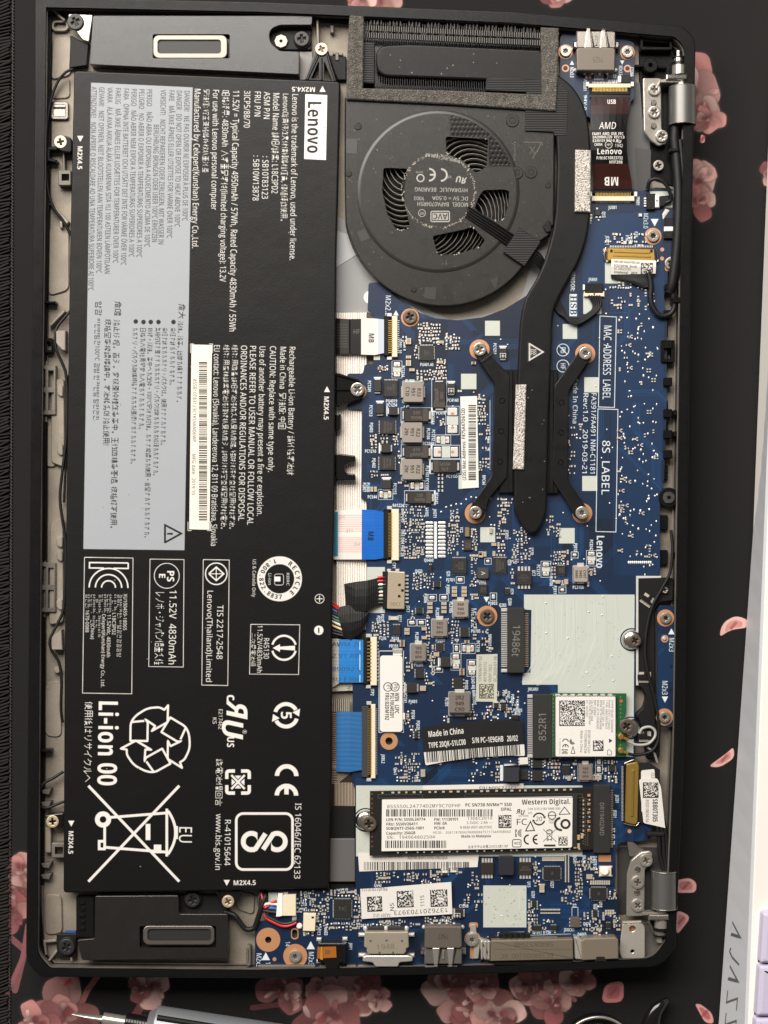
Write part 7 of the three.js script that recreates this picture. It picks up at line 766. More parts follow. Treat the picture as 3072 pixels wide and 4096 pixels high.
// ---------------------------------------------------------------- storage stick and wireless card
{
  const A = new Art(1470, 3150, 2400, 3436, 1.9, '#15130f'), h = 13, t = thing('storage_stick', 'long storage stick with a white printed label in its black socket', 'storage stick', [1930, 3290, 12]), K1 = '#2a2825';
  A.poly([[1528, 3198], [2291, 3185], [2288, 3390], [1526, 3405]], '#dcd8d1'); const tx = (s, u, v, len, size = 16, o = {}) => A.text(s, u, v, { size, len, deg: -0.8, col: K1, ...o });
  tx('8SSSS0L24774D2MY9C70FHF', 1547, 3226, 297, 18, { font: 'monospace' }); tx('PC SN730 NVMe™ SSD', 1860, 3220, 188, 18, { w: 'bold' }); tx('OPAL', 2003, 3237, 44, 18, { w: 'bold' }); A.bars(1545, 3237, 1976, 3266, false, 91); tx('LEN P/N: SSS0L24774', 1544, 3279, 158, 16, { w: 'bold' }); tx('FRU: 5SS0V26411', 1544, 3297, 128, 16, { w: 'bold' }); tx('SDBQNTY-256G-1001', 1544, 3314, 153, 16, { w: 'bold' }); tx('Capacity: 256GB', 1544, 3333, 118, 16, { w: 'bold' }); tx('SN: 194964802504', 1546, 3350, 195, 17, { font: 'monospace' }); tx('FW: 11130101', 1736, 3278, 98, 16, { w: 'bold' }); tx('HW: 0A', 1736, 3294, 52, 16, { w: 'bold' }); tx('PCIe®', 1736, 3312, 44, 16, { w: 'bold' }); tx('13DEC2019', 1868, 3274, 102, 15, { font: 'monospace' }); tx('3.3VDC: 2.8A ---', 1866, 3291, 104, 14); tx('R-REM-WDT-BK2T00C', 1840, 3310, 130, 14); tx('PSID: 20611878042968808475717340908660', 1732, 3331, 312, 13, { font: 'monospace' }); tx('Made in Malaysia', 1844, 3345, 120, 15, { w: 'bold' }); A.bars(1542, 3362, 1792, 3392, false, 92); tx('台北市中山區松江路223號17樓', 1872, 3387, 160, 13); A.matrix(1994, 3260, 52, 16, 93, K1);
  tx('Western Digital.', 2087, 3209, 196, 28, { w: 'bold' }); ul(A, 2066, 3246, 26, 0, K1); tx('CAN ICES-3 (B)/ NMB-3(B)', 2111, 3236, 130, 12); tx('US', 2112, 3252, 16, 12); tx('E319334', 2074, 3264, 40, 10); A.poly([[2236, 3258], [2258, 3228], [2280, 3256], [2236, 3258]], null, K1, 3); tx('FC', 2063, 3288, 46, 34); A.poly([[2102, 3324], [2122, 3286], [2138, 3322], [2102, 3324]], null, K1, 4); arrowsRing(A, 2156, 3276, 23, K1, 6); A.text('20', 2156, 3276, { size: 24, col: K1, mid: true }); A.ring(2208, 3262, 15, K1, 3.5); A.poly([[2192, 3262], [2226, 3262]], null, K1, 3); tx('D33015', 2194, 3282, 34, 10); tx('RoHS', 2198, 3291, 26, 10); A.ring(2262, 3296, 16, K1, 9); A.ring(2244, 3296, 24, K1, 9, 1.4, 4.6); kc(A, 2062, 3318, 24, 28, 0, K1, 2.4); ce(A, 2094, 3358, 42, 0, K1, 0.15); weee(A, 2198, 3342, 30, 0, K1, '#dcd8d1', 0.07); A.rect(2176, 3378, 2222, 3386, K1); A.matrix(2234, 3346, 36, 12, 94, K1); A.frame(2050, 3358, 2084, 3388, K1, 3, 6); tx('VCI', 2056, 3373, 24, 14, { w: 'bold' });
  for (let i = 0; i < 12; i++) A.disc(1488, 3176 + i * 19, 3.4, '#7a3a16'); A.frame(1512, 3178, 1690, 3192, '#57534c', 1.5); A.frame(1860, 3176, 2330, 3190, '#57534c', 1.5); for (let i = 0; i < 60; i++) A.rect(2330 + (i % 3) * 9, 3190 + i * 3.2, 2335 + (i % 3) * 9, 3193 + i * 3.2, '#6b5a3e');
  put(t, 'board', plate(rot([[1480, 3165], [2388, 3150], [2384, 3398], [1478, 3423]], 0, 0, 0), h - 0.8, h, { art: A, bev: 0.08 }), M([1, 1, 1], 0.45, 0, { map: A.texture() }));
  put(t, 'memory_chip', plate([[1536, 3196], [1700, 3193], [1700, 3396], [1534, 3400]], h, h + 0.9, { bev: 0.1 }), mats.chipBlack); put(t, 'memory_chip', plate([[1866, 3189], [2310, 3182], [2308, 3386], [1864, 3394]], h, h + 0.9, { bev: 0.1 }), mats.chipBlack);
  put(t, 'paper_label', plate(round([[1528, 3198], [2291, 3185], [2288, 3390], [1526, 3405]], 8), h + 0.92, h + 1.02, { art: A, bev: 0 }), M([1, 1, 1], 0.5, 0, { map: A.texture() }), null, 'white printed label with barcodes and approval marks');
  const smd = (u, v, w, hh, m) => put(t, 'tiny_part', box(u - w / 2, v - hh / 2, u + w / 2, v + hh / 2, h, h + 0.5, { bev: 0.05 }), m); const r = rng(7);
  for (let i = 0; i < 26; i++) { const u = 1530 + i * 30 + r() * 12; smd(u, 3172 - (u - 1530) * 0.017, 7 + r() * 6, 7, i % 3 ? mats.tin : mats.tan); } for (let i = 0; i < 22; i++) smd(1590 + i * 34 + r() * 14, 3411 - i * 0.7, 7, 6, mats.tin); for (let i = 0; i < 5; i++) smd(2356, 3182 + i * 35, 12, 10, mats.copper); for (let i = 0; i < 34; i++) smd(2322 + (i % 4) * 12, 3200 + (i >> 2) * 17 + r() * 5, 6, 6, i % 2 ? mats.tin : mats.chipBlack); for (const [u, v] of [[2300, 3350], [2314, 3350], [2328, 3344], [2300, 3384], [2314, 3384]]) smd(u, v, 11, 20, mats.tan);
}
{
  const A = new Art(2200, 2766, 2516, 3036, 2.2, '#12522e'), h = 13, t = thing('wireless_card', 'green wireless card with a white printed shield in its black socket', 'wireless card', [2356, 2900, 12]), K1 = '#2d2b29';
  for (let i = 0; i < 30; i++) A.disc(2214 + (i % 2) * 268, 2780 + i * 8, 2, '#b08a3a'); A.disc(2484, 2804, 7, '#b5512a'); A.rect(2222, 2786, 2462, 3026, '#dad7d1'); A.frame(2222, 2786, 2462, 3026, '#9b9a94', 2, 4); A.matrix(2237, 2802, 102, 32, 55, K1);
  [['Intel® Model: 9260NGW', 2450, 130], ['Anatel: 05931-17-04423', 2438, 118], ['T P/N: G86C0007R610', 2427, 116], ['SPS: 920687-001 0D', 2414, 106], ['WFM: 0C7A1504DA08', 2404, 118], ['BDM: 0C7A1504DA0C', 2392, 118], ['MM: 958887', 2380, 66], ['TA: J71882-004', 2369, 84], ['FRU P/N: 01AX769', 2360, 98], ['EC: 1837607', 2348, 70]].forEach(([s, u, l]) => A.text(s, u, 2800, { size: 12, deg: 91, len: l, col: K1 }));
  A.text('8SSW10M73241', 2357, 2920, { size: 14, deg: 91, len: 94, col: K1 }); A.text('T1SS9BX0KZM', 2343, 2920, { size: 14, deg: 91, len: 94, col: K1 }); A.text('Made in China', 2327, 2922, { size: 14, deg: 91, len: 88, col: K1 }); A.matrix(2372, 2962, 42, 12, 56, K1); ce(A, 2262, 2954, 26, 90, K1, 0.14); kc(A, 2270, 2998, 18, 22, 90, K1, 2); A.poly([[2284, 3014], [2292, 2986], [2300, 3014], [2284, 3014]], null, K1, 2.5); for (let k = 0; k < 3; k++) A.ring(2290, 2966, 4 + k * 3.4, K1, 2.6, 0.6, 4.2); A.text('IC: 1000M-9260NG', 2240, 2952, { size: 8, deg: 91, len: 66, col: '#777' }); A.poly([[2436, 2954], [2436, 2972], [2450, 2963]], K1); A.poly([[2436, 2998], [2446, 3006], [2446, 3020], [2430, 3020], [2430, 3002], [2436, 2998]], null, K1, 2);
  put(t, 'board', plate([[2208, 2772], [2506, 2774], [2504, 2850], [2498, 2858], [2498, 2950], [2504, 2960], [2504, 3028], [2206, 3030]], h - 0.8, h, { art: A, bev: 0.08 }), M([1, 1, 1], 0.45, 0, { map: A.texture() }));
  put(t, 'shield', plate(round([[2216, 2780], [2466, 2782], [2466, 3028], [2214, 3030]], 6), h, h + 1.3, { bev: 0.35, seg: 3 }), mats.steel); put(t, 'paper_label', plate(rrect(2222, 2786, 2462, 3026, 6), h + 1.3, h + 1.36, { art: A, bev: 0 }), M([1, 1, 1], 0.5, 0, { map: A.texture() }), null, 'white printed label'); for (let i = 0; i < 8; i++) put(t, 'shield_tab', box(2222 + i * 30, 2776, 2240 + i * 30, 2784, h, h + 0.8, { bev: 0.1 }), mats.tin);
  for (const [u, v] of [[2484, 2948], [2484, 3003]]) { put(t, 'antenna_plug', cyl(u, v, 12, h, h + 1.6, 0.3, 20), mats.gold); put(t, 'antenna_plug_neck', plate(rot(R4(u, v - 6, u + 34, v + 6), u, v, 22), h + 0.3, h + 1.3, { bev: 0.3 }), mats.gold); }
}
// ---------------------------------------------------------------- ports
const PA = PT;   // stamped numbers share the print of the parts
function port(par, name, lab, pts, h0, h1, m, txt, u, v, size, deg, col, len) { const xs = pts.map((p) => p[0]), ys = pts.map((p) => p[1]); PT.rect(Math.min(...xs) - 5, Math.min(...ys) - 5, Math.max(...xs) + 5, Math.max(...ys) + 5, m); if (txt) PT.text(txt, u, v, { size, deg, col, len }); return put(par, name, plate(round(pts, 4), h0, h1, { art: PT, bev: 0.4, seg: 3 }), mMetalPrint, null, lab); }
{
  const o = port(mb, 'video_port', 'nickel video socket at the lower edge', [[1458, 3728], [1634, 3728], [1636, 3790], [1624, 3796], [1626, 3806], [1616, 3818], [1474, 3818], [1466, 3806], [1468, 3794], [1456, 3788]], HP_, HP_ + 4, '#a39a8a', '1948', 1504, 3790, 30, -3, '#7d7465', 76);
  for (const [u, v] of [[1482, 3764], [1546, 3762], [1608, 3764], [1518, 3811], [1572, 3811]]) put(o, 'shell_dimple', cyl(u, v, 5, HP_ + 3.99, HP_ + 4.03, 0, 12), mats.steelDark); put(o, 'front_flange', plate(round([[1452, 3826], [1466, 3822], [1634, 3822], [1652, 3828], [1650, 3846], [1598, 3850], [1592, 3868], [1502, 3868], [1490, 3850], [1450, 3846]], 6), HP_, HP_ + 3.6, { bev: 0.35, seg: 2 }), mats.nickel); for (const [u, v] of [[1438, 3742], [1634, 3742], [1438, 3824], [1634, 3824]]) put(o, 'shell_leg', box(u - 4, v - 8, u + 24, v + 6, HP_, HP_ + 1.6, { bev: 0.4 }), mats.solder); put(o, 'rear_bar', box(1462, 3708, 1630, 3728, HP_, HP_ + 2), mats.chipBlack); for (const u of [1462, 1544, 1626]) put(o, 'solder_joint', cyl(u, 3716, 10, HP_ + 1.2, HP_ + 2.3, 0.5, 14), mats.solder);
}
const usbPort = (par, lab, u0, v0, u1, v1, down, num, h) => {       // socket shell with springs; down: opening towards larger v
  const d = down ? 1 : -1, back = down ? v0 : v1, fr = down ? v1 : v0, F = (t) => back + d * Math.abs(v1 - v0) * t, w = u1 - u0;
  const o = port(par, 'usb_port', lab, [[u0, back], [u1, back], [u1 + 2, F(0.52)], [u1 - 6, F(0.56)], [u0 + 6, F(0.56)], [u0 - 2, F(0.52)]], h, h + 4.4, '#6b635a', num, down ? u1 - w * 0.34 : u0 + w * 0.7, F(0.26), 30, 181, '#463f38', 44);
  put(o, 'shell_front', plate([[u0 - 2, F(0.55)], [u1 + 2, F(0.55)], [u1 + 2, F(0.97)], [u0 - 2, F(0.97)]], h, h + 3.6, { bev: 0.3 }), mats.steelDark);
  for (const s of [0.3, 0.7]) { put(o, 'spring', plate([[u0 + w * (s - 0.1), F(0.55)], [u0 + w * (s + 0.1), F(0.55)], [u0 + w * (s + 0.05), F(0.98)], [u0 + w * (s - 0.05), F(0.98)]], h + 3.6, h + 4.3, { bev: 0.25, seg: 2 }), mats.hinge); put(o, 'spring_slot', plate([[u0 + w * (s + 0.12), F(0.56)], [u0 + w * (s + 0.17), F(0.56)], [u0 + w * (s + 0.08), F(0.96)], [u0 + w * (s + 0.065), F(0.96)]], h + 3.6, h + 3.66, { bev: 0 }), mats.recess); put(o, 'spring_tip', box(u0 + w * (s - 0.05), Math.min(F(0.92), F(1.04)), u0 + w * (s + 0.05), Math.max(F(0.92), F(1.04)), h + 3.4, h + 4, { bev: 0.15 }), mats.hinge); }
  put(o, 'centre_spring', box(u0 + w * 0.48, Math.min(F(0.62), F(0.85)), u0 + w * 0.53, Math.max(F(0.62), F(0.85)), h + 3.6, h + 4.1, { bev: 0.2 }), mats.hinge);
  for (const u of [u0 - 14, u1 + 2]) put(o, 'shell_ear', box(u - 2, Math.min(F(0.55), F(0.72)), u + 16, Math.max(F(0.55), F(0.72)), h, h + 3, { bev: 0.4 }), mats.steel); for (let i = 0; i < 4; i++) put(o, 'solder_joint', cyl(u0 + w * (0.2 + i * 0.2), back - d * 8, 6.5, h, h + 0.9, 0.35, 12), mats.solder); for (const u of [u0 - 4, u1 + 4]) put(o, 'solder_joint', cyl(u, back + d * 4, 8, h, h + 1, 0.4, 12), mats.solder);
};
usbPort(mb, 'dull metal usb socket at the lower edge', 1700, 3706, 1846, 3862, true, '1947', HP_); usbPort(ub, 'dull metal usb socket in the upper right corner', 2308, 118, 2460, 282, false, '1929', HP_); put(ub, 'switch', box(2485, 300, 2522, 332, HP_, HP_ + 1.4, { bev: 0.15 }), mats.satin); put(ub, 'switch_foot', box(2470, 302, 2486, 330, HP_, HP_ + 0.8), mats.tin); for (const [u, v] of [[2346, 306], [2360, 304]]) put(ub, 'capacitor', box(u - 5, v - 8, u + 5, v + 8, HP_, HP_ + 0.6), mats.tan);
{ // audio socket
  const o = put(mb, 'audio_socket', plate([[1272, 3772], [1386, 3772], [1386, 3850], [1360, 3852], [1352, 3880], [1306, 3880], [1298, 3852], [1270, 3850]], HP_, HP_ + 3.6, { bev: 0.35, seg: 2 }), mats.blackGloss, null, 'black audio socket with amber tape'); put(o, 'amber_tape', plate([[1270, 3788], [1344, 3786], [1346, 3830], [1268, 3834]], HP_ + 3.6, HP_ + 3.66, { bev: 0 }), M([0.33, 0.105, 0.012], 0.3), null, 'amber adhesive tape'); put(o, 'amber_fold', plate([[1284, 3790], [1290, 3788], [1292, 3840], [1280, 3838]], HP_ + 3.66, HP_ + 3.9, { bev: 0.08 }), M([0.45, 0.2, 0.03], 0.3)); put(o, 'tape_slot', box(1300, 3800, 1320, 3816, HP_ + 3.66, HP_ + 3.7, { bev: 0 }), mats.brown); for (const [u, v] of [[1272, 3758], [1376, 3756], [1272, 3846], [1366, 3844]]) put(o, 'solder_joint', box(u - 6, v - 6, u + 14, v + 8, HP_, HP_ + 1, { bev: 0.3 }), mats.solder);
}
{ // shielded dock sockets under one bent metal bracket
  const t = thing('dock_bracket', 'bent nickel bracket over the dock sockets at the lower right edge', 'bracket', [2220, 3790, 11]);
  const m = '#7c7263'; const o = port(t, 'wide_cover', 'wide cover stamped with two lines', [[1966, 3762], [2292, 3756], [2294, 3838], [1962, 3846]], HP_, HP_ + 4.2, m, 'SB40K57046', 2214, 3777, 26, 179, '#5d554a', 160); PT.text('EC1BR000200  KC', 2214, 3822, { size: 27, deg: 179, len: 214, col: '#5d554a' }); PT.rect(1970, 3797, 2290, 3799, '#655c4f');
  put(t, 'left_fold', plate(round([[1918, 3752], [1940, 3760], [1966, 3766], [1964, 3846], [1934, 3838], [1922, 3800]], 6), HP_, HP_ + 2.4, { bev: 0.6, seg: 3 }), mats.nickel); for (let k = 0; k < 3; k++) put(t, 'fold_ridge', box(1924 + k * 14, 3764, 1931 + k * 14, 3838, HP_ + 2.2, HP_ + 3 + k * 0.35, { bev: 0.3, seg: 2 }), mats.nickel);
  put(t, 'screw_ear', plate(round([[1882, 3698], [1904, 3698], [1906, 3730], [1922, 3756], [1914, 3836], [1892, 3836], [1896, 3786], [1864, 3760], [1880, 3730]], 6), HP_ + 0.5, HP_ + 1, { bev: 0.2 }), mats.nickel); put(t, 'copper_slot', plate(rrect(1876, 3690, 1912, 3712, 8), HP_, HP_ + 0.2, { bev: 0 }), mats.copper); put(t, 'copper_edge', plate([[1880, 3780], [1896, 3790], [1892, 3836], [1880, 3832]], HP_, HP_ + 0.3, { bev: 0 }), mats.copper);
  put(t, 'middle_fold', plate(round([[2296, 3746], [2312, 3748], [2330, 3762], [2330, 3840], [2300, 3838]], 6), HP_, HP_ + 3.4, { bev: 0.5, seg: 3 }), mats.nickel); const q = port(t, 'narrow_cover', 'narrow cover', [[2326, 3764], [2336, 3754], [2462, 3750], [2474, 3760], [2474, 3836], [2328, 3842]], HP_, HP_ + 4.2, '#857a6b'); put(t, 'cover_slot', box(2384, 3826, 2420, 3846, HP_ + 1, HP_ + 4.25, { bev: 0.1 }), mats.recess); for (const u of [2380, 2398, 2418]) put(t, 'spring', box(u, 3828, u + 8, 3850, HP_ + 1, HP_ + 3, { bev: 0.2 }), mats.hinge);
  put(t, 'right_tab', plate(round([[2490, 3694], [2568, 3692], [2580, 3708], [2580, 3832], [2486, 3834], [2478, 3800]], 10), HP_ + 0.4, HP_ + 1.2, { bev: 0.25, seg: 2, holes: [circ(2530, 3716, 17, 24), circ(2530, 3806, 12, 20)] }), mats.nickel); put(t, 'copper_pad', plate([[2474, 3696], [2560, 3696], [2560, 3740], [2474, 3744]], HP_ - 0.6, HP_ - 0.5, { bev: 0 }), mats.copper); put(t, 'tab_fold', plate([[2490, 3688], [2566, 3685], [2568, 3694], [2490, 3697]], HP_, HP_ + 1.6, { bev: 0.3 }), mats.nickel);
  put(t, 'socket_body', box(1976, 3842, 2290, 3862, 9, HP_ + 3, { bev: 0.3 }), mats.black); put(t, 'socket_body', box(2000, 3734, 2120, 3764, HP_, HP_ + 2, { bev: 0.2 }), mats.black); for (let i = 0; i < 4; i++) put(t, 'socket_rib', box(2014 + i * 24, 3730, 2026 + i * 24, 3760, HP_ + 2, HP_ + 2.5), mats.satin); put(t, 'socket_body', box(1956, 3748, 2000, 3764, HP_, HP_ + 1.4), mats.black); put(t, 'socket_body', box(2230, 3744, 2284, 3760, HP_, HP_ + 1.4), mats.satin); leads(t, Array.from({ length: 14 }, (_, i) => [2134 + i * 5, 3752, 2137 + i * 5, 3760, HP_, HP_ + 0.4]), mats.tin, 'pins'); leads(t, Array.from({ length: 14 }, (_, i) => [2366 + i * 5, 3742, 2369 + i * 5, 3750, HP_, HP_ + 0.4]), mats.tin, 'pins'); PB.poly([[1948, 3748], [1992, 3744], [1992, 3730], [2096, 3728], [2096, 3742], [2284, 3736]], null, SK, 2);
}
screw(1888, 3757, HP_ + 1, 27, 'steel', 'silver screw in the ear of the dock bracket', 'board screws', 0.5, true);
// ---------------------------------------------------------------- hinges
function hinge(upper) {
  const t = upper ? thing('hinge', 'metal hinge in the upper right corner, pointing up', 'hinge', [2650, 420, 9], 'screen hinges') : thing('hinge', 'metal hinge in the lower right corner, pointing down', 'hinge', [2610, 3560, 9], 'screen hinges');
  if (upper) {
    put(t, 'plate', plate(round([[2572, 312], [2644, 312], [2646, 515], [2668, 545], [2666, 574], [2634, 584], [2604, 562], [2576, 526]], 8), 10.6, 12, { bev: 0.3, seg: 2, holes: [] }), mats.hinge); put(t, 'arm', box(2640, 316, 2748, 330, 10.6, 14.6, { bev: 0.2 }), mats.hinge); put(t, 'arm_flange', box(2664, 296, 2750, 318, 11, 15.6, { bev: 0.5, seg: 2 }), mats.steel);
    for (const [u, v] of [[2615, 410], [2615, 503]]) put(t, 'locating_pin', cyl(u, v, 12, 12, 12.6, 0.3, 18), mats.steelDark);
  } else {
    put(t, 'plate', plate(round([[2566, 3408], [2600, 3404], [2610, 3412], [2606, 3460], [2580, 3476], [2578, 3664], [2506, 3666], [2508, 3500], [2524, 3442]], 8), 10.6, 12, { bev: 0.3, seg: 2 }), mats.hinge); put(t, 'arm', box(2570, 3650, 2680, 3662, 10.6, 14.4, { bev: 0.2 }), mats.hinge); put(t, 'arm_flange', box(2594, 3658, 2676, 3682, 11, 15.4, { bev: 0.5, seg: 2 }), mats.steelDark); put(t, 'bent_ear', plate(round([[2508, 3366], [2530, 3366], [2560, 3390], [2580, 3400], [2560, 3420], [2520, 3430]], 8), 10, 11, { bev: 0.3 }), mats.steelDark);
    for (const [u, v] of [[2550, 3477], [2548, 3570]]) put(t, 'locating_pin', cyl(u, v, 12, 12, 12.6, 0.3, 18), mats.steel);
  }
  const hx = 12.4, ax = (u, v) => { const p = P(u, v, hx); p.y = hx * mm; return p; }, R = (px) => px * sc(hx);
  const cyls = upper ? [['barrel', 2729, 352, 498, 54, mats.barrel], ['barrel_collar', 2726, 330, 352, 28, mats.hinge], ['knuckle', 2718, 262, 300, 30, mats.hinge], ['friction_ring', 2718, 250, 262, 33, mats.blackGloss], ['knuckle', 2716, 236, 250, 26, mats.steel], ['friction_ring', 2716, 230, 236, 30, mats.blackGloss], ['square_end', 2714, 206, 232, 18, mats.steel]] : [['barrel', 2657, 3484, 3628, 52, mats.barrel], ['barrel_collar', 2650, 3628, 3652, 26, mats.hinge], ['knuckle', 2646, 3672, 3708, 29, mats.hinge], ['friction_ring', 2644, 3708, 3720, 32, mats.blackGloss], ['knuckle', 2642, 3720, 3736, 26, mats.steelDark], ['friction_ring', 2642, 3736, 3742, 30, mats.blackGloss], ['square_end', 2640, 3742, 3768, 18, mats.hinge]];
  for (const [n, u, v0, v1, r, m] of cyls) put(t, n, rod(ax(u, v0), ax(u, v1), R(r), R(r), n === 'square_end' ? 4 : 28), m);
  const [b, e0, e1] = upper ? [2729, 350, 500] : [2657, 3482, 3630]; for (const e of [e0, e1]) put(t, 'barrel_edge', new THREE.TorusGeometry(R(52), R(2.4), 8, 36).translate(ax(b, e).x, ax(b, e).y, ax(b, e).z), mats.steelDark);
}
hinge(true); hinge(false);
[[2617, 360, 'top'], [2617, 450, 'middle'], [2646, 546, 'bottom']].forEach(([u, v, n], i) => screw(u, v, 12, 25, 'steel', n + ' screw of three on the upper hinge plate', 'upper hinge screws', i)); [[2584, 3440, 'top'], [2550, 3528, 'middle'], [2550, 3620, 'bottom']].forEach(([u, v, n], i) => screw(u, v, 12, 26, 'steel', n + ' screw of three on the lower hinge plate', 'lower hinge screws', 0.4 + i));
// ---------------------------------------------------------------- loose wires
{
  const w = (label, cat, pts, r, m, name = 'wire') => { const t = thing('cable', label, cat, [pts[0][0], pts[0][1], 10]); put(t, name, tube(pts, r, 8), m); return t; };
  const c = w('thick black cable from the upper hinge down the right wall', 'cable', [[2702, 500, 12.4], [2698, 560, 12.4], [2706, 640, 12.6], [2714, 760, 13], [2712, 900, 13.4], [2704, 1020, 13.4], [2690, 1130, 13], [2678, 1170, 12]], 20, mats.rubber, 'sleeve'); put(c, 'sleeve', tube([[2720, 560, 12.6], [2732, 700, 12.8], [2734, 860, 13], [2722, 1000, 13.2], [2706, 1120, 12.6]], 13, 8), mats.rubber); put(c, 'cable_tie', box(2678, 592, 2718, 608, 11, 14.6, { bev: 0.5 }), mats.black);
  w('thin black wire along the left wall beside the upper battery half', 'wire', [[292, 276, 12], [262, 290, 11.6], [230, 330, 11], [204, 400, 11], [190, 480, 11.4], [183, 560, 11.8], [184, 660, 11.8], [192, 760, 11.4], [214, 830, 11], [250, 880, 10.6], [284, 940, 10]], 6, mats.rubber); w('thin black wire looping past the grey blocks left of the battery middle', 'wire', [[280, 1245, 10.4], [250, 1280, 11], [228, 1310, 11.6], [220, 1350, 12], [226, 1400, 12], [250, 1455, 11.6], [264, 1500, 11.4], [268, 1600, 11.4], [264, 1760, 11.4], [250, 1880, 11.4], [240, 1990, 11.4], [250, 2080, 11.4], [262, 2180, 11.2], [258, 2380, 11.2], [250, 2450, 11.4], [222, 2510, 11.8], [200, 2560, 12], [206, 2600, 11.8], [236, 2650, 11.2], [246, 2720, 11], [244, 2830, 10.6], [250, 2890, 10]], 6, mats.rubber); w('second thin black wire running beside the lower left battery edge', 'wire', [[276, 1500, 10.8], [276, 1620, 10.8], [268, 1760, 10.8], [262, 1880, 10.6], [256, 2010, 10.4]], 5, mats.rubber); w('thin black wire looping above the lower left screw', 'wire', [[254, 3086, 10.4], [214, 3112, 11], [172, 3136, 11.8], [154, 3180, 12], [156, 3220, 11.8], [186, 3232, 11.2], [230, 3216, 10.6], [256, 3206, 10.2]], 6, mats.rubber);
  w('black speaker lead bending round the lower speaker', 'wire', [[900, 3650, 10], [936, 3660, 11], [960, 3690, 11], [984, 3716, 11], [1016, 3712, 11.2], [1030, 3680, 11.6], [1046, 3630, 12], [1060, 3590, 11.6], [1062, 3566, 10]], 11, mats.rubber);
  const sp = thing('cable', 'red, white, blue and black wires of the speaker plug', 'cable', [1080, 3620, 11]); for (const [m, p] of [[mats.red, [[1044, 3570, 11], [1052, 3600, 12], [1060, 3630, 12.4], [1086, 3612, 12.4], [1108, 3602, 12]]], [mats.wireWhite, [[1056, 3626, 11.8], [1066, 3616, 12.6], [1090, 3616, 12.4], [1108, 3618, 12]]], [mats.wireBlue, [[1064, 3630, 11.6], [1084, 3632, 12.2], [1106, 3634, 12]]], [mats.chipBlack, [[1046, 3560, 11], [1034, 3600, 11.6], [1044, 3636, 12], [1076, 3646, 12], [1106, 3650, 12]]]]) put(sp, 'wire', tube(p, 5.6, 7), m);
  const rt = thing('cable', 'red and black wire pair looping under the small two pin socket', 'cable', [1130, 3690, 11]); for (const [m, o] of [[mats.red, 0], [mats.chipBlack, -10]]) put(rt, 'wire', tube([[1054, 3640 + o, 11.4], [1066, 3672 + o, 11.8], [1096, 3690 + o, 12], [1130, 3704 + o, 12], [1160, 3702 + o, 12], [1186, 3690 + o * 0.8, 12]], 6, 7), m);
  w('grey white antenna wire curled beside the wireless card', 'wire', [[2500, 2954, 13.8], [2540, 2978, 13.4], [2590, 2976, 13], [2618, 2950, 12.8], [2620, 2924, 12.6], [2600, 2908, 12.6], [2570, 2914, 12.6], [2558, 2934, 12.4]], 5.8, M([0.36, 0.345, 0.325], 0.45)); w('thin black antenna wire from the wireless card up past the plastic bracket', 'wire', [[2500, 3010, 13.8], [2540, 3020, 13.4], [2600, 3008, 13], [2630, 2970, 12.8], [2636, 2900, 12.8], [2620, 2800, 12.6], [2592, 2690, 12.6], [2580, 2600, 12.4], [2590, 2500, 12.4], [2612, 2420, 12.6], [2650, 2350, 12.8], [2680, 2290, 13], [2690, 2200, 13], [2684, 2120, 12.6]], 6.5, mats.rubber); w('short grey wire below the curled antenna wire', 'wire', [[2590, 2990, 12], [2616, 3012, 12], [2630, 3050, 11.8]], 5, M([0.22, 0.215, 0.2], 0.5));
  w('thin black lead of the power plug arching over the board edge', 'wire', [[2590, 756, 12], [2600, 724, 13], [2630, 716, 13.4], [2660, 734, 13.4], [2680, 770, 13], [2682, 800, 12.4], [2664, 812, 12]], 8, mats.rubber);
}
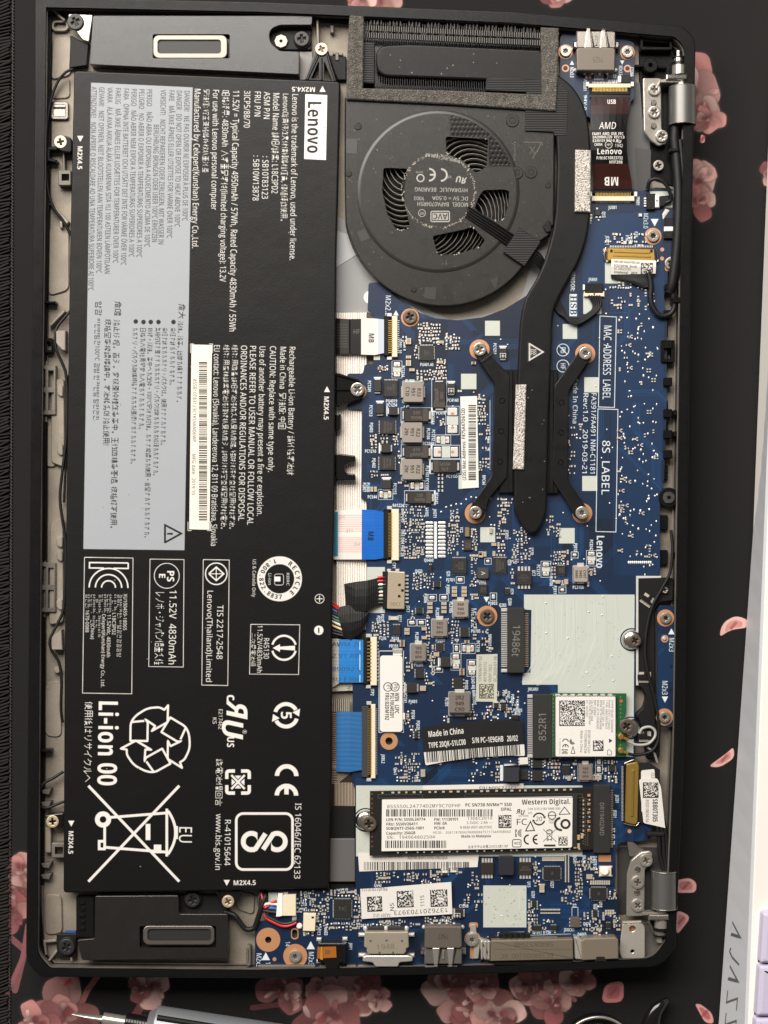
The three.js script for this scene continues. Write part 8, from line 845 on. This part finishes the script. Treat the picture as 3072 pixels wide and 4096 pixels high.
// ---------------------------------------------------------------- keyboard at the right edge
{
  const t = thing('keyboard', 'cream white keyboard with lilac keys lying at the right edge', 'keyboard', [3060, 2700, 0]);
  const g0 = (v) => 3066 - (v - 1364) * 0.0699, g1 = (v) => 3051 - (v - 2240) * 0.0393, far = 4600;   // foot and top edge of the slanted left side
  put(t, 'case', plate([[g1(-300) + 14, -300], [far, -300], [far, 4700], [g1(4700) + 14, 4700]], 1.2, 21.5, { bev: 0.3, seg: 2 }), M([0.80, 0.765, 0.715], 0.5));
  // side wall panel with the printed letters
  const A = new Art(0, 0, 5000, 250, 0.4, '#c4c6c9'), L = (p, w = 9) => A.poly(p.map(([v, f]) => [v + 300, (1 - f) * 250]), null, '#5b5c5f', w);
  for (const v of [3688, 3865]) { L([[v, 0.29], [v + 62, 0.67], [v + 52, 0.25]]); L([[v + 50, 0.27], [v + 60, 0.62]], 13); } L([[3798, 0.31], [3796, 0.27], [3806, 0.25], [3830, 0.38], [3860, 0.68]]); for (const v of [3963, 4052]) L([[v, 0.27], [v + 48, 0.25], [v + 32, 0.68], [v + 80, 0.66]]);
  const V = Array.from({ length: 41 }, (_, k) => -300 + 125 * k), foot = V.map((v) => P(g0(v), v, 1.4)), brow = V.map((v) => P(g1(v), v, 21.3)), back = V.map((v) => P(g1(v) + 18, v, 21.2)), G = new THREE.BufferGeometry(), q = [];
  for (let k = 0; k < 40; k++) { const a = k / 40, b = (k + 1) / 40; for (const [A0, B0, y0, C0, D0, y1] of [[foot[k], foot[k + 1], 0, brow[k + 1], brow[k], 1], [brow[k], brow[k + 1], 1, back[k + 1], back[k], 1]]) q.push([A0, [a, y0]], [B0, [b, y0]], [C0, [b, y1]], [A0, [a, y0]], [C0, [b, y1]], [D0, [a, y1]]); }
  G.setAttribute('position', new THREE.Float32BufferAttribute(q.flatMap(([p]) => [p.x, p.y, p.z]), 3)); G.setAttribute('uv', new THREE.Float32BufferAttribute(q.flatMap(([, w]) => w), 2)); G.computeVertexNormals();
  put(t, 'side_panel', G, M([1, 1, 1], 0.5, 0, { map: A.texture() }), null, 'grey slanted side with slim letters');
  const top = (pts, h0, h1, m, n, o) => put(t, n, plate(pts, h0, h1, o), m);
  top([[3046, 3645], [3400, 3645], [3400, 4500], [2986, 4500]], 21.5, 21.7, M([0.03, 0.028, 0.03], 0.6), 'key_well', { bev: 0.02 });
  for (let i = 0; i < 3; i++) { const v = 3652 + i * 212, u = 3054 - i * 15; put(t, 'keycap', plate(round([[u, v], [u + 330, v], [u + 330, v + 204], [u - 13, v + 204]], 14), 21.7, 26.5, { bev: 1.6, seg: 3 }), M([0.53, 0.49, 0.63], 0.42), null); }
}
// ---------------------------------------------------------------- tools at the lower edge
{
  const t = thing('screwdriver', 'silver handled screwdriver lying below the laptop, tip to the left', 'screwdriver', [700, 4060, 3]);
  const hh = 7, ax = (u, v, h = hh) => P(u, v, h), d = new V3().subVectors(ax(1000, 4170), ax(560, 4100)).normalize(); const S = sc(hh);
  const pt = (s) => ax(560, 4100).addScaledVector(d, s * S);
  put(t, 'handle', rod(pt(60), pt(900), 86 * S, 92 * S, 40), M([0.25, 0.26, 0.285], 0.45, 0.5)); put(t, 'handle_groove', rod(pt(64), pt(900), 12 * S, 12 * S, 12).translate(14 * S, 62 * S, -58 * S), mats.black); put(t, 'collar', rod(pt(30), pt(62), 56 * S, 84 * S, 36), M([0.45, 0.47, 0.5], 0.35, 0.8));
  for (let i = 0; i < 9; i++) put(t, 'grip_ring', rod(pt(-56 + i * 11), pt(-48 + i * 11), 40 * S, 40 * S, 28), mats.blackGloss); put(t, 'grip_core', rod(pt(-60), pt(44), 37 * S, 37 * S, 28), mats.black);
  put(t, 'blade', rod(pt(-60), pt(-150), 27 * S, 27 * S, 6), mats.hinge); const b = new THREE.CylinderGeometry(9 * S, 27 * S, 130 * S, 6); b.scale(1, 1, 0.55); b.applyQuaternion(new THREE.Quaternion().setFromUnitVectors(new V3(0, 1, 0), d.clone().negate())); const bp = pt(-210); b.translate(bp.x, bp.y, bp.z); put(t, 'tip', b, mats.hinge);
  const o = thing('round_dish', 'shiny black round dish with a pale rim at the bottom edge', 'dish', [2394, 4220, 0]); const c = P(2394, 4215, 8); put(o, 'bowl', lathe([[0, 1], [9, 0.2], [12, 3], [12.3, 6.5], [11.9, 8], [11.4, 7.6], [10, 5], [0, 4]].map(([r, h]) => [r, h]), 48).translate(c.x, 0, c.z), mats.blackGloss); put(o, 'rim', new THREE.TorusGeometry(11.9 * mm, 0.45 * mm, 10, 60).rotateX(Math.PI / 2).translate(c.x, 7.9 * mm, c.z), mats.hinge); put(o, 'inner_disc', cyl(2394, 4215, 118, 5, 5.6, 0.2, 40), M([0.3, 0.28, 0.25], 0.3, 0.6));
  const s = thing('curved_handle', 'glossy black curved handle at the lower right, behind the round dish', 'handle', [2630, 4050, 4]); const P2 = [[2676, 3996, 3.2, 10], [2650, 4016, 4.6, 26], [2624, 4044, 5, 36], [2606, 4090, 5, 40], [2592, 4150, 5, 42], [2580, 4260, 5, 42]];
  const cv = new THREE.CatmullRomCurve3(P2.map(([u, v, h]) => P(u, v, h))), g = new THREE.TubeGeometry(cv, 40, 1, 14), pp = g.attributes.position; for (let i = 0; i <= 40; i++) { const f = i / 40, ctr = cv.getPointAt(f), k = Math.min(4.999, f * 5), j = k | 0, r = (P2[j][3] + (P2[j + 1][3] - P2[j][3]) * (k - j)) * K * (i === 0 ? 0.2 : 1); for (let m = 0; m <= 14; m++) { const n = i * 15 + m, v = new V3().fromBufferAttribute(pp, n).sub(ctr).multiplyScalar(r); pp.setXYZ(n, ctr.x + v.x, ctr.y + v.y * 0.75, ctr.z + v.z); } } g.computeVertexNormals(); put(s, 'grip', g, M([0.006, 0.006, 0.006], 0.12));
}
renderer.render(scene, camera);
